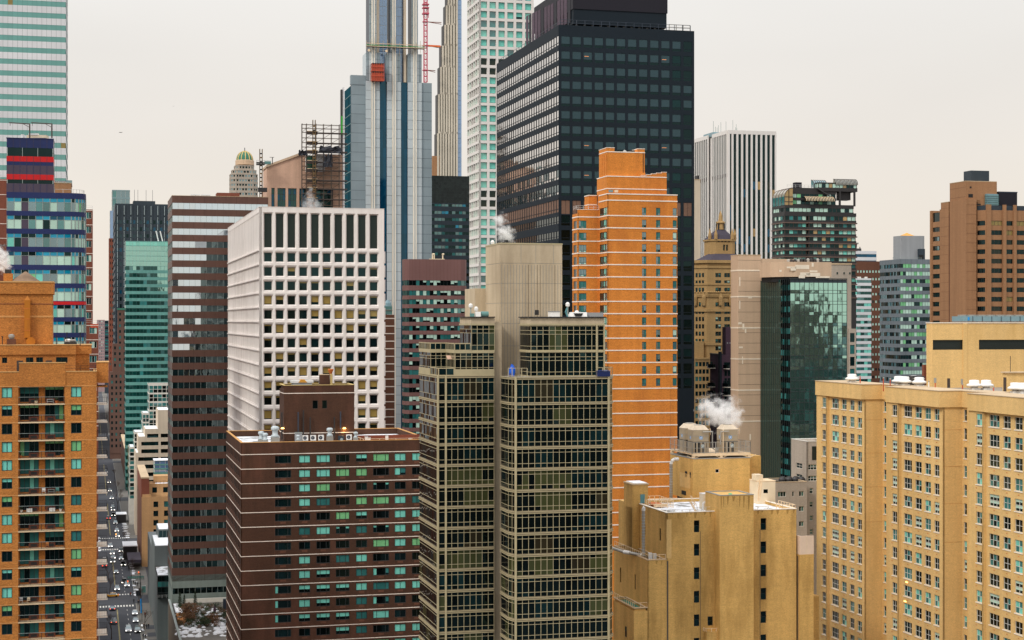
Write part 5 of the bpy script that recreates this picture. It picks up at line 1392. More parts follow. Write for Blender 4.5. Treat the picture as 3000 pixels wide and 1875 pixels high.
# ================================================================== bronze glass apartment tower in the centre
def bronze_tower():
 b=Bld('bronze_glass_tower','apartment tower of dark glass with pale gold gridded frames and a tall beige core','building',1283,235,'buildings of the city')
 X,Z=b.X,b.Z;FT='frame_tan';CORE='concrete_beige'
 def loc(px,Y):
  p=Vector(((px-CX)/FPX*Y,Y))-Vector((b.o.x,b.o.y));return(p.x*CA+p.y*SA,-p.x*SA+p.y*CA)
 z92=92.1;P=3.022;base=85.3
 def dk(ws):return chooser(ws)
 left=[(b.D(1227),0)]
 LD=b.D(1227)
 zlow=[(z92-3.6-.0,z92-.38),(88.5-2.9,88.5-.38)]+[(85.35-P*(k+1)+.05,85.35-P*k-.36) for k in range(16)]
 zlow=[(88.55,z92-.38),(85.4,88.15)]+[(85.3-P*(k+1)+.1,85.3-P*k-.30) for k in range(17)]
 ml={}
 def gf(bi,si,i,j,n):
  key=(bi,si,(i//3))
  if key not in ml:ml[key]=pick([('glass_black',7),('glass_dark',2),('glass_olive',2.2 if bi%3 else.6),('glass_brown',.9)])
  return ml[key] if random.random()<.85 else 'glass_black'
  # left wing
 pthL=[(0,LD),(0,0),(X(1306),0),(X(1448.5),0)]
 b.bands(pthL,zlow,z92,30,'bronze_band',gf,.895,.12,.07,FT,(.9,2.3,.8),bh=.065,bd=.035,thin=(0,))
 # right wing, standing forward
 xr0,yr0=loc(1511,228.8);xa,ya=loc(1487,230.6);x1,_=loc(1783,228.8);x1=X(1783,yr0);xe=X(1797.5,yr0+1.6)
 pthR=[(xa,b.D(1466,xa)),(xa,ya),(xr0,yr0),(x1,yr0),(xe,yr0+1.9),(xe,yr0+9)]
 ml2={}
 b.bands(pthR,zlow,z92,30,'bronze_band',gf,.895,.12,.07,FT,(.9,2.3,.8),bh=.065,bd=.035,thin=(0,))
 piers=MB()
 for x,y in((0,0),(X(1306),-.02),(xr0,yr0),(x1,yr0)):piers.box(x-.13,x+.13,y-.1,y+.2,30,z92-.01,FT)
 b.part('corner_pier',piers)
 # floor bands stand a little proud
 m=MB()
 for zz in[z92,88.5,85.32]+[85.3-P*(k+1) for k in range(16)]:
  for pth in(pthL,pthR):
   o=inset(pth,-.05)
   for a,c in((zz-.34,zz-.24),(zz-.10,zz+.0)):strip(m,o,a,c,FT);ledge(m,o,pth,c,FT)
 b.part('floor_band',m)
 # level one of the left wing with its notch, and its glass parapet
 y0=5.8;xn=X(1306,y0);yn=.02
 z96=95.7
 def side_x(y):return 0.0
 p1=[(0,LD),(0,y0),(xn,y0),(xn,yn),(X(1448.5),yn)]
 b.bands(p1,[(z92+.9,z96-.38)],z96,z92,FT,gf,.895,.12,.075,FT,(.4,2.1,.7,.8),bh=.065,bd=.035,thin=(0,))
 r=MB();b.bands([(0,LD),(0,y0),(xn,y0),(xn,yn),(X(1379),yn)],[(z96+.12,z96+.95)],z96+1.1,z96,FT,lambda*a:'glass_dark',.895,.05,.08,FT,wname='parapet',name='parapet_glass')
 m=MB();pg=MB();b.bands([(0.05,y0),(0.05,.05),(xn,.05)],[(z92+.1,z92+1.0)],z92+1.15,z92,FT,lambda*a:'glass_dark',1.4,.05,.08,FT,wname='terrace_parapet',name='parapet_glass')
 # set-back top floors of the left wing
 xs_=X(1379,.3);Ds=b.D(1345,xs_)
 p2=[(xs_,Ds),(xs_,.3),(X(1450,.3),.3)]
 b.bands(p2,[(z96+.05,99.35)],99.6,z96-.2,FT,gf,.895,.12,.075,FT,(.9,2.2,.7,.7),bh=.065,bd=.035,thin=(0,))
 m=MB();strip(m,inset(p2,.12),99.6,100.5,CORE);o=inset(p2,-.2);strip(m,o,100.5,100.62,'dark_bronze');m.face([(o[0][0],o[0][1],100.62),(o[1][0],o[1][1],100.62),(o[2][0],o[2][1],100.62),(o[2][0],o[0][1],100.62)],'roof_gravel');b.part('roof_fascia',m)
 # set-back top floors of the right wing
 ys=yr0+2.2;xs0=X(1553,ys);xs1=X(1772,ys);yb=b.D(1522,xs0)
 p3=[(xs0,yb),(xs0,ys),(xs1,ys),(xs1,ys+8)]
 b.bands(p3,[(95.85,99.25),(92.2,95.45)],99.6,z92,FT,gf,.895,.12,.075,FT,(.7,2.2,.7,.8),bh=.065,bd=.035,thin=(0,))
 m=MB();strip(m,inset(p3,.1),99.6,100.45,CORE);o=inset(p3,-.18);strip(m,o,100.45,100.6,'dark_bronze');ledge(m,o,inset(p3,.1),100.45,'dark_bronze',False);m.face([(x,y,100.6) for x,y in o],'roof_gravel')
 for zz in(99.5,95.65):strip(m,inset(p3,-.06),zz-.12,zz+.06,FT);ledge(m,inset(p3,-.06),p3,zz+.06,FT)
 b.part('roof_fascia',m)
 m=MB();m.box(X(1748,ys)-.1,X(1748,ys)+.1,ys-.12,ys+.1,z92,99.5,FT);m.box(X(1770,ys)-.1,X(1770,ys)+.1,ys-.12,ys+.1,z92,99.5,FT);b.part('corner_pier',m)
 r=MB();pr=inset(pthR,.1);railing(r,[pr[1],pr[2],(X(1545,yr0),yr0+.1)],z92,1.25,1.0,FT,.05,(1,.12));railing(r,[(X(1750,yr0),yr0+.1),pr[3],pr[4],pr[5]],z92,1.25,1.0,FT,.05,(1,.12));b.part('terrace_railing',r)
 m=MB();m.face([(x,y,z92-.02) for x,y in pthR],'roof_gravel');m.face([(0,LD,z92-.02),(0,0,z92-.02),(X(1448.5),0,z92-.02),(X(1448.5),LD,z92-.02)],'roof_gravel');m.face([(0,LD,z96-.02),(0,y0,z96-.02),(xn,y0,z96-.02),(xn,yn,z96-.02),(X(1448.5),yn,z96-.02),(X(1448.5),LD,z96-.02)],'roof_gravel');b.part('roof',m)
 for nm,poly,za,zt in(('left_core',[(0,0),(X(1448.5),0),(X(1448.5),LD),(0,LD)],0,z92-.1),('right_core',pthR,0,z92-.1),('upper_core',[(xs_,.3),(X(1448),.3),(X(1448),Ds),(xs_,Ds)],z92,100.4),('upper_core',p3,z92,100.4),('level_core',[(0.0,y0),(xn,y0),(xn,yn),(X(1448),yn),(X(1448),LD),(0,LD)],z92-.1,z96-.1)):
  b.body(poly,za,zt,'dark_bronze',nm,.35)
  # tall beige service core
 cx0,cy0=loc(1465.5,240);cx1=X(1647,cy0);Dc=b.D(1423,cx0);zt=b.Z(713,cx0,cy0);zs=[85.0,92.5,97.6,102.6,107.0]
 m=MB();edges=[30]+[q for q in(70,77,85,92.3,98.2)]+[Z(845,cx0,cy0),Z(807+22,cx0,cy0),Z(771,cx0,cy0),zt]
 edges=[30,60,70,78,85.3,92.3,96.3,Z(948,cx0,cy0),Z(888,cx0,cy0),Z(830,cx0,cy0),Z(771,cx0,cy0),zt]
 for a,c in zip(edges,edges[1:]):
  if c-a<.3:continue
  m.box(cx0,cx1,cy0,Dc,a+.04,c-.02,CORE)
 m.box(cx0+.03,cx1-.03,cy0+.03,Dc-.03,0,zt-.1,'concrete_grey')
 m.box(cx0-.05,cx1+.05,cy0-.05,Dc+.05,zt-.12,zt+.1,'frame_tan');b.part('service_core',m)
 m=MB();n=21
 for i in range(n):
  x=cx0+(cx1-cx0)*(i+.5)/n;m.box(x-.025,x+.025,cy0-.03,cy0,60,Z(775,cx0,cy0),'slab_brownish' if i in(9,12,13,18) else 'concrete_grey')
 for i in(7,12,18):x=cx0+(cx1-cx0)*i/n;m.box(x-.02,x+.02,cy0-.02,cy0,Z(771,cx0,cy0),zt,'concrete_grey')
 b.part('cladding_rib',m)
 m=MB();m.box(X(1567,cy0),X(1578,cy0),cy0-.05,cy0,Z(922,cx0,cy0),Z(908,cx0,cy0),'dark_bronze');b.part('louvre',m)
 m=MB();xx=b.X(1392,Dc);m.box(xx,cx0,Dc+.02,Dc+7,60,Z(845,cx0,Dc),CORE);b.part('lower_core',m)
 m=MB();m.box(X(1448.6,.8),X(1470,.8),.8,Dc-.05,0,99.8,CORE);b.part('core_flank',m)
 b.finish();return b,loc,yr0
BRZ,BLOC,BYR=bronze_tower()

# ================================================================== orange brick apartment tower
def orange_tower():
 b=Bld('orange_brick_tower','bright orange brick apartment tower with thin white bands and stepped top','building',1780,385,'buildings of the city');b.sub=True
 X,Z=b.X,b.Z;P=35.96/FPX*385;W=X(1984);xm=b.D(1755);D=b.D(1749);BR='brick_orange'
 zt=Z(566);z0b=Z(631);n1=15
 xw0=X(1693,xm);xwl=b.D(1677,xw0)
 zwin=[(z0b-(k+1)*P+.18,z0b-(k+1)*P+2.0) for k in range(-1,n1-1)]
 blank=12
 us=[(.05,.12),(X(1881),X(1893.5)),(X(1922),X(1934.5)),(X(1971),W-.1)]
 va=pool(5,lambda:pane(us[1][1]-us[1][0],1.82,(1,1),(1,2.4),chooser([('glass_bluegrey',3),('blind_deep',2),('glass_dark',2)]),'frame_bronze',.06,.05))
 vb=pool(5,lambda:pane(us[3][1]-us[3][0],1.82,(1,),(1,3),chooser([('glass_bluegrey',4),('blind_pale',2),('blind_deep',2)]),'frame_teal',.08,.05))
 us=us[1:]
 def wn(ui,zi,w,h):return random.choice(vb) if ui==2 else random.choice(va)
 punched(b,Fr(0,0,0),0,W,zwin[-1][0]-.18,zt,us,zwin,BR,.15,wn)
 fl,L=seg((0,xm),(0,0));vl=pool(4,lambda:pane(L-.9,1.82,(1,)*6,(1,3),(lambda i,j:pick([('blind_pale',2),('glass_bluegrey',2),('blind_teal',1)]) if i>2 else pick([('glass_dark',2),('blind_deep',1)])),'frame_bronze',.06,.08))
 punched(b,fl,0,L,zwin[-1][0]-.18,zt,[(.5,L-.4)],zwin,BR,.15,lambda*a:random.choice(vl),name='side_window',wname='side_wall')
 zw=Z(625,xw0,xm)
 # left wing
 zwl=[q for q in zwin if q[1]<zw-.3]
 u2=[(xw0+.15,X(1718,xm))];vw=pool(5,lambda:pane(u2[0][1]-u2[0][0],1.82,(1,1,1),(1,3),chooser([('glass_bluegrey',3),('blind_deep',2),('blind_pale',1)]),'frame_teal',.08,.07))
 punched(b,Fr(0,xm,0),xw0,-.005,zwin[-1][0]-.18,zw,u2,zwl,BR,.15,lambda*a:random.choice(vw),name='wing_window',wname='wing_wall')
 fl2,L2=seg((xw0,xwl),(xw0,xm));v2=pool(3,lambda:pane(L2*.6,1.82,(1,1),(1,),chooser([('glass_silver_dark',3),('glass_dark',2)]),'frame_bronze',.06,.08))
 punched(b,fl2,0,L2,zwin[-1][0]-.18,zw,[(L2*.2,L2*.8)],zwl,BR,.15,lambda*a:random.choice(v2),name='side_window',wname='wing_side_wall')
 m=MB();zz=zwin[-1][0]-.18;m.box(0,W,0,.3,0,zz,BR,'tk');m.box(-.004,.3,.3,xm,0,zz,BR,'tk');m.box(xw0,0,xm,xm+.3,0,zz,BR,'tk');b.part('lower_wall',m)
 pall=[(xw0,xwl),(xw0,xm),(0,xm),(0,0),(W,0),(W,D)];pm_=[(0,xm),(0,0),(W,0),(W,D)]
 for k in range(28):
  z=z0b-k*P if k<14 else z0b-14*P-(k-14)*P*1.01-.35;m=MB();o=inset(pall,-.07);p=pall
  strip(m,o,z-.14,z+.12,'band_white');ledge(m,o,p,z+.12,'band_white');ledge(m,p,o,z-.14,'band_white');b.part('stone_band',m)
 m=MB()
 for z in(zt-.1,Z(586)):o=inset(pm_,-.08);strip(m,o,z-.14,z+.12,'band_white');ledge(m,o,pm_,z+.12,'band_white')
 b.part('cornice_band',m)
 b.body([(0.2,.26),(W-.004,.26),(W-.004,D),(.2,D),(.2,xwl),(xw0+.2,xwl),(xw0+.2,xm+.26),(.2,xm+.26)],0,zw-.02,BR)
 b.body(rect(.2,W-.004,.26,D),zw-.02,zt-.05,BR,'upper_core')
 # wing roof: small block and railing
 m=MB();zq=Z(573,0,xm+2);m.box(X(1725,xm+2),.1,xm+2,xm+5.5,zw,zq,BR);m.box(X(1725,xm+2)-.1,.1,xm+1.9,xm+5.5,zq-.1,zq+.12,'band_white');m.box(X(1725,xm+2)-.05,.1,xm+1.95,xm+5.5,zw+2.2,zw+2.4,'band_white');m.box(xw0,0,xm,xm+.3,zw,zw+.9,BR);m.box(xw0-.05,0,xm-.06,xm+.35,zw+.9,zw+1.02,'band_white');b.part('wing_roof_block',m)
 r=MB();railing(r,[(xw0+.1,xm+4),(xw0+.1,xm+.15),(0,xm+.15)],zw+1.0,.9,1.2,'rail_metal',.04);b.part('wing_railing',r)
 # stepped top
 y1=1.0;xa,xb=X(1749,2.6),X(1953,y1);z1=Z(515,0,y1)
 m=MB();xa=X(1778,y1);ye=b.D(1749,xa);m.box(xa,xb,y1,ye,zt,z1,BR)
 for i in range(5):m.box(xb-6.4+i*1.28,xb-6.4+(i+1)*1.28,y1,y1+.5,z1,z1+.25+.22*i,BR);m.box(xb-6.4+i*1.28,xb-6.4+(i+1)*1.28+.05,y1-.04,y1+.54,z1+.25+.22*i,z1+.36+.22*i,'band_white')
 b.part('upper_tier',m)
 m=MB()
 for z in(z1-.05,Z(552,0,y1)):m.box(xa-.06,xb+.06,y1-.08,ye+.05,z-.12,z+.1,'band_white')
 b.part('upper_band',m)
 m=MB();m.box(X(1783,y1),X(1796,y1),y1-.03,y1,zt+.3,Z(556,0,y1),'glass_bluegrey');m.box(X(1800,y1),X(1811,y1),y1-.03,y1,zt+.3,Z(556,0,y1),'cream_metal');b.part('upper_window',m)
 y2=1.8;xc,xd=X(1778,y2),X(1889,y2);z2=Z(444,0,y2);yf=b.D(1755,xc)
 m=MB();m.box(xc,xd,y2,yf,z1,z2,BR)
 for q in range(4):m.box(xc-.12,xc,y2+.3+q*1.4,y2+1.1+q*1.4,z1,z2-.5,BR)
 m.box(xc,xc+1.9,y2+.02,yf,z2,Z(433,0,y2),BR);m.box(X(1868,y2),xd,y2+.02,yf,z2,Z(434,0,y2),BR)
 m.box(X(1867,y2),xd+.05,y2-.2,y2+.3,z1,z1+1.0,BR);b.part('penthouse',m)
 m=MB();m.box(xc-.06,xd+.06,y2-.06,yf,z2-.12,z2+.1,'band_white');m.box(xc-.05,xc+1.95,y2-.04,yf+.05,Z(433,0,y2),Z(433,0,y2)+.14,'band_white');m.box(X(1868,y2)-.05,xd+.05,y2-.04,yf+.05,Z(434,0,y2),Z(434,0,y2)+.14,'band_white');b.part('penthouse_band',m)
 m=MB();m.lathe(X(1830,5),5,[(1.1,z2),(.05,z2+.9)],'galvanised',10);m.box(X(1848,4),X(1864,4),4,6,z2,z2+.7,'dark_steel');b.part('roof_vent',m)
 m=MB()
 for px in(1884,1885.5):m.tube((X(px,y2-.1),y2-.05,z1),(X(px,y2-.1),y2-.05,z2),.03,'dark_steel',4)
 for px in(1884,1965):m.box(X(px)-.03,X(px),-.015,0,0,Z(1131),'brick_maroon')
 b.part('downpipe',m)
 b.finish()
orange_tower()

# ================================================================== right-hand middle distance
def pier_tower():
 b=Bld('white_pier_tower','white office tower with bold vertical piers and dark strips','building',2132,850,'buildings of the city')
 X,Z=b.X,b.Z;W=X(2273.5);zt=Z(381);zw=Z(392);D=b.D(2088);D2=b.D(2020)
 m=MB();gl=MB();n=10;pw=5.8/FPX*850*1.0
 for i in range(n+1):
  x=X(2128.5+14.1*i) if i else 0;w=pw if i<n else 1.3
  m.box(x,min(x+w,W),-.5,.3,0,zw,'white_gridwork','k')
 m.box(0,W,-.5,.3,zw,zt,'white_gridwork');b.part('pier_front',m)
 z=zw;k=0
 while z>60:
  zz=z-4.1
  for i in range(n):
   u=W*i/n;gl.face([(u,.1,zz),(u+W/n,.1,zz),(u+W/n,.1,z),(u,.1,z)],pick([('glass_black',8),('glass_deepblue',2),('glass_amber',.35),('glass_brown',.8)]) if k>5 else 'glass_black')
  z=zz;k+=1
 b.part('window_strip',gl)
 for(x0,y0,y1,nm) in((0,0.3,D,0),(-1.2,D+4,D2+14,1)):
  m=MB();L=y1-y0;k=9 if nm==0 else 16;x0_=x0 if nm==0 else-.8
  for i in range(k):
   y=y0+L*i/k;m.box(x0_-.45,x0_+.2,y,y+L/k*.3,0,zw,'white_gridwork','r')
  m.box(x0_-.45,x0_+.2,y0,y1,zw,zt,'white_gridwork');m.box(x0_-.3,x0_-.2,y0,y1,zw-22.5,zw-20.5,'dark_bronze')
  b.part('pier_side',m)
  g=MB();fl,L_=seg((x0_-.1,y1),(x0_-.1,y0));g.face([fl.P(0,60),fl.P(L_,60),fl.P(L_,zw),fl.P(0,zw)],'glass_dark');b.part('side_window_strip',g)
 b.body(rect(.4,W-.01,.35,D2+14),0,zt-.1,'white_gridwork')
 m=MB();xx,y=X(2089,D),D;m.box(X(2089,20),X(2125,20),20,34,zt-1,zt+1.2,'screen_blue');b.part('roof_plant',m)
 m=MB()
 for px,h in((2090,15),(2096,8),(2101,7),(2105,10),(2112,14),(2127,15),(2147,17),(2155,8),(2157,12),(2159,7)):m.tube((X(px,22),22,zt+1),(X(px,22),22,zt+1+h*.42),.13,'frame_grey',4)
 b.part('antenna',m)
pier_tower()
b=Bld('cream_slim_block','slim cream stone block squeezed beside the black office block','building',2030,640,'buildings of the city');m=MB();m.box(0,b.X(2052),0,12,0,b.Z(527),'precast_cream');b.part('wall',m);m=MB();m.box(b.X(2046),b.X(2052),1,4,b.Z(527),b.Z(513),'dark_steel');b.part('chimney',m)
m=MB();m.box(-.1,b.X(2052)+.1,-.1,12,b.Z(527),b.Z(525),'stone_cap');b.part('parapet',m)

def ornate_tower():
 b=Bld('ornate_stone_tower','old tan stone tower with a purple slate pyramid roof and spire','building',2072,560,'buildings of the city')
 X,Z=b.X,b.Z;S='stone_ornate';xl=X(2045);W=X(2170);P=21.5/FPX*560
 def oct_(x0,x1,y0,d,c):return[(x0,y0+d),(x0,y0+c),(x0+c,y0),(x1-c,y0),(x1,y0+c),(x1,y0+d)]
 # main shaft
 zt=Z(766);zb=Z(1010);D=16
 fl=b.D(2045);D=max(6.0,b.D(2041,xl));path=[(xl+.2,D),(xl+.2,4.5),(0,0),(W,0)]
 f1,L1=seg(path[1],path[2]);rows=[(Z(812)-k*P,Z(799.5)-k*P) for k in range(12) if k not in(3,)]
 def win2(w,h,ws=[('glass_dark',4),('blind_pale',1),('blind_deep',1)]):return pane(w,h,(1,),(1,1),chooser(ws),'frame_dark',.07)
 wv=pool(5,lambda:win2(1.1,12.5/FPX*560));us=[]
 for px in(2096,2104,2122,2130,2148,2156):us.append((X(px),X(px)+1.1))
 punched(b,Fr(0,0,0),0,W,zb,zt,us,rows,S,.25,lambda*a:random.choice(wv))
 us1=[(L1*q,L1*q+.9) for q in(.12,.36,.60)];w1=pool(3,lambda:win2(.9,12.5/FPX*560))
 punched(b,f1,0,L1,zb,zt,us1,rows,S,.25,lambda*a:random.choice(w1),name='side_window',wname='side_wall')
 m=MB();path2=path
 for q,t,o_ in((766,.5,.7),(782,.35,.3),(832,.3,.25),(861,.6,.5),(868,.25,.35),(909,.45,.5),(1008,.4,.4)):
  o=inset(path2,-o_);z=Z(q);strip(m,o,z-t,z+t,S);ledge(m,o,path2,z+t,S);ledge(m,path2,o,z-t,S)
 b.part('cornice',m)
 random.seed(5);m=MB()
 for px in range(2050,2168,6):
  if px<2072:fr,u=f1,(px-2046)/26*L1
  else:fr,u=Fr(0,0,0),X(px)
  for q in(853,848):x,y,_=fr.P(u,0,-.5);m.lathe(x,y,[(.35,Z(861)+.4),(.45,Z(856)),(.1,Z(q))],S,6);break
 for px in(2050,2067,2110,2140):x=X(px) if px>2072 else None;xx,yy,_=(Fr(0,0,0).P(X(px),0,-.45) if px>2072 else f1.P((px-2046)/26*L1,0,-.45));m.lathe(xx,yy,[(.6,Z(895)),(.75,Z(870)),(.15,Z(857))],S,6)
 b.part('ornament',m)
 b.body([(xl+.6,5),(.4,.5),(W,.5),(W,D),(xl+.6,D)],0,zt,S)
 # wider lower part
 y3=-2;xa=X(2036,y3);m=MB();colwins(b,Fr(0,y3,0),xa,X(2078,y3),10,Z(1050,0,y3),4,P,1.0,1.5,S,[('glass_dark',3),('blind_deep',1)],.25,1.2);m.box(xa,W,y3+.4,5,0,Z(1050,0,y3)-.1,S);m.box(xa-.3,X(2078,y3)+.3,y3-.4,y3+.3,Z(1050,0,y3)-.3,Z(1050,0,y3)+.3,S)
 m.box(xa,X(2062,0),y3+2,5,Z(1050,0,y3),Z(1000),S);b.part('lower_wing',m)
 # lower slate skirt and belfry
 xm0,xm1=X(2066,9),X(2158,3);c=1.6;zb2,zt2=Z(748,0,3),Z(700,0,3)
 m=MB();n=6;A=[(xl+.1,4.3),(.1,-.2),(W,-.2),(W,12)];B_=[(xm0,5),(xm0+c,3),(xm1,3),(xm1,10)]
 for i in range(3):m.face([(A[i][0],A[i][1],zt),(A[i+1][0],A[i+1][1],zt),(B_[i+1][0],B_[i+1][1],zb2+.6),(B_[i][0],B_[i][1],zb2+.6)],'slate_purple')
 m.face([(A[0][0],A[0][1],zt),(B_[0][0],B_[0][1],zb2+.6),(B_[0][0],D,zb2+.6),(A[0][0],D,zt)],'slate_purple');b.part('skirt_roof',m)
 m=MB();oc=oct_(xm0,xm1,3,7,c);mw=MB();f,L=seg(oc[2],oc[3])
 o_us=[(L*.44,L*.44+.8),(L*.44+1.1,L*.44+1.9)];wall(mw,f,0,L,zb2,zt2,o_us,[(Z(734,0,3),Z(716,0,3))],S,.4);
 strip(mw,oc[:3],zb2,zt2,S);strip(mw,oc[3:],zb2,zt2,S);b.part('belfry',mw)
 for u,v in o_us:b.win(pane(v-u,Z(716,0,3)-Z(734,0,3),(1,),(1,),lambda i,j:'glass_black',S,.08),f,u,Z(734,0,3),.38,'belfry_window')
 m=MB();m.prism(inset(oc,.4),zb2-3,zt2,S);m.prism(inset(oc,-.35),zt2-.6,zt2,S);m.prism(inset(oc,-.25),Z(737,0,3)-1.6,Z(737,0,3)-1.2,S)
 for p in(0.12,.33,.54,.75):x,y,_=f.P(L*p,0,-.02);m.box(x,x+.6,y-.05,y,Z(708,0,3),Z(704,0,3),'black')
 for x,y in oc[1:5]:m.lathe(x,y,[(.6,zt2),(.6,zt2+1.6),(.05,zt2+3.8)],S,6)
 b.part('belfry_trim',m)
 xc=X(2111,6.5);yc=6.5;zp=Z(672,0,yc);m=MB();base=inset(oc,-.1);k=len(base)
 prof=[(1,zt2),(.72,zt2+(zp-zt2)*.45),(.30,zp)]
 rings=[[(xc+(x-xc)*s_,yc+(y-yc)*s_,z) for x,y in base] for s_,z in prof]
 for r0,r1 in zip(rings,rings[1:]):
  for i in range(k):j=(i+1)%k;m.face([r0[i],r0[j],r1[j],r1[i]],'slate_purple')
 m.face(rings[-1],'slate_purple');b.part('pyramid_roof',m)
 m=MB();m.lathe(xc,yc,[(1.5,zp),(1.3,Z(655,0,yc)),(1.7,Z(653,0,yc)),(1.6,Z(649,0,yc)),(.9,Z(647,0,yc)),(.7,Z(632,0,yc)),(.08,Z(616,0,yc))],S,8);b.part('spire',m)
 m=MB()
 for a in range(4):m.lathe(xc+1.45*math.cos(a*math.pi/2+.7),yc+1.45*math.sin(a*math.pi/2+.7),[(.3,zp),(.3,Z(655,0,yc))],'dark_bronze',5)
 b.part('lantern_column',m)
 b.finish();random.seed(31)
ornate_tower()
def plum_block():
 b=Bld('plum_brick_block','dark plum brick apartment block with small curved balconies and blank plum tower','building',2112,470,'buildings of the city')
 X,Z=b.X,b.Z;D=b.D(2080);W=X(2150)
 m=MB();m.box(0,W,0,D,0,Z(1040),'plum_brick');m.box(-.1,X(2118),-.1,D,Z(1040),Z(1036),'dark_steel');m.box(-.5,.1,-.5,.8,0,Z(1030),'black_metal');b.part('wall',m)
 m=MB();m.box(X(2128),W,.5,b.D(2116,X(2128)),Z(1040),Z(958),'plum_brick');b.part('blank_tower',m)
 fl,L=seg((0,D),(0,0))
 for a,c,q in((2070,2095,1077),(2066,2092,1132),(2066,2092,1155),(2066,2092,1178),(2118,2136,1079),(2116,2141,1133),(2116,2141,1157)):
  left=a<2100;fr=fl if left else Fr(0,0,0);u0,u1=(.1,L*.5) if left else(X(a),X(c));z=Z(q,0,D*.6 if left else 0);xc=(u0+u1)/2;r=(u1-u0)/2
  pts=[fr.P(xc+r*math.cos(t),0,-1.4*abs(math.sin(t))-.1)[:2] for t in[math.pi+math.pi*k/8 for k in range(9)]]
  g=MB();g.prism(pts+[fr.P(u1,0,.1)[:2],fr.P(u0,0,.1)[:2]],z-.25,z,'sill_white');b.part('balcony_slab',g)
  g=MB();strip(g,pts,z,z+1.0,'glass_black');b.part('balcony_screen',g)
  b.win(pane(1.9,1.7,(1,1),(1,),lambda i,j:'glass_dark','frame_dark',.06),fr,u0+.3,z+.05,-.02)
 for k in range(7):
  for px in(2122,2132,2142):b.win(pane(.8,1.7,(1,),(1,),lambda i,j:'glass_dark','frame_dark',.06),Fr(0,0,0),X(px),Z(1102+k*23),-.02)
 m=MB()
 for px in(2131,2139):m.box(X(px),X(px+4),.4,.5,Z(1007),Z(1003),'grey_box')
 b.part('wall_vent',m);b.finish()
plum_block()

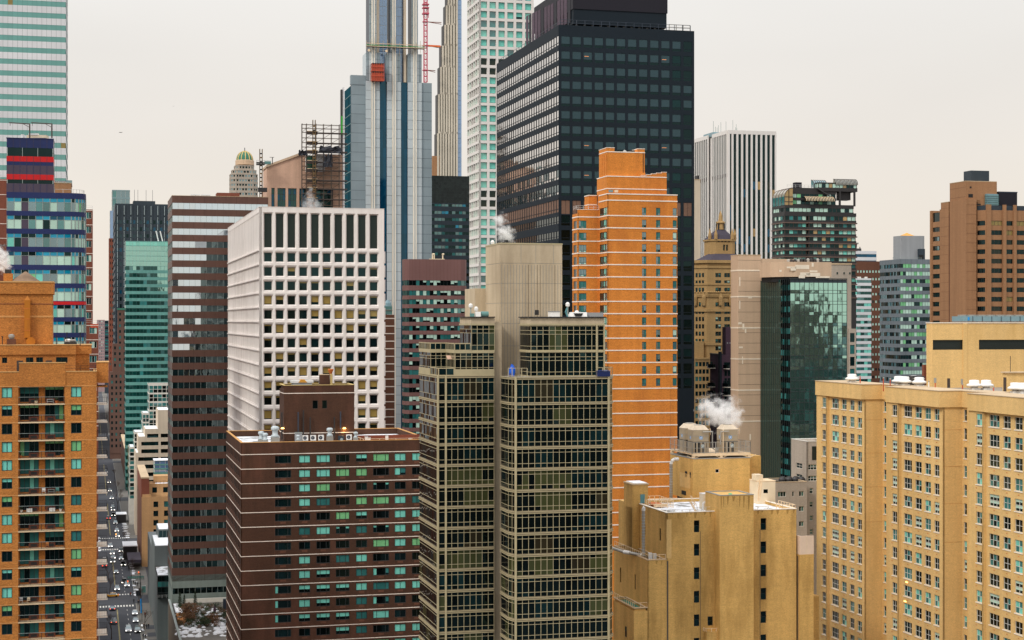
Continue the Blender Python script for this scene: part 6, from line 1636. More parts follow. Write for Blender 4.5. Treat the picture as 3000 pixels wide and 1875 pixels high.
def mirror_block():
 b=Bld('green_mirror_block','tan stone and green mirror glass office block','building',2163,400,'buildings of the city')
 X,Z=b.X,b.Z;xl=X(2163);Dl=b.D(2141);S='stone_tan';zt=Z(748)
 yg=b.D(2229,X(2229,0)) if 0 else 0
 W=X(2229);W2=X(2330)
 m=MB();m.box(0,W,0,Dl,0,zt,S);m.box(-.05,W+.1,-.06,Dl+.05,zt,zt+.2,'stone_cap');m.prism([(W,.3),(W2,.6),(W2,14),(X(2229,5)+3,14),(W,Dl)],0,Z(757),S);b.part('stone_wall',m)
 m=MB()
 for k in range(6):
  z=Z(792) if k==0 else Z(869)-(k-1)*91.4/FPX*400
  m.box(0,W+.02,-.06,.3,z-.16,z+.16,'stone_patch')
  m.box(-.06,0,-.06,Dl,z-.16,z+.16,'stone_patch')
 b.part('stone_band',m)
 m=MB()
 for k in range(16):z=Z(762)-k*30.4/FPX*400;m.box(0,W,-.015,.1,z-.04,z+.03,'slab_brownish')
 for(px,py,w,h) in((2166,838,.25,2.2),(2166,905,.25,2.0),(2163,950,.9,.5),(2175,965,.5,1.4),(2182,975,.4,1.0),(2165,1020,1.0,.4),(2174,1066,.25,1.8),(2192,874,1.0,.3),(2196,1290,.35,1.5)):m.box(X(px),X(px)+w,-.02,.05,Z(py),Z(py)+h,'stone_patch')
 b.part('stone_patch',m)
 # glass volume in front
 xg,yg=(lambda p:(p.x*CA+p.y*SA,-p.x*SA+p.y*CA))(Vector(((2315-CX)/FPX*384,384))-Vector((b.o.x,b.o.y)))
 Dg=b.D(2229,xg);W3=X(2481,yg);ztg=Z(818,xg,yg)
 fl,L=seg((xg,Dg),(xg,yg));m=MB();n=16;z=ztg;rh=32.0/FPX*384;k=0
 cut=11
 while z>8:
  for i in range(n):
   u,v=L*i/n,L*(i+1)/n;t=random.uniform(-.006,.006)
   if i<cut:m.face([fl.P(u,z-rh,t),fl.P(v,z-rh,-t),fl.P(v,z,t),fl.P(u,z,-t)],'glass_green_dark')
   else:
    m.face([fl.P(u,z-rh*.5,t),fl.P(v,z-rh*.5,-t),fl.P(v,z,t),fl.P(u,z,-t)],'glass_black');m.face([fl.P(u,z-rh,t),fl.P(v,z-rh,-t),fl.P(v,z-rh*.5,t),fl.P(u,z-rh*.5,-t)],pick([('glass_teal',2),('glass_green_dark',3),('blind_deep',1)]))
  z-=rh;k+=1
 b.part('side_glazing',m)
 m=MB()
 for i in range(n+1):x,y,_=fl.P(L*i/n,0,-.03);m.box(x-.03,x+.03,y-.05,y+.05,8,ztg,'frame_dark')
 b.part('side_mullion',m)
 nc=12;rows=[];z=ztg
 while z>8:rows.append((z-rh*.29,z));rows.append((z-rh,z-rh*.29));z-=rh
 rows=rows[1:]
 random.seed(77);gidx=0
 for a,c in rows:
  g=MB()
  for i in range(nc):
   u,v=xg+(W3-xg)*i/nc,xg+(W3-xg)*(i+1)/nc;t=[random.uniform(-.005,.005) for _ in range(3)];t.append(t[0]+t[2]-t[1])
   g.face([(u,yg+t[0],a),(v,yg+t[1],a),(v,yg+t[2],c),(u,yg+t[3],c)],'glass_green_mirror')
  g.box(xg,W3,yg-.05,yg-.02,c-.05,c+.05,'frame_dark','k');b.part('mirror_glazing',g)
 m=MB()
 for i in range(nc+1):u=xg+(W3-xg)*i/nc;m.box(u-.04,u+.04,yg-.07,yg-.02,8,ztg,'frame_dark')
 m.box(xg-.05,W3+.05,yg-.1,yg+.2,ztg,ztg+.25,'frame_dark');b.part('front_mullion',m)
 b.body(rect(xg+.1,W3-.02,yg+.1,Dg),0,ztg-.05,'dark_tower')
 # stone plant room above the glass
 y4=yg+4;x0,x1=X(2262,y4+3),X(2436,y4);za,zc=ztg-.5,Z(766,0,y4)
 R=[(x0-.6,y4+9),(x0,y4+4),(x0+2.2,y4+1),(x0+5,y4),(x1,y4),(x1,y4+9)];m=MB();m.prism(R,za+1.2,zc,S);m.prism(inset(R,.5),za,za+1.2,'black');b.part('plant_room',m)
 m=MB()
 for(px,py,w,h) in((2305,779,2.5,.5),(2316,786,1.4,1.0),(2330,781,3.6,1.2),(2344,800,2.6,.9),(2362,803,3.6,1.1),(2378,774,.5,1.2),(2390,807,3.6,.5),(2340,808,1.6,.8),(2283,790,.6,.6),(2372,790,2.0,.5)):m.box(X(px,y4),X(px,y4)+w,y4-.03,y4,Z(py+6,0,y4),Z(py+6,0,y4)+h*.8,'stone_patch')
 b.part('stone_patch',m)
 random.seed(41)
 m=MB();xx0,xx1=X(2305,y4+5),X(2410,y4+5)
 for i in range(11):x=xx0+(xx1-xx0)*i/11;m.lathe(x+.4,y4+5,[(.42,zc),(.42,zc+.55+.25*(i>3)),(.25,zc+.8+.25*(i>3))],'dark_steel' if i%3 else 'galvanised',8)
 b.part('roof_fan',m)
 b.finish()
mirror_block()
b=simple('grey_stone_block','grey tan stone block with small square windows right of the mirror block',2432,450,2494,775,'stone_grey',D=16,zb=0,cap='stone_cap')
colwins(b,Fr(0,-.35,0),b.X(2485),b.X(2506),20,b.Z(963),1,35/FPX*450,1.4,2.5,'stone_grey',[('glass_dark',2),('glass_teal',1)],.2,1.2)
m=MB();m.box(b.X(2485),b.X(2506),0,10,0,b.Z(963),'stone_grey');b.part('side_block',m)
for px in(2450,2470,2487):b.win(pane(.55,.7,(1,),(1,),lambda i,j:'glass_dark','stone_grey',.05),Fr(0,0,0),b.X(px),b.Z(804),-.01,'small_window')
b.finish()

def bronze_condo():
 b=Bld('terraced_condominium','dark bronze condominium with curved skylights, stepped terraces and ribbon windows','building',2298,700,'buildings of the city')
 X,Z=b.X,b.Z;xl=0;Dm=b.D(2262);W=X(2505);P=20.0/FPX*700;BZ='dark_bronze'
 path=[(0,Dm),(0,0),(X(2362),0),(X(2366),-1.2),(W,-1.2),(W,14)]
 zw=[(Z(644)-k*P,Z(632)-k*P) for k in range(12)]
 b.bands(path,zw,Z(622),40,BZ,lambda bi,si,i,j,n:pick([('blind_pale',4),('blind_teal',1.5),('glass_dark',3),('glass_amber',.5),('blind_deep',2)]) if i%6 else 'glass_black',2.0,.25,.25,'frame_bronze',tilt=.02)
 m=MB()
 for k in range(12):zz=Z(652)-k*P;strip(m,inset(path,-.35),zz-.25,zz+.25,'bronze_trim');ledge(m,inset(path,-.35),path,zz+.25,'bronze_trim')
 b.part('balcony_edge',m)
 b.body([(0,0),(X(2362),0),(X(2366),-1.2),(W,-1.2),(W,Dm),(0,Dm)],0,Z(622)-.1,BZ,inner=.4)
 # terraces
 t1=[(.4,Dm),(.4,.4),(W-.4,.4),(W-.4,Dm)]
 b.bands(t1,[(Z(619),Z(608))],Z(600),Z(622),BZ,chooser([('blind_pale',3),('glass_dark',2)]),2.0,.2,.2,'frame_bronze');b.body(t1,Z(622),Z(600)-.1,BZ,'t1_core' if 0 else 'terrace_core',.3)
 t2=[(4.2,Dm),(4.2,1.5),(X(2448,2),1.5),(X(2448,2),Dm)]
 b.bands(t2,[(Z(596),Z(585)),(Z(577),Z(566))],Z(548),Z(600),BZ,chooser([('blind_pale',3),('glass_dark',3),('blind_green',.6)]),2.0,.2,.2,'frame_bronze');b.body(t2,Z(600),Z(548)-.1,BZ,'terrace_core',.3)
 r=MB();railing(r,[(2,1.6),(X(2380,2),1.6)],Z(548),1.3,2,'rail_metal',.05);b.part('terrace_railing',r)
 # curved skylight, left
 def quarter(x0,x1,y0,r,z,mm,rib,n=7,name='curved_skylight',k=6):
  g=MB();pr=[(y0+r-r*math.cos(a),z+r*math.sin(a)) for a in[math.pi/2*i/k for i in range(k+1)]]
  for(ya,za),(yb,zb_) in zip(pr,pr[1:]):g.face([(x0,ya,za),(x1,ya,za),(x1,yb,zb_),(x0,yb,zb_)],mm)
  g.face([(x0,y0,z)]+[(x0,y,z_) for y,z_ in pr[1:]]+[(x0,y0+r,z)],mm);g.face([(x1,y0,z)]+[(x1,y,z_) for y,z_ in pr[1:]]+[(x1,y0+r,z)],mm)
  b.part(name,g);g=MB()
  for i in range(n+1):x=x0+(x1-x0)*i/n;g.path([(x,y-.05,z_+.05) for y,z_ in pr],.13,rib,4)
  b.part('skylight_rib',g)
 sk=MB();pr=[(.3,Z(600))]+[(4.1-3.8*math.cos(a),Z(575)+3.6*math.sin(a)) for a in[math.pi/16*i for i in range(9)]]
 for(xa,za),(xb,zb_) in zip(pr,pr[1:]):sk.face([(xa,Dm,za),(xa,.4,za),(xb,.4,zb_),(xb,Dm,zb_)],'skylight' if za>Z(576) else 'blind_deep')
 sk.face([(4.1,.4,Z(600))]+[(x,.4,z) for x,z in pr[::-1]],'glass_amber');b.part('curved_skylight',sk)
 sk=MB()
 for q in range(5):y=.38+(Dm-.4)*q/4;sk.path([(x-.03,y,z+.03) for x,z in pr],.14,'bronze_trim',4)
 for z in(Z(590),Z(576)):sk.tube((.3,.3,z),(4.2,.3,z),.14,'dark_bronze',4)
 sk.tube((2.2,.3,Z(600)),(2.2,.3,Z(553)),.14,'dark_bronze',4);b.part('skylight_rib',sk)
 quarter(X(2362,-1),X(2443,-1),-1.3,2.0,Z(588),'glass_brown','rail_cream',18)
 # top right block on columns
 x0,x1=X(2391,3),X(2506,3);y=1
 q=[(x0,6),(x0,y),(x1,y),(x1,9)]
 b.bands(q,[(Z(546),Z(534))],Z(531),Z(557),BZ,chooser([('blind_pale',3),('glass_dark',2),('glass_amber',1)]),1.6,.2,.2,'frame_bronze',wname='top_wall');b.body(q,Z(557),Z(531)-.05,BZ,'top_core',.3)
 quarter(X(2448,1),x1,y-.2,2.6,Z(537),'skylight','dark_bronze',16);quarter(X(2383,5),X(2420,5),4,3.4,Z(544),'glass_bluegrey','bronze_trim',6)
 m=MB();
 for px in(2462,2505):m.box(X(px,1)-.5,X(px,1)+.2,.9,1.7,Z(600),Z(557),BZ)
 m.box(X(2462,3),X(2492,3),3,7,Z(581),Z(557),BZ);m.box(X(2448,2),W-.3,1,12,Z(603),Z(597),BZ);b.part('column',m)
 m=MB();m.tube((X(2395,0),.5,Z(549)),(X(2434,0),.5,Z(573)),.3,BZ,5);b.part('stair',m)
 m=MB();m.box(X(2331,5),X(2349,5),5,8,Z(548),Z(530),'black_mech');b.part('chimney_block',m)
 b.finish()
bronze_condo()
b=simple('white_capped_block','distant white topped office block with a roof crane',2507,1000,2568,735,'spandrel_white',D=20,wins=[('glass_deepblue',1)],pitch=3.9,wh=1.9,panew=6,pyb=790,top=1.9)
m=MB();m.tube((b.X(2514),4,b.Z(735)),(b.X(2517),4,b.Z(712)),.7,'dark_steel',5);m.tube((b.X(2505),4,b.Z(709)),(b.X(2524),4,b.Z(712)),.5,'galvanised',5);m.box(b.X(2512),b.X(2530),3,6,b.Z(735),b.Z(727),'dark_steel');m.tube((b.X(2528),4,b.Z(735)),(b.X(2528),4,b.Z(722)),.3,'dark_steel',4);b.part('roof_crane',m)
b=Bld('brown_punched_block','brown brick block with rows of small light windows behind the white and green striped block','building',2500,950,'buildings of the city')
colwins(b,Fr(0,0,0),0,b.X(2580),20,b.Z(765),9,4.4,1.1,1.5,'brick_cocoa',[('blind_pale',3),('glass_dark',1)],.2,5.2);b.body(rect(0,b.X(2580),.3,16),0,b.Z(765)-.1,'brick_cocoa');b.finish()
b=Bld('white_green_block','narrow white and sea green banded office block','building',2500,880,'buildings of the city');W=b.X(2553);P=17.1/FPX*880;zt=b.Z(815)
b.bands([(0,14),(0,0),(W,0),(W,14)],[(zt-2.5-k*P,zt-.9-k*P) for k in range(26)],zt,20,'spandrel_white',chooser([('glass_teal',3),('blind_teal',2),('glass_green_dark',2)]),1.9,.12,.1,'frame_teal');b.body(rect(0,W,0,14),0,zt-.05,'spandrel_white',inner=.2);b.finish()
m=MB()
for px in(2512,2520,2526,2545):m.box(b.X(px),b.X(px)+.8,3,5,zt,zt+.9,'frame_white')
b.part('roof_unit',m)
b=Bld('grey_office_block','grey panelled office block with lit window bands and a blank box on top','building',2637,790,'buildings of the city');X,Z=b.X,b.Z;W=X(2735);D=b.D(2577);P=22.3/FPX*790;zt=Z(759)
b.bands([(0,D),(0,0),(W,0)],[(Z(784.5)-k*P,Z(773)-k*P) for k in range(20)],zt,20,'office_grey',lambda bi,si,i,j,n:pick([('blind_pale',3),('blind_green',2),('glass_dark',2)]) if si else pick([('glass_bluegrey',3),('glass_dark',2),('glass_brown',2)]),1.5,.12,.1,'frame_dark',joints=(3,.08,'metal_dark'));b.body(rect(0,W,0,D),0,zt-.1,'office_grey',inner=.2)
y=6;x0=X(2641,y);x1=X(2708,y);m=MB();m.box(x0,x1,y,b.D(2617,x0),zt-.2,Z(690,0,y),'grey_box');b.part('blank_box',m)
m=MB();cx,cyy=X(2662,12),14;m.lathe(cx,cyy,[(3.9,Z(690,0,y)),(3.9,Z(690,0,y)+.3),(.2,Z(679,0,y))],'gold_roof',4,math.pi/4);b.part('pyramid_cap',m)
m=MB();m.box(X(2706),X(2722),4,10,zt,Z(728,0,4),'dark_tower');m.box(X(2704),X(2717),3.8,4,zt+.5,Z(746,0,4),'black');b.part('roof_block',m)
r=MB();railing(r,[(X(2617,0),.3),(X(2700,0),.3)],zt,.9,2,'frame_grey',.05);b.part('roof_railing',r)

def fawn_tower():
 b=Bld('brown_brick_tower','brown brick tower with dark window bays and dark plant boxes, at the right edge','building',2829,560,'buildings of the city')
 X,Z=b.X,b.Z;S='brick_fawn';P=27.85/FPX*560
 D_=b.D;yE=D_(2724)
 ya,yb=D_(2753),D_(2729);f,L=seg((.35,yb),(.35,ya));zc=lambda py:Z(py,.35,(ya+yb)/2)
 rows=[(zc(679.5+27.3*k),zc(666+27.3*k)) for k in range(11)];h0=rows[0][1]-rows[0][0]
 wn=pool(5,lambda:pane(L-.3,h0,(1,)*4,(1,),chooser([('glass_black',4),('glass_dark',2),('glass_amber',.5),('glass_bluegrey',1)]),'frame_dark',.08,.09))
 zrow=rows+[(zc(650),zc(623))];tp=pane(L-.3,zc(623)-zc(650),(1,),(1,),lambda i,j:'glass_black','frame_dark',.06)
 punched(b,f,0,L,30,zc(619),[(.15,L-.15)],zrow,S,.3,lambda ui,zi,w,h:tp if zi==len(zrow)-1 else random.choice(wn))
 m=MB();m.box(.0,12,D_(2729),yE,0,Z(618,0,yE),S);m.box(.75,12,ya,yb,0,zc(620),S);b.part('end_pier',m)
 for i,(p0,p1,pt,x) in enumerate(((2753,2756.5,615,.1),(2756.5,2779.5,592,.0),(2782.5,2829,531,0))):
  m=MB();y1,y0=D_(p0,x),D_(p1,x);zt=Z(pt,x,y0);m.box(x,12,y0,y1,0,zt,S);m.box(x-.06,12,y0,y1+.05,zt,zt+.2,'stone_cap');b.part('masonry_shaft',m)
  if i:
   m=MB()
   for k in range(14):zz=zt-2-k*P;m.box(x-.02,x,y0,y1,zz-.04,zz+.02,'brick_cocoa')
   b.part('brick_joint',m)
 m=MB();m.box(.5,4,D_(2782.5),D_(2779.5),0,Z(594),'brick_cocoa');b.part('dark_joint',m)
 m=MB();m.box(X(2831,-.9),X(2860,-.9),-.9,10,0,Z(583,0,-.9),S)
 for k in range(14):zz=Z(583)-2-k*P;m.box(X(2831,-.9),X(2860,-.9),-.93,-.9,zz-.04,zz+.02,'brick_cocoa')
 b.part('front_shaft',m)
 m=MB();m.box(.01,X(2860),.01,D_(2785),Z(583),Z(531.5),S);m.box(X(2837),X(2850),-.06,0,Z(578),Z(568),'black');m.box(X(2841),X(2846),-.06,0,Z(551),Z(546),'black')
 m.box(X(2862),X(2876,0),0,3,Z(603),Z(585),S);m.box(X(2861),X(2873),-.05,0,Z(600),Z(596),'black');b.part('upper_wall',m)
 m=MB();x0=X(2845,8);m.box(x0,X(2898,8),8,8+5,Z(600),Z(498,0,8),'dark_tower');b.part('dark_plant_box',m)
 # right wing
 xc0,xc1=X(2861),X(2888,-3);pr=[(xc0,0),(xc1,-3.0),(X(3060,-3),-3.0)]
 f1,L1=seg(pr[0],pr[1]);zr=rows
 w1=pool(4,lambda:pane(L1-.5,rows[0][1]-rows[0][0]+.3,(1,)*4,(1,),chooser([('glass_black',4),('glass_dark',2),('glass_olive',.5)]),'frame_dark',.08,.09))
 rr=[(a-.15+.7,c+.15+.7) for a,c in rows]+[(rows[0][0]+P-.1,rows[0][1]+P+1.4)]
 rr=[(Z(661+27.85*k),Z(647+27.85*k)) for k in range(12)]
 h_=rr[0][1]-rr[0][0];w1=pool(4,lambda:pane(L1-.5,h_,(1,)*4,(1,),chooser([('glass_black',4),('glass_dark',2),('glass_olive',.5)]),'frame_dark',.08,.09))
 zt=Z(616)
 punched(b,f1,0,L1,30,zt,[(.25,L1-.25)],rr,S,.2,lambda*a:random.choice(w1),name='angled_window',wname='angled_wall')
 f2=Fr(0,-3,0);bays=[(2903,2936,3),(2946,2967,2),(2976,3010,3),(3020,3045,2)];uu=[(X(a,-3),X(c,-3)) for a,c,_ in bays]
 wm=[pool(5,lambda:pane(v-u,h_,(1,)*bays[i][2],(1,),(lambda g:(lambda a_,b_:g))(pick([('glass_black',4),('blind_tan',3),('glass_brown',3),('glass_dark',2)])),'frame_bronze',.08,.1)) for i,(u,v) in enumerate(uu)]
 punched(b,f2,xc1,X(3060,-3),30,zt,uu,rr,S,.2,lambda ui,*a:random.choice(wm[ui]),name='bay_window',wname='bay_wall')
 m=MB()
 for a,c in((2888,2901),(2936.5,2945.5),(2967.5,2975.5),(3011,3019)):m.box(X(a,-3),X(c,-3),-3.7,-3,30,Z(600),S)
 b.part('brick_pier',m)
 m=MB();strip(m,inset(pr,.15),zt,Z(602),'dark_tower');p=inset(pr,.1);m.face([(p[0][0],p[0][1],Z(602)),(p[1][0],p[1][1],Z(602)),(p[2][0],p[2][1],Z(602)),(p[2][0],14,Z(602)),(p[0][0],14,Z(602))],'roof_dark')
 for k in range(3):u=xc1+1+k*9
 b.part('dark_parapet',m)
 m=MB()
 for i,(u,v) in enumerate(uu):m.box(u,v,-2.95,-2.88,Z(634),Z(620),'glass_black')
 b.part('top_window',m)
 b.body([(xc0,.4),(xc1+.1,-2.6),(X(3060,-3),-2.6),(X(3060,-3),14),(0.1,14),(.1,.4)],0,Z(622),'brick_cocoa')
 m=MB();m.box(X(2890,-1),X(2925,-1),-1,2,Z(603),Z(567),'screen_blue')
 for k in range(5):m.box(X(2889,-1),X(2926,-1),-1.15,2,Z(598-k*6),Z(596-k*6),'tank_teal')
 b.part('louvred_screen',m)
 m=MB();m.box(X(2926,1),X(2980,1),1,6,Z(603),Z(559),'black_mech');m.box(X(2926,1)-.1,X(2980,1)+.1,.9,6.1,Z(561),Z(558),'metal_dark');b.part('plant_screen',m)
 b.finish()
fawn_tower()

# ================================================================== grey beige block behind the mustard building
def beige_block():
 b=Bld('grey_beige_block','grey beige brick block with a snowy flat roof between the mustard and the yellow buildings','building',2364,325,'buildings of the city');b.sub=True
 X,Z=b.X,b.Z;D=b.D(2318);W=X(2440);S='stone_grey'
 us=[(X(2367),X(2410))];zs=[(Z(1377),Z(1361)),(Z(1410),Z(1394))]
 wv=pool(3,lambda:pane(us[0][1]-us[0][0],zs[0][1]-zs[0][0],(1,)*5,(1,1),chooser([('glass_dark',2),('glass_bluegrey',2)]),'frame_white',.08,.07))
 punched(b,Fr(0,0,0),0,W,Z(1411),Z(1294),us,zs,S,.2,lambda*a:random.choice(wv))
 m=MB();m.box(X(2379),X(2400),-.06,0,Z(1348),Z(1308),'louvre_dark');b.part('louvre',m)
 fl,L=seg((0,D),(0,0));ws=pool(3,lambda:pane(L*.4,zs[0][1]-zs[0][0],(1,1),(1,1),chooser([('glass_dark',2),('glass_bluegrey',2)]),'frame_white',.08,.07))
 punched(b,fl,0,L,Z(1411),Z(1294),[(L*.3,L*.7)],zs,S,.2,lambda*a:random.choice(ws),name='side_window',wname='side_wall')
 b.body(rect(.25,W,.35,D),0,Z(1294)-.6,S);b.roof(rect(0,W,0,D),Z(1294),'snow',.5,.3,'frame_white',S)
 y=-3;x0=X(2262,y);x1=X(2364,y);P=44.2/FPX*321
 u2=[(X(2279,y),X(2303,y)),(X(2321,y),X(2327,y)),(X(2341,y),X(2355,y))]
 r2=[(Z(1453,0,y)-k*P,Z(1438,0,y)-k*P) for k in range(8)]
 w2=[pool(3,lambda:pane(v-u,r2[0][1]-r2[0][0],(1,)*max(1,int((v-u)/.5)),(1,),chooser([('glass_teal',2),('glass_dark',2)]),'frame_white',.07,.06)) for u,v in u2]
 punched(b,Fr(0,y,0),x0,x1,20,Z(1411,0,y),u2,r2,S,.2,lambda ui,*a:random.choice(w2[ui]),name='lower_window',wname='lower_wall')
 u3=[(X(2371),X(2388)),(X(2396),X(2410))];r3=[(Z(1446)-k*40/FPX*325,Z(1430)-k*40/FPX*325) for k in range(8)]
 w3=pool(4,lambda:pane(.75,r3[0][1]-r3[0][0],(1,),(1,1),chooser([('glass_dark',2),('glass_bluegrey',1)]),'frame_white',.07))
 punched(b,Fr(0,-.02,0),x1-2,W,20,Z(1411),[(X(2372),X(2372)+.75),(X(2397),X(2397)+.75),(X(2410),X(2410)+.75)],r3,S,.2,lambda*a:random.choice(w3),name='lower_window',wname='lower_wall')
 b.body(rect(x0+.01,x1,y+.3,8),0,Z(1411,0,y)-.5,S,'lower_core');b.body(rect(x1,W,.3,8),0,Z(1412),S,'lower_core')
 b.roof(rect(x0,x1,y,5),Z(1411,0,y),'roof_dark',.5,.3,'stone_cap',S,'lower_roof','lower_parapet')
 m=MB()
 for i in range(7):x=X(2285+i*9.5,2);m.lathe(x,1+(i%2)*1.2,[(.7,Z(1411)-.6),(.7,Z(1411)+.5),(.4,Z(1411)+.9)],'dark_steel',10)
 b.part('roof_fan',m)
 m=MB();m.box(X(2352),X(2364),-.5,0,20,Z(1583),S);b.part('pier',m)
 b.finish()
beige_block()

# ================================================================== mustard brick building with the cooling towers
def mustard():
 b=Bld('mustard_brick_building','mustard brick setback building with rooftop cooling towers and narrow dark windows','building',1952,250,'buildings of the city');b.sub=True
 X,Z=b.X,b.Z;S='brick_mustard';W=X(2333);D=b.D(1873);zt=Z(1503);P=69.2/FPX*250
 us=[(X(2033),X(2049)),(X(2228.5),X(2245))];r0=Z(1562.5);wh=Z(1527.5)-r0;n=8
 zs=[(r0-k*P,r0-k*P+wh) for k in range(n)]
 wv=pool(4,lambda:pane(us[0][1]-us[0][0],wh,(1,),(1.2,1),chooser([('glass_black',3),('glass_dark',2)]),'frame_dark',.06))
 zr=zt-.5
 punched(b,Fr(0,0,0),X(1897),W,20,Z(1642,X(1897)),us,[q for q in zs if q[1]<Z(1642,X(1897))-.3],S,.18,lambda*a:random.choice(wv))
 zq=Z(1642,X(1897));hi=[q for q in zs if q[1]>=zq-.3]
 # upper half of the main block starts at its own corner
 low_cut=min(q[0] for q in hi)-.4;
 punched(b,Fr(0,0,0),0,W,zq,zt,us,[(max(a,zq+.01),c) for a,c in hi if c>zq+.2 and a>zq-1.9],S,.18,lambda*a:random.choice(wv),wname='upper_wall')
 fl,L=seg((0,D),(0,0));v2=pool(3,lambda:pane(.75,1.9,(1,),(1,1),lambda i,j:'glass_black','frame_dark',.05))
 punched(b,fl,0,L,zq-.2,zt,[(2.2,2.95),(L-3.2,L-2.45)],[(zt-4.6,zt-2.7),(zt-8.2-0.1,zt-6.3-.1)] if zt-8.4>zq else[(zt-4.6,zt-2.7)],S,.18,lambda*a:random.choice(v2),name='side_window',wname='side_wall')
 b.body(rect(.22,W-.01,.3,24),0,zt-.5,S)
 b.body(rect(X(1897)+.2,.3,.3,17),0,zq-.5,S,'lower_core')
 b.roof(rect(0,W,0,18),zt,'roof_snow',.45,.3,'sill_white',S)
 # bay standing forward
 bx0,bx1,by=X(2109,-2.1),X(2208,-2.1),-2.1;zb_=Z(1453,bx0,by);m=MB();m.box(bx0,bx1,by,4,0,zb_,S);b.part('bay',m);b.roof(rect(bx0,bx1,by,4),zb_+.02,'roof_snow',.15,.25,'concrete_grey',S,'bay_roof','bay_parapet')
 rs=random.Random(4)
 for(xa,xb,y_,zt_) in((0,bx0,0,zt-.05),(bx1,W,0,zt-.05),(bx0,bx1,by,zb_-.1),(X(1897),0,0,zq-.1)): # soot runs below the copings
  m=MB();x=xa+.1
  while x<xb-.5:
   w=rs.uniform(.15,.55);h=rs.uniform(.4,2.4) if y_<0 else rs.uniform(.3,1.05);m.face([(x,y_-.006,zt_),(x+w*.25,y_-.006,zt_-h),(x+w*.6,y_-.006,zt_-h*.9),(x+w,y_-.006,zt_)],'soot');x+=w+rs.uniform(.1,1.3)
  b.part('soot_stain',m)
  # recessed window strip pilasters
 m=MB()
 for px in(2051,2226):m.box(X(px),X(px)+.08,-.02,0,20,zt-3,'slab_brownish')
 for px in(1953.5,2336):m.box(X(px),X(px)+.25,-.03,0,20,zq-.2,'slab_brownish')
 for px in(1951,1966):pass
 m.box(X(1952.5),X(1967),-.025,0,zq+.2,zt-1.0,'brick_yellow');b.part('wall_seam',m)
 # left lower terraces
 x1=X(1897);D1=b.D(1799,x1);f1,L1=seg((x1,D1),(x1,0));zL=zq
 us1=[(L1-13.4,L1-12.8),(L1-6.2,L1-5.6)];us1b=[(L1-11.4+i*2.0,L1-10.7+i*2.0) for i in range(6) if i!=3]
 vn=pool(3,lambda:pane(.6,2.4,(1,),(1,1),lambda i,j:'glass_black','frame_dark',.05));vn2=pool(3,lambda:pane(.7,2.9,(1,),(1,),lambda i,j:'glass_black','frame_dark',.05))
 m=MB();wall(m,f1,0,L1,20,zL,us1,[(zL-5.4,zL-3.0)],S,.18,caps=True);b.part('terrace_wall',m)
 for u,v in us1:b.win(vn[0],f1,u,zL-5.4,.17,'slot_window')
 for u,v in us1b:b.win(vn2[0],f1,u,zL-11.0,-.012,'slot_window')
 b.roof(rect(x1,.05,0,D1),zL,'roof_gravel',.5,.25,'stone_cap',S,'terrace_roof','terrace_parapet')
 b.body(rect(x1+.22,.2,.3,D1),0,zL-.5,S,'terrace_core')
 r=MB();railing(r,[(x1+.1,D1),(x1+.1,.1),(-.1,.1)],zL+.08,.75,.9,'rail_cream',.035,(1,.1));b.part('terrace_railing',r)
 x2=X(1857,0);z2=Z(1783,x2);D2=b.D(1797,x2);m=MB();m.box(x2,x1,0.02,D2,0,z2-.4,S);b.part('lower_terrace',m)
 b.roof(rect(x2,x1,.02,D2),z2,'roof_gravel',.4,.22,'stone_cap',S,'lower_roof','lower_parapet');r=MB();railing(r,[(x2+.1,D2),(x2+.1,.15),(x1,.15)],z2+.08,.75,.9,'rail_cream',.035,(1,.1));b.part('lower_railing',r)
 b.win(pane(.6,1.6,(1,),(1,),lambda i,j:'glass_black','frame_dark',.05),seg((x2,D2),(x2,0))[0],D2-4,z2-5.0,-.012,'slot_window')
 m=MB();m.box(x2+.6,x1-.2,3,10,z2-.4,z2-.3,'copper_green');b.part('green_roof_strip',m)
 # stair turret at the back left
 def loc(px,Y):
  p=Vector(((px-CX)/FPX*Y,Y))-Vector((b.o.x,b.o.y));return(p.x*CA+p.y*SA,-p.x*SA+p.y*CA)
 sx,sy=loc(1853,262);sd=b.D(1828,sx);sx1=X(1899,sy);sz=Z(1421,sx,sy);m=MB();m.box(sx,X(1872,sy),sy,sd,0,sz,S);m.box(X(1872,sy),sx1,sy,sd,0,sz-.0,S) if 0 else None
 m.box(X(1872,sy),sx1,sy+.05,sd,zt-1,sz,S);m.box(sx-.1,sx1+.1,sy-.1,sd+.1,sz,sz+.18,'stone_cap');m.box(sx+.3,sx1-.1,sy+.2,sd-.3,sz+.18,sz+.3,'snow');b.part('stair_turret',m)
 m=MB();m.box(X(1876,sy),X(1889,sy),sy-.02,sy+.05,zt+.1,Z(1449,sx,sy),'door_teal');b.part('turret_door',m)
 m=MB();m.box(sx,0,sy+.06,sd-.05,0,zt-.6,S);b.part('back_wall',m)
 # right-hand lower block with a beige screen
 y=-.6;rx0,rx1=W+.3,X(2384,y);rz=Z(1625,rx0,y);m=MB();m.box(rx0,rx1,y,14,0,rz,S);m.box(W-.05,rx0,.6,14,0,rz+6,'slab_brownish');m.box(rx1,X(2400,1),1,14,0,Z(1770),S);b.part('side_block',m)
 m=MB();m.box(rx0-.0,rx1+.02,y+.02,y+.25,rz,Z(1571,rx0,y),'beige_panel');m.box((rx0+rx1)/2-.03,(rx0+rx1)/2+.03,y-.01,y+.02,rz+.1,Z(1571,rx0,y),'cream_metal');m.box(rx0,rx0+.2,y+.25,7,rz,Z(1571,rx0,y),'beige_panel');b.part('screen_wall',m)
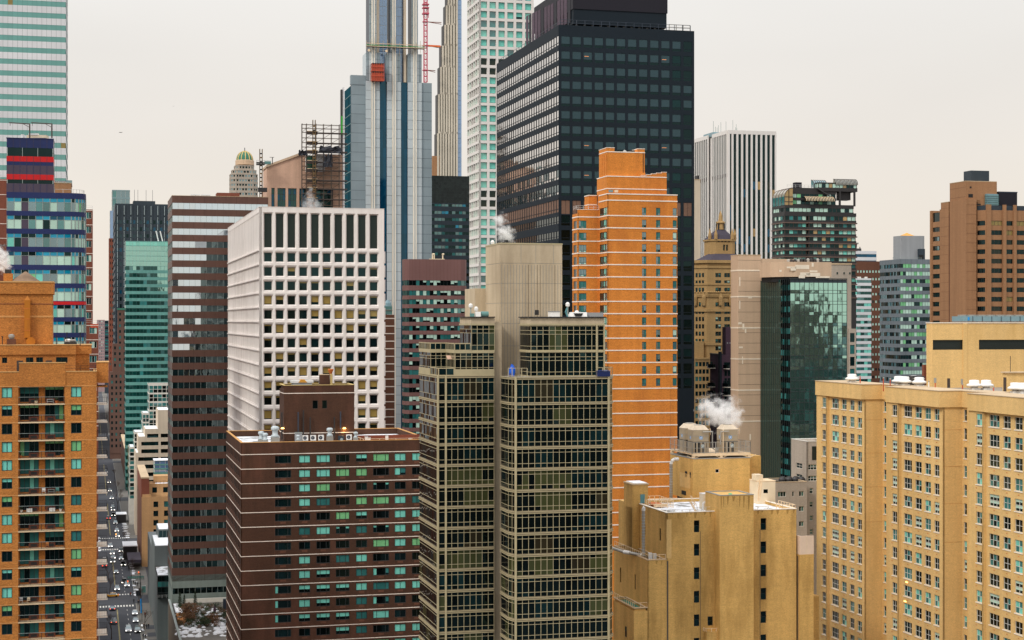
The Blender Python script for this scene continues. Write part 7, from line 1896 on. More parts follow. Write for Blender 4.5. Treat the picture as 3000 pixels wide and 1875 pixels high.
 # little balcony and window near the bottom
 m=MB();m.box(X(2062),X(2104),-1.2,0,0,Z(1853),S);b.part('bay_base',m);r=MB();railing(r,[(X(2060),-.1),(X(2062),-1.15),(X(2104),-1.15)],Z(1853),.5,.7,'rail_cream',.035,(1,));b.part('bay_railing',r)
 b.win(pane(.8,1.35,(1,),(1,1),lambda i,j:'glass_black','frame_dark',.06),Fr(0,0,0),X(2073),Z(1838),-.012,'slot_window')
 # roof penthouse
 px_,py_=loc(2030,272);pd=b.D(1964,px_);pw=X(2197,py_);pz=Z(1345,px_,py_);zr=zt-.5
 uw=[(X(2096,py_),X(2107,py_))];m=MB();wall(m,Fr(0,py_,0),px_,pw,zr,pz,uw,[(Z(1387,px_,py_),Z(1376,px_,py_))],S,.15)
 m.box(px_,pw-.004,py_+.25,pd,zr,pz-.02,S,'f');m.box(pw-.02,X(2229,py_+3),py_+3,pd-1,zr,Z(1340,px_,py_+3),S);m.box(px_-.05,pw+.05,py_-.05,pd+.05,pz-.02,pz+.12,'concrete_grey');b.part('penthouse',m)
 b.win(pane(uw[0][1]-uw[0][0],Z(1376,px_,py_)-Z(1387,px_,py_),(1,),(1,),lambda i,j:'glass_black','sill_white',.06),Fr(0,py_,0),uw[0][0],Z(1387,px_,py_),.14,'penthouse_window')
 fp,Lp=seg((px_,pd),(px_,py_));m=MB()
 for u,v,a,c,mm in((Lp-6.2,Lp-1.2,1.8,4.2,'brick_yellow'),(Lp-3.7,Lp-2.6,3.6,4.6,'black'),(Lp-1.5,Lp-.9,3.7,4.6,'black'),(Lp-5.4,Lp-3.2,.5,1.2,'louvre_dark')):P_=[fp.P(u,zr+a,-.02),fp.P(v,zr+a,-.02),fp.P(v,zr+c,-.02),fp.P(u,zr+c,-.02)];m.face(P_,mm)
 b.part('blocked_opening',m)
 b.finish(limit=100)
 return b,loc,(px_,py_,pd,pw,pz,zr,zt)
MUS,MLOC,MP=mustard()

# ================================================================== long pale yellow brick block on the right
def yellow_block():
 b=Bld('pale_yellow_block','long pale yellow brick hotel block with projecting bays and many windows','building',2399,297,'buildings of the city');b.sub=True
 X,Z=b.X,b.Z;S='brick_yellow';P=2.92;zt=89.05;zpar=86.55;n=17;z0=86.2-1.78
 D=lambda px,lx=0.0:-b.D(px,lx) # metres towards the camera along the street
 rows=[(z0-k*P,z0-k*P+1.78) for k in range(n)]
 def V(w,c):
  return[pane(w,1.78,c,(1,1),(lambda i,j,q=q:q[(i+j)%len(q)]),'frame_white',.06,.055,.07,'sill_white') for q in(['glass_dark'],['glass_dark','glass_black'],['blind_deep','glass_dark'],['blind_deep'],['glass_teal','glass_dark'],[('blind_pale',.5,'glass_dark')],['glass_black'],['blind_deep','blind_teal'])]
 dw={}
 def bay(pA,pB,cols,step_px,rec=3.4):
  """a bay from column pA (far) to pB (near); cols: list of (left px, right px, panes)"""
  yA,yB=-D(pA),-D(pB)
  ys=-D(step_px)
  # far pier stands .45 m proud
  for(ya,yb,x,sub) in((yA,ys,-.45,cols[:1]),(ys,yB,0.0,cols[1:])):
   fr,L=seg((x,ya),(x,yb));us=[]
   for a,c,k in sub:
    u0=ya-b.D(a,x);u1=ya-b.D(c,x);us.append((u0,u1))
   m=MB();wall(m,fr,0,L,20,zpar,us,rows,S,.22);b.part('wall',m)
   for i,(u,v) in enumerate(us):
    key=(round(v-u,2),sub[i][2])
    if key not in dw:dw[key]=V(v-u,(1,)*sub[i][2])
    for a,c in rows:b.win(random.choice(dw[key]),fr,u,a,.2)
  m=MB();m.box(-.45,0,ys-.01,ys+.35,20,zpar,S,'k');b.part('pier_return',m)
  vm=MB();vm.box(-.16,.16,-.02,0,0,.12,'rust');fr,L=seg((0,yA),(0,yB))
  for a,c,k in cols:
   y=(b.D(a)+b.D(c))/2
   for z,_ in rows:b.win(vm,fr,yA-y,z-.62,-.46 if a==cols[0][0] else-.01,'wall_vent')
   # parapet block
  m=MB();m.box(-.7,rec+2,yB-.25,yA+.02,zpar,zt,S);m.box(-.78,rec+2,yB-.33,yA+.05,zt,zt+.12,'stone_cap');b.part('parapet',m)
  # end wall and recess
  m=MB();m.box(-.0,rec,yB,yB+.3,20,zpar+.01,S,'l');
  for zz in(71.5,77.3,83.0,65.5):m.box(.02,rec,yB-.02,yB,zz,zz+.06,'cap_ochre')
  b.part('end_wall',m);m=MB();m.box(.25,30,yB+.05,yA-.02,0,zpar,S);b.part('core',m)
 bay(2399,2532.5,[(2409,2420,2),(2437,2457,3),(2466,2480,2),(2490,2503,2),(2512,2525,2)],2429)
 bay(2605,2762,[(2614,2628,2),(2648,2671.5,3),(2681,2700,2),(2709.5,2727,2),(2737,2752,2)],2640)
 bay(2846,3060,[(2860,2877,2),(2898,2928,3),(2939,2961,2),(2973,2996,2),(3008,3028,2)],2889)
 for px,py in((2657,1706),(2652,1762)):
  y=b.D(px);m=MB();z=Z(py,0,y)
  for q in range(5):m.lathe(-.06-.02*(q%2),y-.3+q*.14,[(.03,z-.05),(.07,z+.02*(q%3)),(.03,z+.1)],'lamp_amber',6)
  b.part('lit_chandelier',m)
 for(pn,pf) in((2532.5,2605),(2762,2846)):
  x=3.4;ya,yb=b.D(pn),b.D(pf);yv=b.D(pn+(56 if pn<2600 else 60),x);fr,L=seg((x,ya),(x,yb))
  us=[(.45,1.35),(2.6,3.5)];m=MB();wall(m,fr,0,L,20,zpar,us,rows,S,.2);b.part('recess_wall',m)
  pw=V(.9,(1,))
  for u,v in us:
   for a,c in rows:b.win(random.choice(pw),fr,u,a,.19,'recess_window')
  m=MB();m.box(x+.25,30,yb+.02,ya-.02,0,zpar,S);m.box(x-.3,x+4,yb+.05,ya-.25,zpar,zt,S);m.box(x-.38,x+4,yb+.1,ya-.3,zt,zt+.12,'stone_cap');b.part('recess_core',m)
 m=MB();m.box(3.7,34,b.D(3060),-.4,zpar-.2,zt-.9,'roof_gravel');b.part('roof',m)
 # big plant house
 def loc(px,Y):
  p=Vector(((px-CX)/FPX*Y,Y))-Vector((b.o.x,b.o.y));return(p.x*CA+p.y*SA,-p.x*SA+p.y*CA)
 hx,hy=loc(2731,288);zt2=b.Z(947,hx,hy);zb_=zt-.95;hw=X(3080,hy);sx=lambda px:X(px,hy)
 us=[(sx(2733),sx(2822)),(sx(2868),sx(3040))];m=MB();wall(m,Fr(0,hy,0),hx,hw,zb_,zt2,us,[(b.Z(1025,hx,hy),b.Z(996,hx,hy))],S,.35)
 m.box(hx,hw,hy+.45,b.D(2714,hx),zb_,zt2,S);m.box(hx+7,hw,hy+1,hy+12,zb_,zt2,S);b.part('plant_house',m)
 for u,v in us:b.win(pane(v-u,b.Z(996,hx,hy)-b.Z(1025,hx,hy),(1,),(1,)*7,lambda i,j:'louvre_dark','dark_bronze',.06,.05),Fr(0,hy,0),u,b.Z(1025,hx,hy),.33,'louvre')
 m=MB();m.box(hx-.12,hw,hy-.12,b.D(2714,hx)+.1,zt2,zt2+.15,'sill_white');m.box(hx+7,hw,hy+1,hy+12,zt2+.01,zt2+.12,'roof_gravel');b.part('plant_house_parapet',m)
 m=MB();m.box(sx(2821),sx(2833),hy-.12,hy,zb_,zt2,S);m.box(sx(2775),sx(2783),hy-.05,hy,zb_,b.Z(1109,hx,hy),'frame_bronze');m.box(sx(2736),sx(2743),hy-.05,hy,b.Z(1121,hx,hy),b.Z(1107,hx,hy),'galvanised');m.box(sx(2815),sx(2822),hy-.05,hy,b.Z(1126,hx,hy),b.Z(1111,hx,hy),'galvanised');m.box(X(2706,hy+3),X(2716,hy+3),hy+3,hy+3.6,zb_,b.Z(1070,hx,hy),'brick_maroon');b.part('plant_house_detail',m)
 hx2,hy2=loc(2951,262);m=MB();m.box(hx2,hx2+9,hy2,hy2+1.4,zb_,b.Z(1093,hx2,hy2),S);m.box(hx2-.3,hx2+9,hy2-.3,hy2+1.5,b.Z(1093,hx2,hy2),b.Z(1093,hx2,hy2)+.2,'stone_cap');m.box(hx2-.04,hx2,hy2+.25,hy2+1.1,zb_,b.Z(1106,hx2,hy2),'frame_bronze');m.tube((X(2963,hy2),hy2+.3,b.Z(1093,hx2,hy2)),(X(2963,hy2),hy2+.3,b.Z(1043,hx2,hy2)),.05,'dark_steel',5);b.part('stair_house',m)
 b.finish();return b,loc,zb_,(hx,hy,zt2)
YEL,YLOC,YZ,YH=yellow_block()
# ================================================================== ground, street, pavements
random.seed(99)
def sbox(mb,w0,w1,s0,s1,z0,z1,m):
 P=[street(w0,s0,z0),street(w1,s0,z0),street(w1,s1,z0),street(w0,s1,z0),street(w0,s0,z1),street(w1,s0,z1),street(w1,s1,z1),street(w0,s1,z1)]
 mb.mesh_add(P,[(0,1,5,4),(1,2,6,5),(2,3,7,6),(3,0,4,7),(4,5,6,7)],m)
def squad(mb,w0,w1,s0,s1,z,m):mb.face([street(w0,s0,z),street(w1,s0,z),street(w1,s1,z),street(w0,s1,z)],m)
m=MB();m.face([(-9000,-6000,0),(9000,-6000,0),(9000,14000,0),(-9000,14000,0)],'asphalt_light');tag(m.build('ground'),kind='structure')
S1=to_street(wpt(380,1757,z=0));S2=to_street(wpt(350,1593,z=0))
x1a,x1b=S1[1]-9,S1[1]+9;x2a,x2b=S2[1]-15,S2[1]+17
R0,R1=2.6,15.65
m=MB();squad(m,R0,R1,300,6000,.004,'asphalt')
tag(m.build('road'),kind='structure')
m=MB();squad(m,-200,R0-.0,x1a,x1b,.004,'asphalt');squad(m,R1,500,x1a,x1b,.004,'asphalt');squad(m,-200,R0,x2a,x2b,.004,'asphalt');squad(m,R1,500,x2a,x2b,.004,'asphalt');tag(m.build('cross_street'),kind='structure')
blocks=[(300,x1a),(x1b,x2a),(x2b,930),(950,1180),(1200,1450),(1470,2600)]
for nm,w0,w1 in(('pavement',R1,21.5),('pavement',-6,R0)):
 for a,c in blocks:
  m=MB();sbox(m,w0,w1,a,c,0.0,.14,'pavement');
  k=(c-a)/3.0
  tag(m.build(nm),kind='structure')
m=MB() # slabs' joints are left to the texture; kerb stones run along the road edge
for a,c in blocks:sbox(m,R1-.18,R1+.02,a,c,0,.16,'concrete_grey');sbox(m,R0-.02,R0+.18,a,c,0,.16,'concrete_grey')
tag(m.build('kerb'),kind='structure')
m=MB();wy=to_street(wpt(351,1870,z=0))[0]
for a,c in blocks:
 for dw in(-.16,.08):squad(m,wy+dw,wy+dw+.1,a+(14 if a>300 else 0),c-10,.009,'paint_yellow')
 s=a+8
 while s<min(c-8,1000):squad(m,wy+3.25,wy+3.4,s,s+3,.009,'paint_white');s+=9
def ladder(s0,s1,n=12):
 for i in range(n):w=R0+.5+(R1-R0-1)*i/n;squad(m,w,w+.55,s0,s1,.009,'paint_white')
ladder(x1a-5.2,x1a-1.8);ladder(x1b+1.8,x1b+4.6);ladder(x2a-4.5,x2a-1.5);ladder(x2b+1.5,x2b+4.5)
tag(m.build('road_markings'),kind='structure')
m=MB()
for(w0,w1,s0,s1) in((15.2,17.4,x1b+4,x2a-2),(15.3,17.0,x1b-2,x1b+4),(3,4.5,x2a-8,x2b+8),(15,18,x2b,x2b+60),(16,17.2,320,x1a-40),(19,21,470,500)):
 s=s0
 while s<s1:
  a=random.uniform(1.5,5);n=9;c=street((w0+w1)/2+random.uniform(-.4,.4),s+a/2);r=(w1-w0)/2
  P=[(c.x+r*random.uniform(.4,1.1)*math.cos(t*2*math.pi/n)*CA-a*.5*math.sin(t*2*math.pi/n)*SA,c.y+a*.5*random.uniform(.7,1.1)*math.sin(t*2*math.pi/n)*CA+r*.3*math.cos(t*2*math.pi/n)*SA) for t in range(n)]
  m.prism(P,.01,.2+random.random()*.08,'snow');s+=a+random.uniform(0.5,6)
tag(m.build('snow_banks'),'dirty snow banks along the kerbs',kind='stuff')
m=MB();t=wpt(428,1860,z=0)
for i,s in enumerate((520,532,545)):squad(m,17.6,20.3,s-4,s+3,.145,'asphalt')
tag(m.build('pavement_grating'),kind='structure')

# ---- cars
CARS={}
def car_mesh(paint,kind):
 L,Wd,H={'sedan':(4.7,1.85,1.45),'suv':(4.9,1.95,1.8),'cab':(4.8,1.85,1.5)}[kind]
 r=link(bpy.data.objects.new('car_proto',None));b=MB()
 pr=[(-L/2,.35),(-L/2,.8),(-L/2+.1,.95),(L/2-.95,1.0),(L/2-.1,.8),(L/2,.6),(L/2,.35)] # side profile of the lower body, nose at +x
 if kind=='suv':pr=[(x,z*1.1) for x,z in pr]
 def extr(pr,w0,w1,mat,taper=None):
  n=len(pr);A=[(x,-w0,z) for x,z in pr];B_=[(x,w0,z) for x,z in pr];b_=MB();b_.mesh_add(A+B_,[(i,(i+1)%n,n+(i+1)%n,n+i) for i in range(n)]+[tuple(reversed(range(n))),tuple(range(n,2*n))],mat);return b_
 b.add(extr(pr,Wd/2,Wd/2,paint));zt=pr[2][1]
 rx0,rx1=(-L/2+(.15 if kind=='suv' else.7),L/2-1.15);tx0,tx1=(-L/2+(.35 if kind=='suv' else 1.25),L/2-1.9)
 hw,tw=Wd/2-.06,Wd/2-.25
 P=[(rx0,-hw,zt),(rx1,-hw,zt),(rx1,hw,zt),(rx0,hw,zt),(tx0,-tw,H),(tx1,-tw,H),(tx1,tw,H),(tx0,tw,H)]
 g=MB();g.mesh_add(P,[(0,1,5,4),(1,2,6,5),(2,3,7,6),(3,0,4,7)],'car_glass')
 b.mesh_add([(tx0-.05,-tw-.03,H-.03),(tx1+.05,-tw-.03,H-.03),(tx1+.05,tw+.03,H-.03),(tx0-.05,tw+.03,H-.03),(tx0,-tw+.05,H+.03),(tx1,-tw+.05,H+.03),(tx1,tw-.05,H+.03),(tx0,tw-.05,H+.03)],[(0,1,5,4),(1,2,6,5),(2,3,7,6),(3,0,4,7),(4,5,6,7)],paint)
 if kind=='cab':b.box(-.35,.0,-.4,.4,H+.02,H+.22,'white_metal')
 kid(b.build('body',r),r);kid(g.build('cabin_windows',r),r)
 for sx in(-L/2+.85,L/2-.9):
  for sy in(-1,1):
   w=MB();w.tube((sx,sy*(Wd/2-.2),.34),(sx,sy*(Wd/2+.01),.34),.34,'rubber',12);kid(w.build('wheel',r),r)
 for sy in(-1,1):
  w=MB();w.box(L/2-.08,L/2+.03,sy*(Wd/2-.25)-.2,sy*(Wd/2-.25)+.2,.62,.78,'lamp_white');h=w.build('headlight',r);kid(h,r)
  w=MB();w.box(-L/2-.03,-L/2+.05,sy*(Wd/2-.2)-.16,sy*(Wd/2-.2)+.16,.7,.88,'lamp_red');kid(w.build('tail_light',r),r)
 return r
def place(proto,name,loc,rz,label,cat,group=None):
 """the first time the prototype itself is moved, afterwards it is copied with all its parts"""
 if proto.get('used'):o=copy_tree(proto);
 else:o=proto;proto['used']=1
 o.name=name;o.location=loc;o.rotation_euler=(0,0,rz);tag(o,label,cat,group);return o
def carcopy(key,*a,**k):
 if key not in CARS:CARS[key]=car_mesh(*key)
 p=CARS[key]
 if p.get('used'):
  c=p.copy();sc.collection.objects.link(c)
  for ch in KIDS[key]:d=ch.copy();sc.collection.objects.link(d);d.parent=c
 else:c=p;p['used']=1;KIDS[key]=list(KIDS[p.name])
 return c
AWAY,TOWARD=YAW+math.pi/2,YAW-math.pi/2
carlist=[ # column, row in the photograph (the wheels), paint, kind, heading, label
 (376,1850,'paint_car_white','suv',TOWARD,'white car driving towards the camera, lowest in the street'),
 (403,1852,'paint_black','suv',TOWARD,'long black car parked at the right kerb, lowest in the row'),
 (397,1822,'paint_silver','sedan',TOWARD,'grey silver car parked behind the long black car'),
 (395,1800,'paint_car_white','sedan',TOWARD,'pale car parked at the right kerb nearest the near crosswalk'),
 (333,1826,'paint_silver','suv',AWAY,'silver van like car left of the yellow line, lowest on the left'),
 (329,1787,'paint_navy','sedan',AWAY,'dark blue car waiting at the near crosswalk'),
 (328,1749,'paint_cab','cab',YAW+math.pi,'yellow taxi turning across the nearer junction'),
 (343,1729,'paint_silver','sedan',TOWARD,'silver car with bright headlights entering the nearer junction'),
 (340,1680,'paint_black','sedan',TOWARD,'black car with amber headlights between the two junctions'),
 (330,1648,'paint_navy','sedan',TOWARD,'dark blue car right below the yellow taxi'),
 (331,1637,'paint_cab','cab',TOWARD,'yellow taxi driving between a white car and a blue car'),
 (329,1624,'paint_car_white','sedan',TOWARD,'white car driving just ahead of the yellow taxi in the queue'),
 (323,1603,'paint_car_white','sedan',TOWARD,'white car crossing the farther junction'),
 (306,1660,'paint_navy','sedan',AWAY,'blue car on the far left lane beside the balconies'),
 (306,1645,'paint_silver','sedan',AWAY,'white roofed car on the far left lane beside the balconies'),
 (355,1640,'paint_grey','sedan',TOWARD,'grey car parked between the junctions, farther one at the kerb'),
 (361,1657,'paint_silver','sedan',TOWARD,'silver grey car parked between the junctions, nearer one at the kerb'),
 (355,1617,'paint_black','sedan',TOWARD,'black car with amber lights at the corner of the farther junction'),
 (364,1709,'paint_car_white','sedan',TOWARD,'snow covered white car parked by the snow bank'),
 (372,1718,'paint_silver','sedan',TOWARD,'silver car parked by the snow bank near the nearer junction'),
 (344,1573,'paint_silver','sedan',TOWARD,'silver car stopped beyond the farther crosswalk'),
 (342,1558,'paint_navy','sedan',TOWARD,'dark blue car second in the queue beyond the farther crosswalk'),
 (338,1535,'paint_grey','suv',TOWARD,'grey car beside the pale roofed kiosk'),
 (332,1512,'paint_car_white','sedan',TOWARD,'white car in the distance behind the amber lit taxi'),
 (331,1496,'paint_silver','sedan',TOWARD,'silver car just behind the distant taxi'),
 (330,1489,'paint_cab','cab',TOWARD,'yellow taxi in the distance under the bare trees'),
 (327,1462,'paint_silver','suv',TOWARD,'silver car far up the street above the distant taxi'),
 (322,1440,'paint_navy','sedan',TOWARD,'dark car far up the street near the dark awning building'),
 (320,1415,'paint_grey','sedan',TOWARD,'grey car second farthest in the street'),
 (311,1385,'paint_silver','sedan',TOWARD,'silver car farthest up the street'),
 (318,1521,'paint_car_white','sedan',AWAY,'white car on the left side by the patch of snow'),
 ]
for px,py,pt,kd,hd,lab in carlist:
 o=carcopy((pt,kd));p=wpt(px,py,z=.004);o.name={'cab':'taxi','suv':'car','sedan':'car'}[kd];o.location=p;o.rotation_euler=(0,0,hd)
 tag(o,lab,'taxi' if kd=='cab' else 'car','cars in the street')

 # ---- people on the right pavement
def person_mesh(coat,stride):
 bm=bmesh.new();V=[]
 J={'pel':(0,0,.95),'ch':(0,.02,1.3),'nk':(0,.02,1.48),'hd':(0,.04,1.62),'tp':(0,.04,1.72),
 'hl':(-.1,0,.9),'kl':(-.11,stride*.5,.5),'fl':(-.11,stride*.7-.05,.06),'tl':(-.11,stride*.7+.12,.04),
 'hr':(.1,0,.9),'kr':(.11,-stride*.3,.5),'fr':(.11,-stride-.02,.08),'tr':(.11,-stride+.14,.04),
 'sl':(-.2,.02,1.4),'el':(-.26,-stride*.3,1.12),'wl':(-.25,-stride*.3+.12,.88),'sr':(.2,.02,1.4),'er':(.26,stride*.3,1.12),'wr':(.25,stride*.3+.12,.88)}
 E=[('pel','ch'),('ch','nk'),('nk','hd'),('hd','tp'),('pel','hl'),('hl','kl'),('kl','fl'),('fl','tl'),('pel','hr'),('hr','kr'),('kr','fr'),('fr','tr'),('ch','sl'),('sl','el'),('el','wl'),('ch','sr'),('sr','er'),('er','wr')]
 R=dict(pel=.16,ch=.18,nk=.07,hd=.11,tp=.08,hl=.1,kl=.075,fl=.05,tl=.04,hr=.1,kr=.075,fr=.05,tr=.04,sl=.08,el=.055,wl=.045,sr=.08,er=.055,wr=.045)
 me=bpy.data.meshes.new('person');ks=list(J);me.from_pydata([J[k] for k in ks],[(ks.index(a),ks.index(c)) for a,c in E],[]);me.update()
 o=bpy.data.objects.new('tmp',me);sc.collection.objects.link(o);md=o.modifiers.new('s','SKIN');o.modifiers.new('d','SUBSURF').levels=1
 for i,k in enumerate(ks):me.skin_vertices[0].data[i].radius=(R[k],R[k]);me.skin_vertices[0].data[i].use_root=(k=='pel')
 dg=bpy.context.evaluated_depsgraph_get();ev=o.evaluated_get(dg);m2=bpy.data.meshes.new_from_object(ev);bpy.data.objects.remove(o)
 m2.materials.clear()
 for q in(coat,'skin','black'):m2.materials.append(MATS[q])
 for p in m2.polygons:
  z=p.center.z;p.material_index=1 if(z>1.5 and p.center.y>.02) or(z<.9 and abs(p.center.x)>.2) else 2 if z<.75 or z>1.5 else 0
  p.use_smooth=True
 return m2
pm=[person_mesh('coat_dark',.22),person_mesh('coat_dark',.1),person_mesh('coat_red',.2)]
ppl=[(392,1712,0,'person in dark clothes standing nearest the subway entrance'),(397,1716,1,'person in a dark coat between two others by the subway entrance'),(403,1718,0,'person in dark clothes on the right of the group by the subway entrance'),
 (392,1768,0,'person in dark clothes standing at the crosswalk corner'),(405,1772,1,'person in black beside the dark street sign board'),(425,1808,2,'person in a reddish coat walking up the pavement'),
 (421,1842,0,'person in dark clothes walking alone beside the parked black car'),(429,1843,0,'left one of two people in dark coats walking side by side'),(435,1841,1,'right one of two people in dark coats walking side by side'),(420,1872,1,'person in dark clothes lowest on the pavement, on the left'),(426,1873,0,'person in dark clothes lowest on the pavement, on the right')]
ppl+=[(409,1735,1,'person in a dark coat at the far corner of the nearer junction'),(376,1622,0,'person in dark clothes on the corner of the farther junction'),(383,1748,2,'person in a reddish coat stepping onto the near crosswalk')]
for px,py,k,lab in ppl:
 o=link(bpy.data.objects.new('person',pm[k]));o.location=wpt(px,py,z=.14);o.rotation_euler=(0,0,YAW+random.choice((0,math.pi))+random.uniform(-.3,.3));tag(o,lab,'person','people on the pavement')
 # ---- street things
def rbox(mb,*a):mb.box(*a)
def sthing(name,w,s,label,cat,group=None,z=.14,rz=YAW):
 t=link(bpy.data.objects.new(name,None));t.location=street(w,s,z);t.rotation_euler=(0,0,rz);return tag(t,label,cat,group)
def bare_tree(h,seed):
 rnd=random.Random(seed);tr=MB();cr=MB()
 def br(p,d,L,r,k):
  q=p+d*L;(tr if k==0 else cr).tube(p,q,r,'bark',5 if k<2 else 3,r*.62)
  if k<5:
   for _ in range(3 if k<4 else 2):
    a=Vector((rnd.uniform(-1,1),rnd.uniform(-1,1),rnd.uniform(.0,.9)));br(q,(d*.8+a*.62).normalized(),L*rnd.uniform(.6,.8),r*.6,k+1)
 br(Vector((0,0,0)),Vector((0,0,1)),h*.3,h*.018,0);return tr,cr
tp=[]
for i in range(3):
 a,c=bare_tree(9,i+3);r=link(bpy.data.objects.new('bare_tree',None));kids=[a.build('trunk',r),c.build('crown',r)];tp.append((r,kids))
trees=[(327,1873,1.0,'bare winter tree in front of the side balconies at the bottom of the street'),(322,1745,.9,'bare tree left of the road by the nearer junction'),(345,1495,1.2,'large bare tree overhanging the distant taxi'),(409,1790,1.0,'bare tree on the right pavement beside the near crosswalk'),(372,1600,.9,'bare tree by the snowy kiosk roof at the farther junction'),
 (385,1690,.9,'bare tree beside the subway entrance'),(352,1470,.9,'bare tree behind the pale kiosk roof'),(341,1440,.8,'bare tree far along the right pavement'),(424,1845,.8,'bare tree beside the two walkers'),(336,1405,.8,'bare tree farthest along the right pavement'),(318,1700,.8,'bare tree left of the road beside the balconies')]
used=set()
for i,(px,py,s_,lab) in enumerate(trees):
 r,kids=tp[i%3]
 if i%3 in used:
  c=r.copy();sc.collection.objects.link(c)
  for ch in kids:d=ch.copy();sc.collection.objects.link(d);d.parent=c
 else:c=r;used.add(i%3)
 c.location=wpt(px,py,z=.1);c.scale=(s_,s_,s_);c.rotation_euler=(0,0,i*1.3);tag(c,lab,'tree','bare street trees')
def lamp_signal(px,py,label,arm,head):
 t=link(bpy.data.objects.new('traffic_light',None));p=wpt(px,py,z=.14);t.location=p;t.rotation_euler=(0,0,YAW);tag(t,label,'traffic light','traffic lights')
 m=MB();m.tube((0,0,0),(0,0,6.2),.11,'frame_dark',6);m.tube((0,0,5.6),(arm,0,6.6),.07,'frame_dark',5);m.build('pole',t)
 m=MB();m.box(arm-.22,arm+.22,-.2,.2,5.7,6.9,'paint_cab');m.build('signal_head',t)
 m=MB();m.lathe(arm,0,[(.1,6.5),(.1,6.75)],head,8);m.box(arm-.14,arm+.14,-.24,-.2,6.45,6.75,head);m.build('lamp',t)
lamp_signal(412,1755,'traffic light with its arm over the near crosswalk',-4.5,'lamp_red')
lamp_signal(411,1728,'traffic light glowing red at the far corner of the nearer junction',-.0-.6,'lamp_red')
lamp_signal(364,1608,'traffic light on a long arm at the farther junction',-3.5,'lamp_amber')
t=sthing('kiosk',*to_street(wpt(362,1532,z=0)),'dark kiosk with a pale flat roof by the kerb','kiosk');m=MB();m.box(-3.4,1.2,0,9,0,4,'dark_steel');m.build('walls',t);m=MB();m.box(-3.6,1.5,-.3,9.3,4,4.3,'snow');m.build('roof',t)
t=sthing('kiosk',*to_street(wpt(383,1640,z=0)),'low dark pavilion with a snowy roof at the farther junction corner','kiosk');m=MB();m.box(-3,2.6,0,14,0,5.4,'dark_bronze');m.build('walls',t);m=MB();m.box(-3.2,2.8,-.2,14.2,5.4,5.8,'snow');m.build('roof',t)
t=sthing('subway_entrance',*to_street(wpt(398,1700,z=0)),'green railed stair entrance on the pavement','stair entrance');m=MB();railing(m,[(-3,0),(3,0),(3,2.2),(-3,2.2)],0,1.1,.8,'copper_green',.06);m.box(-3,3,-.05,.05,.9,1.3,'teal_panel');m.build('railing',t)
t=sthing('scaffold_shed',*to_street(wpt(392,1672,z=0)),'dark pavement shed along the base of the tan brick apartments','pavement shed');m=MB();m.box(-2.2,3.0,0,22,3.0,4.2,'slate_purple');m.build('canopy',t);m=MB()
for y in range(0,22,4):m.box(-2.1,-1.95,y,y+.15,0,3,'dark_steel')
m.build('post',t)
t=sthing('sign_board',*to_street(wpt(406,1768,z=0)),'dark street sign board on the pavement corner','sign board');m=MB();m.tube((0,0,0),(0,0,4.4),.08,'frame_dark',5);m.build('pole',t);m=MB();m.box(-.9,.9,-.1,.1,2.6,4.4,'black_metal');m.build('board',t)
for q,(px,py,lab) in enumerate(((415,1800,'blue banner hung on a pole beside the parked pale car'),(416,1822,'blue banner hung on a pole beside the parked silver car'))):
 t=sthing('banner_pole',*to_street(wpt(px,py,z=0)),lab,'banner','blue banners');m=MB();m.tube((0,0,0),(0,0,5.5),.08,'frame_dark',5);m.build('pole',t);m=MB();m.box(-.5,.05,-.04,.04,2.8,5.2,'blue_sign');m.build('banner',t)
t=sthing('bollard_cabinet',*to_street(wpt(421,1738,z=0)),'pale green cabinet standing at the corner of the grey building','cabinet');m=MB();m.box(-.7,.7,0,.9,.15,2.4,'teal_panel');m.box(-.8,.8,-.1,1,0,.15,'concrete_grey');m.box(-.75,.75,-.05,.95,2.4,2.5,'frame_grey');m.build('casing',t)

# ---- low buildings along the far street
def row(name,label,w,s0,s1,h,m_,deep=18,ws=(('glass_dark',3),('blind_deep',1),('glass_black',2)),top='stone_cap',pitch=3.8,side=1):
 r=link(bpy.data.objects.new(name,None));r.location=street(w,s0);r.rotation_euler=(0,0,YAW);tag(r,label,'building','buildings of the city')
 L=s1-s0;mb=MB();n=int((h-2)/pitch);wl=MB()
 f=Fr(0,L,-math.pi/2);us=[(a*L/int(L/4)+1.0,a*L/int(L/4)+2.8) for a in range(int(L/4))];zs=[(h-3.2-k*pitch,h-1.4-k*pitch) for k in range(n)]
 wall(mb,f,0,L,0,h,us,zs,m_,.25);f2=Fr(0,0,0);u2=[(a*deep/int(deep/4)+1.0,a*deep/int(deep/4)+2.6) for a in range(int(deep/4))];wall(mb,f2,0,deep,0,h,u2,zs,m_,.25);mb.box(.36,deep,.36,L,0,h-.05,m_);mb.build('wall',r)
 for fr,uu in((f,us),(f2,u2)):
  for a,c in zs:
   g=MB()
   for u,v in uu:g.face([fr.P(u,a,.24),fr.P(v,a,.24),fr.P(v,c,.24),fr.P(u,c,.24)],pick(ws))
   g.build('window_row',r)
 t=MB();t.box(-.2,deep+.2,-.2,L+.2,h-.02,h+.5,top);t.build('roof',r);t=MB();t.box(3,8,L*.3,L*.5,h+.5,h+3.5,m_);t.box(2,deep-2,L*.55,L*.9,h+.5,h+.65,'snow');t.build('roof_house',r)
row('brick_row_building','low ochre brick building on the right side far up the street, with windows in rows',21.4,985,1055,26,'brick_tan')
row('brick_row_building','low dark building on the right side of the street beyond the ochre brick one',21.0,1060,1190,19,'far_brown')
row('brick_row_building','tan roofed low building with snow on top, far along the right side of the street',20.5,1230,1330,27,'stone_tan')
row('brick_row_building','grey building beyond the snowy tan one on the right side of the street',20.5,1340,1460,34,'concrete_grey',22)
row('brick_row_building','brown building closing the right side of the street near its end',20.5,1500,1640,48,'far_brown',24)
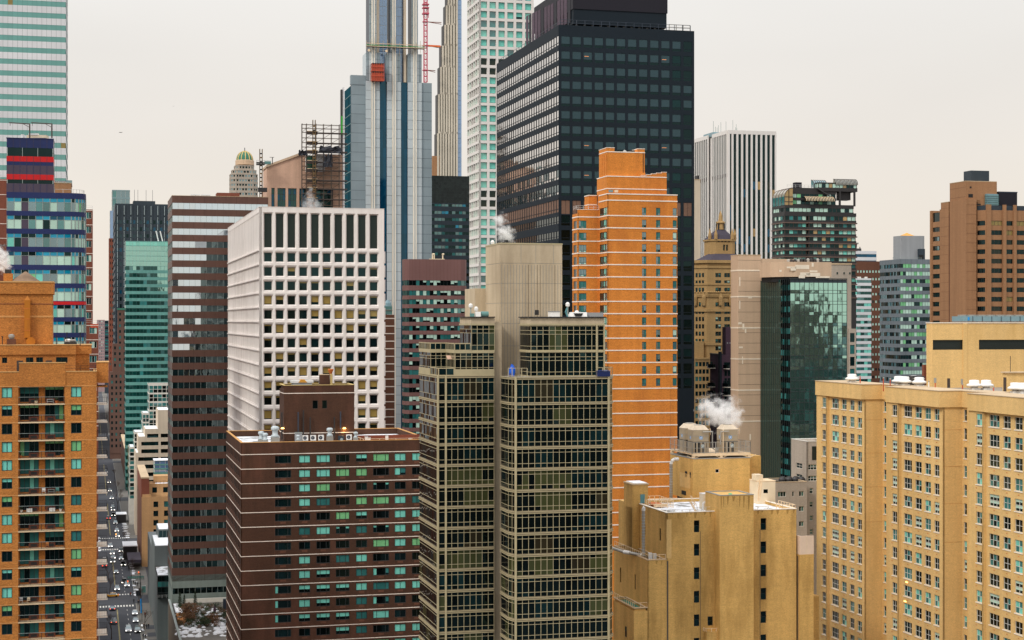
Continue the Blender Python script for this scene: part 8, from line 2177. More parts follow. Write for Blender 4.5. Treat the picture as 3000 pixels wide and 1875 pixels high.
row('brick_row_building','cream building near the end of the street on its right side',20.0,1680,1850,40,'brick_fawn',24)
row('brick_row_building','dark low building right behind the stepped glass building',20.6,860,945,18,'dark_tower')
for i,(s0,s1,h,mm) in enumerate(((300,420,24,'brick_maroon'),(425,560,18,'far_brown'),(600,712,30,'brick_maroon'),(760,930,24,'brick_cocoa'),(960,1170,30,'far_brown'),(1210,1440,40,'brick_maroon'),(1480,1900,48,'mauve_tower'))):
 row('terrace_building',('first','second','third','fourth','fifth','sixth','last')[i]+' building up the left side of the street, mostly hidden by the balconies',-24.0,s0,s1,h,mm,20)
 # ================================================================== roof-top things
random.seed(1234)
def thing(name,label,cat,loc,rz=YAW,group=None):
 t=link(bpy.data.objects.new(name,None));t.location=loc;t.rotation_euler=(0,0,rz);return tag(t,label,cat,group)
def put(proto,i,loc,label,cat,group,rz=YAW,scale=1.0):
 r,kids=proto
 if i:
  c=r.copy();sc.collection.objects.link(c)
  for ch in kids:d=ch.copy();sc.collection.objects.link(d);d.parent=c
 else:c=r
 c.location=loc;c.rotation_euler=(0,0,rz);c.scale=(scale,)*3;tag(c,label,cat,group);return c
 # mushroom exhaust fans on the pale yellow block
r=link(bpy.data.objects.new('roof_fan',None));m=MB();m.box(-.6,.6,-.6,.6,-.2,.75,'white_metal');k1=m.build('kerb_box',r)
m=MB();m.lathe(0,0,[(.5,.75),(.62,.95),(1.15,1.0),(1.2,1.25),(.95,1.4),(.78,1.45),(.8,1.85),(.7,1.98),(.3,2.02)],'white_metal',18);k2=m.build('fan_hood',r,True)
fan=(r,[k1,k2])
for i,(px,py,Y,lab) in enumerate(((2496,1118,287,'white mushroom roof fan standing alone at the far left of the yellow roof'),(2633,1123,276,'white mushroom roof fan, left one of the close pair near the dark box'),(2650,1124,274,'lower white mushroom roof fan, right one of the close pair'),(2678,1118,279,'white mushroom roof fan behind the dark cooling box'),(2693,1130,271,'white mushroom roof fan in front of the dark cooling box'),
 (2854,1139,258,'white mushroom roof fan, left one of the two before the louvred wall'),(2889,1139,258,'white mushroom roof fan, right one of the two before the louvred wall'),(2975,1147,247,'white mushroom roof fan touching its neighbour at the right edge'),(2996,1149,246,'white mushroom roof fan cut off by the right edge of the photo'))):
 p=wpt(px,py,Y);p.z=YZ+.0;p.z=max(YZ,p.z-.0);put(fan,i,(p.x,p.y,YZ+.55),lab,'roof fan','mushroom fans on the yellow roof',scale=1.0)
t=thing('cooling_box','dark louvred cooling box between the white roof fans','cooling unit',(wpt(2684,1128,275).x,275,YZ));m=MB();m.box(-.6,1.6,0,2.2,.3,2.6,'dark_steel');m.build('casing',t);m=MB()
for k in range(5):m.box(-.65,1.65,-.05,0,.5+k*.4,.62+k*.4,'galvanised')
m.build('louvre',t)
m=MB();pipes=[(2520,1110),(2588,1110),(2608,1118),(2721,1123),(2740,1124),(2820,1125),(2911,1131)]
for i,(px,py) in enumerate(pipes):
 Y=285-(px-2500)*.08;m=MB();p=wpt(px,py,Y);m.tube((p.x,p.y,YZ-.1),(p.x,p.y,YZ+2.3-.1*i),.09,'hoist_red' if i!=3 else 'white_metal',6);m.tube((p.x,p.y,YZ+2.2-.1*i),(p.x,p.y,YZ+2.4-.1*i),.13,'galvanised',6)
 tag(m.build('vent_pipe'),('thin vent pipe between the lone roof fan and the far edge','thin vent pipe left of the notch in the yellow parapet','thin vent pipe right of the notch in the yellow parapet','white vent pipe in front of the blank wall corner','short vent pipe left of the brown roof door','short vent pipe right of the brown roof door','thin vent pipe right of the two roof fans')[i],'vent pipe','vent pipes on the yellow roof')
 # the blue grey chiller row on the plant house
t=thing('chiller_unit','long pale blue grey chiller row on top of the yellow plant house','chiller',(0,0,0));hx,hy,hz=YH;t.location=YEL.root.location;X=YEL.X
m=MB();x0,x1=X(2822,hy+5),X(3070,hy+5);m.box(x0,x1,hy+5,hy+9,hz+.3,hz+1.25,'screen_blue');m.box(x0,X(2850,hy+5),hy+4.9,hy+5,hz+.4,hz+1.2,'blue_sign') if 0 else None;m.build('casing',t)
m=MB()
for k in range(9):
 x=x0+(x1-x0)*(k+.5)/9;m.lathe(x,hy+7,[(.8,hz+1.25),(.85,hz+1.5),(.7,hz+1.52)],'galvanised',12);m.box(x+(x1-x0)/18-.04,x+(x1-x0)/18+.04,hy+4.93,hy+5,hz+.3,hz+1.25,'metal_dark')
m.build('fan_ring',t);m=MB();m.box(X(2835,hy+5),X(2840,hy+5),hy+4.92,hy+5.0,hz+.5,hz+1.1,'blue_sign');m.build('blue_mark',t)

# cooling towers on the mustard building
px_,py_,pd,pw,pz,zr,zt=MP;X,Z=MUS.X,MUS.Z
plat=thing('equipment_platform','cream steel platform with wire railing carrying the cooling towers','platform',MUS.root.location)
m=MB();z0=pz+.25;m.box(px_+.1,pw+.1,py_+.1,pd-.2,z0+.35,z0+.6,'rail_cream');m.box(px_-.1,pw+.1,py_+.0,py_+.2,z0+.2,z0+.7,'rail_cream')
for x in(px_+.2,(px_+pw)/2,pw-.1):
 for y in(py_+.15,pd-.5):m.box(x-.25,x+.25,y-.1,y+.3,pz,z0+.4,'rail_cream')
 m.tube((x+1.2,py_+.1,z0+.3),(x+.2,py_+.1,pz+.1),.06,'rail_cream',4);m.tube((x-1.2,py_+.1,z0+.3),(x-.2,py_+.1,pz+.1),.06,'rail_cream',4)
m.build('deck',plat);m=MB();railing(m,[(px_-.1,pd-.2),(px_-.1,py_),(pw+.1,py_),(pw+.1,pd-.3)],z0+.6,1.9,2.0,'galvanised',.045,(1,.5,.1),.28);m.build('railing',plat)
def ctower(i,px,Y,lab):
 lx,ly=MLOC(px,Y);t=thing('cooling_tower',lab,'cooling tower',MUS.root.location+Vector((lx*CA-ly*SA,lx*SA+ly*CA,z0+.6)),group='cooling towers on the mustard building')
 w,d=2.75,2.6;m=MB();m.box(0,w,0,d,1.9,3.9,'tower_steel');m.box(-.03,w+.03,-.03,d+.03,2.85,2.92,'galvanised');m.box(-.03,w+.03,-.03,d+.03,1.86,1.95,'dark_steel');m.build('casing',t)
 m=MB()
 for x in(0,.55,1.3,2.05,w-.28):m.box(x,x+.3,.02,.12,0,1.88,'tower_steel');m.box(x,x+.3,d-.12,d,0,1.88,'tower_steel')
 m.box(0,.1,0,d,.0,1.88,'tower_steel');m.box(.4,w-.2,.4,d-.2,0,1.85,'black');m.build('louvred_base',t)
 m=MB();a=.55;P=[(-.04,-.04,3.9),(w+.04,-.04,3.9),(w+.04,d+.04,3.9),(-.04,d+.04,3.9),(a,a,4.65),(w-a,a,4.65),(w-a,d-a,4.65),(a,d-a,4.65)];m.mesh_add(P,[(0,1,5,4),(1,2,6,5),(2,3,7,6),(3,0,4,7),(4,5,6,7)],'precast_cream');m.lathe(w/2,d/2,[(.75,4.6),(.75,4.75)],'galvanised',14);m.build('fan_hood',t)
 def badge(x,y,z,left,mm=('white_metal','blue_sign')):
  for r_,q,e in((.33,mm[0],.012),(.29,mm[1],.02)):
   P=[((x+r_*math.cos(k*math.pi/8),y-e,z+r_*math.sin(k*math.pi/8)) if not left else(x-e,y+r_*math.cos(k*math.pi/8),z+r_*math.sin(k*math.pi/8))) for k in range(16)]
   bm.face(P if not left else P[::-1],q)
  for dz in(.0,):
   c=[(-.2,.02),(.1,.22),(.16,.14),(-.14,-.06)],[(-.16,-.14),(.14,.06),(.2,-.02),(-.1,-.22)]
   for pts in c:
    P=[((x+a,y-.028,z+b_) if not left else(x-.028,y-a,z+b_)) for a,b_ in pts];bm.face(P,'white_metal')
 bm=MB();badge(w*.5,0,2.6,False);badge(0,d*.5,2.6,True)
 if i<2:badge(w*.62,.0,1.2,False,('white_metal','screen_blue'))
 bm.build('round_badge',t)
 m=MB()
 if i==0:m.path([(1.6,-.3,3.6),(w+.55,-.3,3.6),(w+.55,-.3,.9),(w+1.0,-.3,.55)],.1,'galvanised',8);m.lathe(w+1.4,-.2,[(.3,.1),(.34,.5),(.3,.9)],'galvanised',10)
 elif i==1:m.path([(1.0,-.3,3.6),(-.5,-.3,3.6),(-.5,-.3,1.4)],.1,'galvanised',8);m.tube((.0,-.25,0),(.0,-.25,3.9),.08,'rail_cream',6)
 else:m.path([(w,.4,1.8),(w+1.2,.4,1.8)],.1,'galvanised',6)
 m.build('pipework',t)
 m=MB()
 if i==2:
  for dx in(.1,.65):m.tube((w-.4+dx,-.15,.2),(w-.4+dx,-.15,3.9),.05,'rail_cream',5)
  for k in range(10):m.tube((w-.3,-.15,.4+k*.36),(w+.25,-.15,.4+k*.36),.03,'rail_cream',4)
  m.build('ladder',t)
 else:
  m.tube((w,.5,4.0),(w+.5,.5,4.0),.05,'rail_cream',4);m.tube((w,.5,3.6),(w+.5,.5,3.6),.05,'rail_cream',4);m.tube((w+.5,.5,3.0),(w+.5,.5,4.1),.05,'rail_cream',4);m.build('service_rail',t)
ctower(0,2031,273.0,'tan cooling tower with a blue round badge in the middle of the three');ctower(1,2117,274.5,'tan cooling tower with a blue round badge on the right, under the steam');ctower(2,2006,277.6,'tan cooling tower with a ladder half hidden on the left')
def L3(px,py,Y,b=MUS):
 p=wpt(px,py,Y);q=p-b.root.location;return(q.x*CA+q.y*SA,-q.x*SA+q.y*CA,p.z)
def on(b,name,label,cat,group=None):return thing(name,label,cat,b.root.location,group=group)
t=on(MUS,'white_bent_pipe','tall grey pipe with a white bent top on the left of the penthouse','pipe','tall insulated pipes')
a=L3(1966,1358,276);m=MB();m.tube((a[0],a[1],zr),(a[0],a[1],a[2]),.28,'galvanised',8);
for k in range(int((a[2]-zr)/.45)):m.tube((a[0],a[1],zr+k*.45),(a[0],a[1],zr+k*.45+.07),.32,'metal_silver',8)
m.build('riser',t);m=MB();m.path([(a[0],a[1],a[2]-.1),(a[0]+.12,a[1],a[2]+.4),(a[0]+.6,a[1],a[2]+.7),(a[0]+1.3,a[1],a[2]+.7)],.3,'white_metal',8);m.build('bend',t)
t=on(MUS,'white_bent_pipe','grey pipe with white bends climbing from the lower terrace to the roof','pipe','tall insulated pipes')
x1=X(1897);zL=Z(1642,x1);a=L3(1885,1490,253);zb_=zL+.2;m=MB();m.tube((a[0],a[1],zb_),(a[0],a[1],zt+.1),.26,'galvanised',8)
for k in range(int((zt-zb_)/.45)):m.tube((a[0],a[1],zb_+k*.45),(a[0],a[1],zb_+k*.45+.07),.3,'metal_silver',8)
m.path([(a[0]-.2,a[1]+.5,zb_),(a[0]-1.2,a[1]+3.5,zb_)],.24,'galvanised',8);m.path([(a[0]-1.6,a[1]+4.2,zb_),(a[0]-2.2,a[1]+10,zb_)],.24,'galvanised',8)
m.build('riser',t);m=MB();m.path([(a[0],a[1],zt),(a[0],a[1],zt+.35),(a[0]+.2,a[1],zt+.5)],.3,'white_metal',8);m.path([(a[0],a[1],zb_+.2),(a[0]-.2,a[1]+.4,zb_)],.3,'white_metal',8);m.path([(a[0]-1.1,a[1]+3.3,zb_),(a[0]-1.7,a[1]+4.4,zb_)],.3,'white_metal',8);m.path([(a[0]-2.1,a[1]+9.5,zb_),(a[0]-2.2,a[1]+10.5,zb_+.1)],.32,'white_metal',8);m.build('bend',t)
t=on(MUS,'condenser_unit','pair of small white condenser units on the lower terrace','condenser');m=MB();a=L3(1901,1620,252);m.box(a[0],a[0]+.55,a[1],a[1]+.5,zL-.4,zL+.75,'white_metal');m.box(a[0]+.65,a[0]+1.15,a[1]-.3,a[1]+.2,zL-.4,zL+.65,'white_metal');m.box(a[0]-.1,a[0]+1.3,a[1]-.35,a[1]+.6,zL-.5,zL-.38,'galvanised');m.build('casing',t)
t=on(MUS,'air_handling_unit','cream boxy air handling unit left of the projecting bay','air unit');m=MB();a=L3(2061,1484,258);m.box(a[0],a[0]+2.0,a[1],a[1]+1.8,zr,zr+2.5,'cream_metal');m.box(a[0]-.04,a[0]+2.04,a[1]-.04,a[1]+1.84,zr+2.5,zr+2.6,'white_metal');m.build('casing',t);m=MB();m.path([(a[0]-.15,a[1]-.2,zr),(a[0]-.15,a[1]-.2,zr+1.1),(a[0]+.2,a[1]-.2,zr+1.35)],.17,'white_metal',8);m.build('duct',t)
t=on(MUS,'roof_deck_frame','white and rust framed hatch deck with railings on the snowy roof','roof deck');m=MB();a=L3(1905,1478,260);c=L3(2005,1478,256);m.box(a[0]+1.0,c[0]-1.0,a[1]+.5,a[1]+5,zr+.3,zr+.5,'rust');m.box(a[0]+.8,c[0]-.8,a[1]+.4,a[1]+.6,zr+.25,zr+.6,'rail_cream');m.build('hatch',t)
m=MB();railing(m,[(a[0],a[1]+7),(a[0],a[1]),(c[0],a[1])],zr,1.3,.9,'rail_cream',.045,(1,.55,.2));railing(m,[(a[0]+.5,a[1]+6.5),(c[0],a[1]+6.5),(c[0],a[1]+1)],zr,1.3,.9,'rail_cream',.045,(1,.5));railing(m,[(.4,1.0),(5.5,1.0)],zr,.8,1.2,'white_metal',.06,(1,.4));railing(m,[(c[0]+1,2),(X(2094,2),2)],zr,1.0,.8,'rail_metal',.035,(1,.5));m.build('railing',t)
def steps(t,x0,y0,z0_,x1_,z1_,w,m_='rail_cream',n=10):
 m=MB()
 for y in(y0,y0+w):m.tube((x0,y,z0_),(x1_,y,z1_),.07,m_,5);m.tube((x0,y,z0_+1),(x1_,y,z1_+1),.045,m_,5)
 for k in range(n+1):f_=k/n;x=x0+(x1_-x0)*f_;z=z0_+(z1_-z0_)*f_;m.box(x-.12,x+.12,y0,y0+w,z-.02,z+.03,m_);
 for k in range(0,n+1,3):f_=k/n;x=x0+(x1_-x0)*f_;z=z0_+(z1_-z0_)*f_;m.tube((x,y0,z),(x,y0,z+1),.04,m_,4)
 m.build('stair_flight',t)
t=on(MUS,'roof_stair','short cream metal roof stair in front of the penthouse','metal stair','roof stairs');a=L3(2042,1495,255);steps(t,a[0],a[1],zr,a[0]-.9,zr+1.6,.7,n=6)
t=on(MUS,'roof_stair','steep cream metal stair climbing the right side of the penthouse','metal stair','roof stairs');a=L3(2226,1466,262);c=L3(2204,1402,266);steps(t,a[0],a[1],zr+1.0,c[0],c[2],.8,n=14)
t=on(MUS,'roof_cabin','pale cream roof cabin with a small dark window beside the steep stair','cabin');a=L3(2220,1470,266);w=3.1;h=L3(2220,1411,266)[2];m=MB();m.box(a[0],a[0]+w,a[1],a[1]+3.4,zr,h,'cream_metal')
m.box(a[0]-.05,a[0]+w+.05,a[1]-.05,a[1]+3.45,h,h+.12,'rail_cream');m.box(a[0]-.2,a[0]+1.0,a[1]+.2,a[1]+2.0,h+.12,h+1.1,'cream_metal');m.build('shell',t);m=MB();m.box(a[0]+1.0,a[0]+1.75,a[1]-.02,a[1]+.02,h-1.9,h-1.3,'glass_black');m.build('window',t)
t=on(MUS,'roof_railing','cream guard railing on the right part of the mustard roof','railing');m=MB();railing(m,[(X(2278,3),3.5),(X(2278,3),1),(X(2330,.6),.6),(X(2330,.6),7)],zr,1.1,1.0,'rail_cream',.045,(1,.55,.1));m.build('rail',t)
t=on(MUS,'bench_frame','white braced steel frame standing on the right roof terrace','steel frame');m=MB();a=L3(2220,1484,255);m.box(a[0],a[0]+1.9,a[1],a[1]+1,zr+.8,zr+.95,'white_metal')
for dx in(0,1.8):m.box(a[0]+dx,a[0]+dx+.1,a[1],a[1]+.1,zr,zr+.8,'white_metal');
m.tube((a[0],a[1],zr),(a[0]+1.9,a[1],zr+.8),.04,'white_metal',4);m.tube((a[0]+1.9,a[1],zr),(a[0],a[1],zr+.8),.04,'white_metal',4);m.build('frame',t)
t=on(MUS,'green_cover','small bright green cover on the roof of the projecting bay','cover');m=MB();a=L3(2150,1452,251);m.lathe(a[0],-.2,[(.3,a[2]-.5),(.34,a[2]+.1),(.2,a[2]+.2)],'green_plastic',10);m.build('cover',t);m=MB()
for q in range(5):m.box(a[0]-2.4+q*1.1,a[0]-1.6+q*1.1,-.6,-.2,a[2]-.5,a[2]-.1,'dark_steel')
tt=on(MUS,'roof_tray','row of low black trays beside the green cover','tray');m.build('tray',tt)
# roof things on the umber block
X,Z=UMB.X,UMB.Z;zt_=UMB.Z(1298);zr2=zt_-1.2
r=link(bpy.data.objects.new('air_conditioner',None));m=MB();m.box(-.52,.52,0,.5,.25,1.25,'white_metal');m.box(-.5,-.4,.05,.45,0,.25,'galvanised');m.box(.4,.5,.05,.45,0,.25,'galvanised');a1=m.build('casing',r)
m=MB();P=[(-.1+.36*math.cos(k*math.pi/8),-.012,.75+.36*math.sin(k*math.pi/8)) for k in range(16)];m.face(P,'metal_dark');P=[(-.1+.1*math.cos(k*math.pi/4),-.02,.75+.1*math.sin(k*math.pi/4)) for k in range(8)];m.face(P,'galvanised');a2=m.build('fan_grille',r)
for i,(px,lab) in enumerate(((895,'white air conditioner, left one of the three in a row on the brown roof'),(918,'white air conditioner, middle one of the three in a row on the brown roof'),(941,'white air conditioner, right one of the three in a row on the brown roof'),(1023,'white air conditioner standing alone beside the dark unit on the brown roof'))):
 x=X(px,3.2);p=UMB.root.matrix_basis if 0 else None;l=UMB.root.location;put((r,[a1,a2]),i,(l.x+x*CA-3.2*SA,l.y+x*SA+3.2*CA,zr2+.95),lab,'air conditioner','air conditioners on the brown roof',scale=1.05)
def uthing(name,label,cat,px,y,group=None):
 x=X(px,y);l=UMB.root.location;return thing(name,label,cat,(l.x+x*CA-y*SA,l.y+x*SA+y*CA,zr2),group=group)
r=link(bpy.data.objects.new('exhaust_stack',None));m=MB();m.box(-.6,.6,-.6,.6,0,1.3,'galvanised');k1=m.build('plinth',r);m=MB();m.lathe(0,0,[(.55,1.3),(.62,1.6),(.4,1.7),(.42,2.3),(.62,2.4),(.6,2.8),(.35,2.95)],'metal_silver',14);k2=m.build('cowl',r,True)
for i,(px,y,s_,lab) in enumerate(((765,6,1.0,'silver exhaust stack, left one of the pair on the snowy corner'),(777,5,.9,'silver exhaust stack, right one of the pair on the snowy corner'),(806,5,1.35,'larger silver exhaust stack left of the brown machine tower'),(966,3.2,1.05,'silver exhaust stack between the air conditioners'),(1042,3,.75,'small silver exhaust stack at the right of the air conditioners'),(873,3,.6,'smallest silver cap left of the air conditioners'))):
 x=X(px,y);l=UMB.root.location;put((r,[k1,k2]),i,(l.x+x*CA-y*SA,l.y+x*SA+y*CA,zr2+(.6 if i>2 else.1)),lab,'exhaust stack','silver exhaust stacks on the brown roof',scale=s_)
t=uthing('roof_door_hut','pale blue grey door hut left of the air conditioners','hut',866,5);m=MB();m.box(0,1.3,0,1.5,0,2.6,'grey_box');m.box(-.05,1.35,-.05,1.55,2.6,2.7,'frame_grey');m.build('shell',t)
t=uthing('dark_cooling_unit','dark green cooling unit between a stack and an air conditioner','cooling unit',992,3.4);m=MB();m.box(0,1.1,0,.8,.4,2.0,'dark_tower');m.build('casing',t);m=MB();m.face([(.6+.3*math.cos(k*math.pi/6),-.02,1.3+.3*math.sin(k*math.pi/6)) for k in range(12)],'frame_grey');m.build('fan_grille',t)
for px,y,s_,lab,g in((1009,7.3,.0,'amber wall lamp glowing on the brown machine tower',0),(828,7.0,0,'small amber lamp at the left corner of the brown machine tower',0)):
 x=X(px,y);l=UMB.root.location;zz=UMB.Z(1255,x,y);t=thing('wall_lamp',lab,'wall lamp',(l.x+x*CA-y*SA,l.y+x*SA+y*CA,zz),group='amber wall lamps');m=MB();m.lathe(0,0,[(.34,-.1),(.3,.12),(.1,.2)],'lamp_amber',10);m.build('lamp',t)
 if px==1009:
  lt=bpy.data.lights.new('wall_lamp_light','POINT');lt.energy=70;lt.color=(1,.6,.2);lt.shadow_soft_size=.2;lo=bpy.data.objects.new('wall_lamp_light',lt);sc.collection.objects.link(lo);lo.parent=t;lo.location=(0,-.25,-.3)
  # on top of the machine tower
y=7.5;zt2=Z(1131,0,y);t=uthing('roof_chimney','dark brick chimney block with a rusty flue on the machine tower','chimney',938,10);t.location.z=zt2-.8;m=MB();m.box(0,1.95,0,1.6,0,2.8,'brick_umber');m.box(-.05,2.0,-.05,1.65,2.8,2.9,'stone_cap');m.build('block',t)
m=MB();m.tube((2.3,.3,0),(2.3,.3,3.0),.28,'cap_gold',8);m.lathe(2.2,.3,[(.25,3.0),(.6,3.9),(.55,4.0)],'rust',10);m.build('rusty_flue',t)
t=uthing('glass_skylight_box','low pale box with an orange peaked lid on the machine tower','skylight',858,11);t.location.z=zt2-.8;m=MB();m.box(0,3.9,0,2.5,0,1.2,'grey_box');m.box(-.3,4.2,-.1,2.6,1.2,1.7,'white_metal','');m.build('box',t);m=MB();m.mesh_add([(1.1,-.15,1.25),(2.9,-.15,1.25),(2.4,-.15,1.85),(1.6,-.15,1.85),(1.1,1.5,1.25),(2.9,1.5,1.25),(2.4,1.5,1.85),(1.6,1.5,1.85)],[(0,1,2,3),(3,2,6,7),(0,3,7,4),(1,5,6,2)],'gold_roof');m.build('lid',t)
for i,(px,lab) in enumerate(((1070,'small white roof box by the wooden deck rail, leftmost'),(1078,'second small white roof box by the wooden deck rail'),(1130,'white roof box in the middle of the wooden deck'),(1198,'low white roof box at the right end of the wooden deck'))):
 t=uthing('deck_box',lab,'roof box',px,4.2,'white boxes on the wooden deck');h=(1.7,1.5,1.9,1.2)[i];m=MB();m.box(0,.55,0,.5,.35,h,'white_metal');m.box(-.05,.6,-.05,.55,h,h+.08,'grey_box');m.build('casing',t)
 # roof things on the bronze tower
def bthing(name,label,cat,px,Y,z,group=None):
 lx,ly=BLOC(px,Y);l=BRZ.root.location;return thing(name,label,cat,(l.x+lx*CA-ly*SA,l.y+lx*SA+ly*CA,z),group=group)
def lampbird(t,h):
 m=MB();m.tube((0,0,0),(0,0,h),.09,'frame_grey',6);m.build('post',t);m=MB();m.lathe(0,0,[(.1,h-.1),(.3,h+.05),(.32,h+.35),(.2,h+.55),(.05,h+.62)],'white_metal',12);m.build('globe',t)
t=bthing('roof_light_pole','white domed post on the left roof of the bronze tower, taller one','roof post',1379,240,100.6,'white domed posts');lampbird(t,1.35)
t=bthing('roof_light_pole','white domed post on the left roof of the bronze tower, shorter one','roof post',1395,240,100.6,'white domed posts');lampbird(t,.9)
t=bthing('roof_light_pole','tall bent post with a white dome beside the white roof unit','roof post',1663,236,100.4,'white domed posts');lampbird(t,1.7);m=MB();m.path([(0,0,.2),(-.3,0,.9),(-.05,0,1.5)],.12,'door_teal',6);m.build('bent_arm',t)
t=bthing('roof_tank','small teal cylindrical tank on the left roof of the bronze tower','tank',1411,240,100.6);m=MB();m.tube((0,.4,.4),(1.1,.4,.4),.4,'tank_teal',14);m.build('tank_body',t);m=MB();m.box(.1,.2,.1,.7,0,.3,'dark_steel');m.box(.9,1.0,.1,.7,0,.3,'dark_steel');m.build('saddle',t)
t=bthing('white_panel_unit','white panelled unit between the domed posts and the teal tank','roof unit',1394,239.5,100.6);m=MB();m.box(0,.75,0,.6,0,.75,'white_metal');m.box(-.8,-.2,0,.5,0,.5,'tank_teal');m.build('casing',t)
t=bthing('round_cap_unit','white round edged roof unit at the foot of the beige core','roof unit',1613,236,100.4);m=MB();m.box(0,1.4,0,1.4,0,.9,'white_metal');m.box(-.06,1.46,-.06,1.46,.9,1.0,'grey_box');m.build('casing',t)
t=bthing('satellite_unit','white sloped roof unit with a hooded top on the right roof of the bronze tower','roof unit',1670,235,100.5);m=MB();m.mesh_add([(0,0,0),(2.6,0,0),(2.6,1.6,0),(0,1.6,0),(0,.2,.75),(2.6,.2,.75),(2.2,1.6,.75),(.4,1.6,.75)],[(0,1,5,4),(1,2,6,5),(2,3,7,6),(3,0,4,7),(4,5,6,7)],'white_metal');m.build('casing',t);m=MB();m.mesh_add([(.5,-.03,.6),(2.0,-.03,.6),(1.7,-.03,.15),(.8,-.03,.15)],[(0,3,2,1)],'black');m.lathe(1.2,.6,[(.3,.75),(.3,.9),(.1,1.0)],'white_metal',10);m.build('intake',t)
m=MB();m.box(2.8,5.2,.5,1.5,0,.7,'grey_box');m.build('rear_casing',t)
t=bthing('blue_tarpaulin','bright blue tarpaulin bundle on the terrace of the bronze tower','tarpaulin',1500,232,92.1);m=MB();m.lathe(0,0,[(.45,0),(.5,.7),(.42,1.1),(.25,1.5),(.05,1.75)],'blue_tarp',9);random.seed(3);m.v=[(x+random.uniform(-.09,.09),y+random.uniform(-.09,.09),z) for x,y,z in m.v];m.build('cover',t);m=MB();m.box(-.4,.7,-.3,.4,0,.45,'slab_brownish');m.build('planter',t)
t=bthing('blue_tarpaulin','dark blue covered box behind the right corner railing of the bronze tower','covered box',1765,232,92.1);m=MB();m.box(-.8,1.1,-.2,.6,0,.75,'navy_panel');m.mesh_add([(-.85,-.25,.75),(1.15,-.25,.75),(1.15,.65,.75),(-.85,.65,.75),(-.6,.2,.9),(.9,.2,.9)],[(0,1,5,4),(1,2,5),(2,3,4,5),(3,0,4)],'navy_panel');m.build('cover',t)
t=bthing('awning','small pinkish awning over the notch terrace of the bronze tower','awning',1307,238.5,94.6);m=MB();m.mesh_add([(0,0,.35),(1.1,0,.35),(1.1,-.9,-.15),(0,-.9,-.15),(0,0,.28),(1.1,0,.28),(1.1,-.9,-.22),(0,-.9,-.22)],[(3,2,1,0),(4,5,6,7),(0,4,7,3),(1,2,6,5),(3,7,6,2)],'stone_pink');m.build('canvas',t);m=MB();m.tube((.05,0,-.3),(.05,-.85,-.2),.02,'rail_metal',4);m.build('arm',t)
# things on the amber tower
X,Z=AMB.X,AMB.Z
def athing(name,label,cat,px,y,z,group=None):
 x=X(px,y);l=AMB.root.location;return thing(name,label,cat,(l.x+x*CA-y*SA,l.y+x*SA+y*CA,z),group=group)
za=Z(1129)+.1
t=athing('air_unit','grey rooftop air unit with snow on its lid on the amber roof','air unit',218,2.2,za);m=MB();m.box(0,2.4,0,1.5,0,1.75,'grey_box');m.box(1.0,1.4,-.02,0,.7,1.2,'dark_steel');m.build('casing',t);m=MB();m.prism([(-.05,-.05),(2.45,-.05),(2.45,1.55),(-.05,1.55)],1.75,1.95,'snow');m.box(.2,2.2,.1,1.4,1.95,2.1,'snow');m.build('snow_lid',t)
y2=3.4;zq=Z(1009,0,y2)
t=athing('roof_fan','squat grey fan drum left of the ochre duct','roof fan',20,5.2,zq);m=MB();m.box(0,1.4,0,1.2,0,.9,'brick_cocoa');m.lathe(.7,.6,[(.35,.9),(.5,1.2),(.5,1.5),(.3,1.7)],'galvanised',12);m.build('drum',t)
t=athing('roof_fan','wide low grey vent at the right end of the amber machine room roof','roof fan',188,5.5,zq);m=MB();m.box(0,2.0,0,1.2,0,.4,'dark_steel');m.lathe(.6,.6,[(.4,.4),(.5,.7),(.3,.9)],'white_metal',12);m.lathe(1.4,.6,[(.35,.4),(.5,.65),(.3,.8)],'galvanised',12);m.build('drum',t)
for i,(px,h) in enumerate(((165,1.4),(196,1.8),(235,1.8),(7,1.2))):
 t=athing('roof_post',('short dark roof post right of the machine room','tall dark roof post left of the low grey vent','tall dark roof post right of the low grey vent','short dark roof post at the left edge of the amber roof')[i],'roof post',px,5,zq,'dark roof posts');m=MB();m.tube((0,0,-.2),(0,0,h),.07,'rail_dark',6);m.box(-.14,.14,-.14,.14,h,h+.15,'rail_dark');m.build('post',t)
 # balcony furniture
P_=2.908
def balcony_z(k):return Z(1181)-k*P_
furn=[(0,147,'table','white metal shelf stand on the top balcony','white_metal'),(0,106,'pot','cream planter on the top balcony','cream_metal'),(0,166,'pot','orange round pot on the top balcony','rust'),(5,128,'chair','white folding chair on the sixth balcony from the top','white_metal'),(5,168,'chair','pale green chair on the sixth balcony from the top','teal_panel'),(5,150,'table','small pale table on the sixth balcony from the top','frame_grey'),
 (6,62,'pot','white planter with pale plant at the left of the seventh balcony','white_metal'),(6,86,'crate','white crate on the left half of the seventh balcony','white_metal'),(6,153,'crate','white crate on the right half of the seventh balcony','white_metal'),(6,178,'pot','white planter at the right of the seventh balcony','white_metal'),
 (8,138,'chair','wooden lounge chair on the ninth balcony from the top','deck_wood'),(11,62,'chair','white chair at the left of the lowest but one full balcony','white_metal'),(11,84,'chair','ornate white chair in the middle of the lowest but one full balcony','cream_metal'),(3,60,'pot','terracotta pot at the left of the fourth balcony','rust'),(3,182,'pot','terracotta pot at the right of the fourth balcony','rust'),(9,176,'chair','brown chair at the right of the tenth balcony','brick_cocoa')]
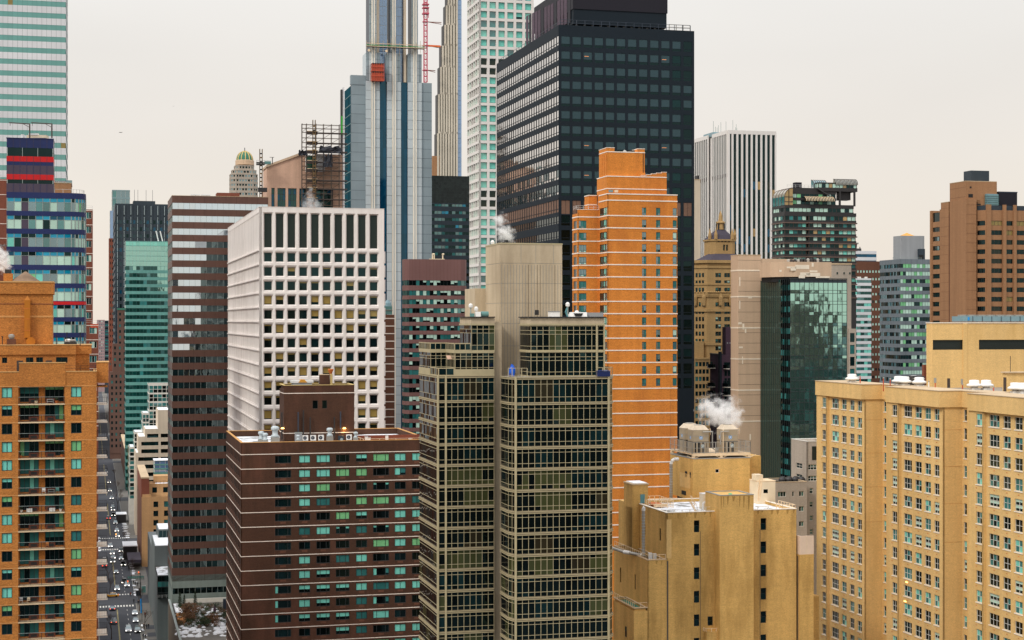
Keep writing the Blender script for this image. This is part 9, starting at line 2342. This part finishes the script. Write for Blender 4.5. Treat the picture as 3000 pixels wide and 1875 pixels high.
for k,px,kd,lab,mm in furn:
 t=athing({'pot':'plant_pot','chair':'balcony_chair','table':'balcony_table','crate':'balcony_crate'}[kd],lab,{'pot':'plant pot','chair':'chair','table':'table','crate':'crate'}[kd],px,.7,balcony_z(k),'balcony furniture of the amber tower')
 m=MB()
 if kd=='pot':m.lathe(0,0,[(.16,0),(.26,.4),(.28,.45)],mm,10);m.build('pot',t);m=MB();random.seed(k+px);[m.tube((0,0,.4),(random.uniform(-.25,.25),random.uniform(-.2,.2),random.uniform(.7,1.05)),.03,'shrub_green',3) for _ in range(14)];m.build('plant',t)
 elif kd=='crate':m.box(-.45,.45,-.2,.2,0,.08,mm);[m.box(-.45+q*.2,-.37+q*.2,-.22,-.2,0,.6,mm) for q in range(5)];m.box(-.45,.45,.18,.2,0,.6,mm);m.box(-.45,.45,-.23,-.21,.5,.58,mm);m.build('slats',t)
 elif kd=='table':m.box(-.5,.5,-.25,.25,.66,.7,mm);m.box(-.5,.5,-.25,.25,.3,.34,mm);m.build('top',t);m=MB();[m.box(x-.03,x+.03,y-.03,y+.03,0,.66,mm) for x in(-.45,.45) for y in(-.2,.2)];m.build('leg',t)
 else:m.box(-.26,.26,-.26,.26,.42,.47,mm);m.build('seat',t);m=MB();m.box(-.26,.26,.24,.28,.55,.95,mm);m.build('backrest',t);m=MB();[m.box(x-.02,x+.02,y-.02,y+.02,0,.43 if y<0 else.95,mm) for x in(-.24,.24) for y in(-.24,.25)];m.build('leg',t)
 # ---- roof garden
random.seed(8)
X=POD.X
def leafball(mb,cx,cy,cz,rx,rz,n,s,mm):
 for _ in range(n):
  v=Vector((random.gauss(0,1),random.gauss(0,1),random.gauss(0,1))).normalized()*random.random()**.45;p=Vector((cx+v.x*rx,cy+v.y*rx,cz+v.z*rz));a=Vector((random.uniform(-1,1),random.uniform(-1,1),random.uniform(-1,1))).normalized();b_=a.orthogonal().normalized()
  mb.face([p-a*s,p+b_*s*.7,p+a*s],mm)
def conifer(h,r):
 t=link(bpy.data.objects.new('conifer',None));m=MB();m.tube((0,0,0),(0,0,h*.9),.07,'bark',5,.02);k1=m.build('trunk',t);m=MB()
 for i in range(420):
  z=random.random()**1.3;rr=r*(1-z)**.8*random.uniform(.5,1.05);a=random.uniform(0,6.283);p=Vector((rr*math.cos(a),rr*math.sin(a),.15+z*h));d=Vector((math.cos(a),math.sin(a),.9))*.3;s_=Vector((-math.sin(a),math.cos(a),0))*.1;m.face([p-s_,p+s_,p+d],'conifer')
 k2=m.build('crown',t);return(t,[k1,k2])
cf=conifer(4.4,.8)
def pput(i,proto,px,py,lab,cat,grp,s_):p=wpt(px,py,z=PZ);put(proto,i,(p.x,p.y,PZ),lab,cat,grp,scale=s_)
for i,(px,py,s_,lab) in enumerate(((527,1780,.95,'pointed dark conifer, leftmost of the three on the roof garden'),(540,1777,.75,'smaller pointed conifer in the middle of the three on the roof garden'),(572,1772,.85,'narrow dark conifer, right one of the three on the roof garden'))):pput(i,cf,px,py,lab,'conifer','conifers on the roof garden',s_)
sp=[]
for mm,wd in(('shrub_brown',1.0),('conifer',.8)):
 t=link(bpy.data.objects.new('shrub',None));m=MB();leafball(m,0,0,.8,1.1,.8,420,.16,mm);k2=m.build('foliage',t);m=MB();[m.tube((0,0,0),(random.uniform(-.6,.6),random.uniform(-.6,.6),1.0),.03,'bark',3) for _ in range(8)];k1=m.build('stems',t);sp.append([t,[k1,k2],0])
m=MB()
for i in range(120):
 p=wpt(random.uniform(520,668),random.uniform(1777,1842),z=PZ);k=random.choice((0,1,1,2,2));r_=random.uniform(.45,1.2);leafball(m,p.x,p.y,PZ+.7*r_,r_,.75*r_,int(150*r_),.15,('shrub_green','shrub_brown','conifer')[k])
tag(m.build('low_shrubbery'),'low green and brown shrubbery of the roof garden',kind='stuff')
for i,(px,py,s_) in enumerate(((553,1808,2.6),(623,1826,1.9),(600,1835,1.6),(556,1822,1.8))):
 q=sp[0 if i!=2 else 1];p=wpt(px,py,z=PZ);o=put((q[0],q[1]),q[2],(p.x,p.y,PZ),('tallest brown bush near the left planter of the roof garden','large brown bush on the right of the roof garden','large dark evergreen bush before the terrace','second brown bush in front of the tallest one')[i],'shrub','shrubs of the roof garden',scale=s_);q[2]+=1
m=MB()
for i in range(170):
 px=random.uniform(520,668);py=random.uniform(1778,1866);p=wpt(px,py,z=PZ);r_=random.uniform(.3,1.1);n=8
 m.lathe(p.x,p.y,[(r_,PZ-.02),(r_*.9,PZ+.18*r_),(r_*.5,PZ+.42*r_*random.uniform(.7,1.3)),(.1,PZ+.5*r_)],'snow',n,random.random(),False)
tag(m.build('snow_heaps'),'heaps of snow between the shrubs of the roof garden',kind='stuff')
t=thing('planter_box','brown timber planter box on the roof garden before the evergreen bush','planter',wpt(625,1812,z=PZ));m=MB();m.box(-2.5,2.5,0,1.2,0,.9,'slab_brownish');m.build('box',t);m=MB();m.box(-2.3,2.3,.1,1.1,.9,1.05,'snow');m.build('snow_top',t)
t=thing('umbrella','closed dark red parasol standing on the roof garden','parasol',wpt(629,1803,z=PZ));m=MB();m.tube((0,0,0),(0,0,2.9),.05,'frame_dark',6);m.build('pole',t);m=MB();m.lathe(0,0,[(.1,.9),(.42,1.2),(.36,1.9),(.08,2.8)],'plum_brick',10);m.build('canopy',t)
m=MB();p=wpt(660,1790,z=PZ);t=thing('roof_wall','dark blue grey wall block at the right end of the roof garden','wall',p);m.box(-.6,3,0,1,0,3.4,'metal_dark');m.box(-.65,3.05,-.05,1.05,3.4,3.5,'frame_grey');m.build('block',t)
# ---- aircraft
def plane(px,py,Y,s_,lab):
 t=thing('aircraft',lab,'aircraft',wpt(px,py,Y),0);m=MB();m.mesh_add([],[],'dark_steel')
 prof=[(.1,-6),(.7,-5),(.9,-2),(.9,3),(.3,6.5)];V=[];n=8
 for r_,x in prof:
  for k in range(n):a=2*math.pi*k/n;V.append((x*s_,r_*math.cos(a)*s_,r_*math.sin(a)*s_))
 m.mesh_add(V,[(i*n+k,i*n+(k+1)%n,(i+1)*n+(k+1)%n,(i+1)*n+k) for i in range(4) for k in range(n)],'dark_steel');m.build('fuselage',t)
 m=MB();m.box(-1*s_,1*s_,-7*s_,7*s_,.2*s_,.4*s_,'dark_steel');m.build('wing',t);m=MB();m.box(5*s_,6.3*s_,-.1*s_,.1*s_,0,2*s_,'dark_steel');m.build('tail_fin',t)
plane(353,388,3600,.62,'tiny dark aircraft low in the sky, larger one on the left');plane(508,311,4000,.26,'tiny dark speck of an aircraft high in the sky on the right of the other')
# ---- steam
def steam(name,lab,blobs,dens,seed,ns=1.0):
 """a billowing steam plume: soft puffs of vapour inside a loose closed hull"""
 nm='vapour_'+str(seed);mt=bpy.data.materials.new(nm);mt.use_nodes=True;nt=mt.node_tree;nt.nodes.clear();N=nt.nodes.new;K=nt.links.new
 out=N('ShaderNodeOutputMaterial');pv=N('ShaderNodeVolumePrincipled');pv.inputs['Color'].default_value=(.99,.99,.99,1);pv.inputs['Anisotropy'].default_value=.0
 g=N('ShaderNodeNewGeometry');nz=N('ShaderNodeTexNoise');nz.inputs['Scale'].default_value=ns;nz.inputs['Detail'].default_value=5;nz.inputs['Roughness'].default_value=.6;K(g.outputs['Position'],nz.inputs['Vector'])
 acc=None;mball=bpy.data.metaballs.new('mb');mball.resolution=.5;mball.render_resolution=.5;mball.threshold=.25
 for px,py,Y,r_ in blobs:
  p=wpt(px,py,Y);d=N('ShaderNodeVectorMath');d.operation='DISTANCE';K(g.outputs['Position'],d.inputs[0]);d.inputs[1].default_value=p
  m1=N('ShaderNodeMapRange');m1.inputs[1].default_value=0;m1.inputs[2].default_value=r_*1.5;m1.inputs[3].default_value=1;m1.inputs[4].default_value=0;K(d.outputs['Value'],m1.inputs[0])
  if acc is None:acc=m1.outputs[0]
  else:mx=N('ShaderNodeMath');mx.operation='MAXIMUM';K(acc,mx.inputs[0]);K(m1.outputs[0],mx.inputs[1]);acc=mx.outputs[0]
  e_=mball.elements.new();e_.co=p;e_.radius=r_*2.3
 m2=N('ShaderNodeMapRange');m2.inputs[1].default_value=.3;m2.inputs[2].default_value=.7;m2.inputs[3].default_value=-.75;m2.inputs[4].default_value=.45;K(nz.outputs[0],m2.inputs[0])
 ad=N('ShaderNodeMath');K(acc,ad.inputs[0]);K(m2.outputs[0],ad.inputs[1])
 m3=N('ShaderNodeMapRange');m3.inputs[1].default_value=.06;m3.inputs[2].default_value=1.05;m3.inputs[3].default_value=0;m3.inputs[4].default_value=dens;K(ad.outputs[0],m3.inputs[0]);K(m3.outputs[0],pv.inputs['Density']);K(pv.outputs[0],out.inputs['Volume'])
 mo=bpy.data.objects.new('mbo',mball);sc.collection.objects.link(mo);dg=bpy.context.evaluated_depsgraph_get();dg.update();me=bpy.data.meshes.new_from_object(mo.evaluated_get(dg));bpy.data.objects.remove(mo)
 me.materials.clear();me.materials.append(mt);o=link(bpy.data.objects.new(name,me));tag(o,lab,'steam','steam plumes');return o
steam('steam_plume','large white steam plume above the cooling towers of the mustard building',[(2140,1243,277,1.3),(2125,1230,277.5,1.7),(2150,1228,277.5,1.3),(2105,1210,278,2.0),(2135,1203,278,1.8),(2150,1212,278,1.2),(2080,1196,278.5,1.7),(2062,1192,279,1.0),(2160,1238,277,.7),(2095,1235,278,.9)],1.3,5,.8)
steam('steam_plume','white steam plume rising from the chimney on the beige core',[(1483,706,243,.6),(1484,696,243,.95),(1478,684,243,1.1),(1472,678,243,.9),(1492,690,243,.6),(1468,655,243,.6),(1462,645,243,.8),(1470,638,243,.6),(1475,665,243,.5)],1.8,6,1.3)
steam('steam_plume','faint steam plume on the roof edge of the white precast block',[(912,603,400,1.5),(900,600,400,1.3),(925,601,400,1.3),(910,588,400,1.1),(908,572,400,.8),(910,557,400,.6),(935,604,400,.8)],.6,7)
steam('steam_plume','white steam plume at the left edge above the amber brick chimney',[(24,790,275,.5),(18,780,275,.8),(10,768,275,1.0),(4,752,275,1.1),(12,742,275,.6),(-4,735,275,1.0),(5,785,275,.8)],2.4,8)
lx,ly=BLOC(1483,243);t=bthing('roof_flue','dark steel flue on top of the beige core','flue',1483,243,111.2);m=MB();m.box(-.7,.6,-.5,.5,0,.55,'dark_steel');m.build('flue_box',t);m=MB();m.lathe(0,0,[(.35,.55),(.3,.85)],'black',10);m.build('flue_mouth',t)
t=bthing('roof_light_pole','small white dome at the left end of the beige core roof','roof post',1443,245,111.2,'white domed posts');lampbird(t,.3)
# ---- the city behind the camera and beyond the frame, mirrored in the glass
random.seed(17);m=MB()
mats=['city_wall']
for gx in range(-13,14):
 for gy in range(1,12):
  if random.random()<.12:continue
  x=gx*75+random.uniform(-12,12);y=-gy*85-40+random.uniform(-15,15);h=random.choice((18,24,32,45,60,75))*random.uniform(.8,1.2)
  if gy>3 and random.random()<.12:h=random.uniform(95,135)
  w=random.uniform(22,55);d=random.uniform(22,60);q=Vector((x,y,0));c,s_=CA,SA
  P=[(x+(a*w*c-b_*d*s_)/2,y+(a*w*s_+b_*d*c)/2) for a,b_ in((-1,-1),(1,-1),(1,1),(-1,1))];m.prism(P,0,h,random.choice(mats))
tag(m.build('far_off_city'),'far off city blocks all around, one mass of roofs and walls',kind='stuff')
for o in list(bpy.data.objects):
 if 'used' in o:del o['used']
bpy.context.view_layer.update()
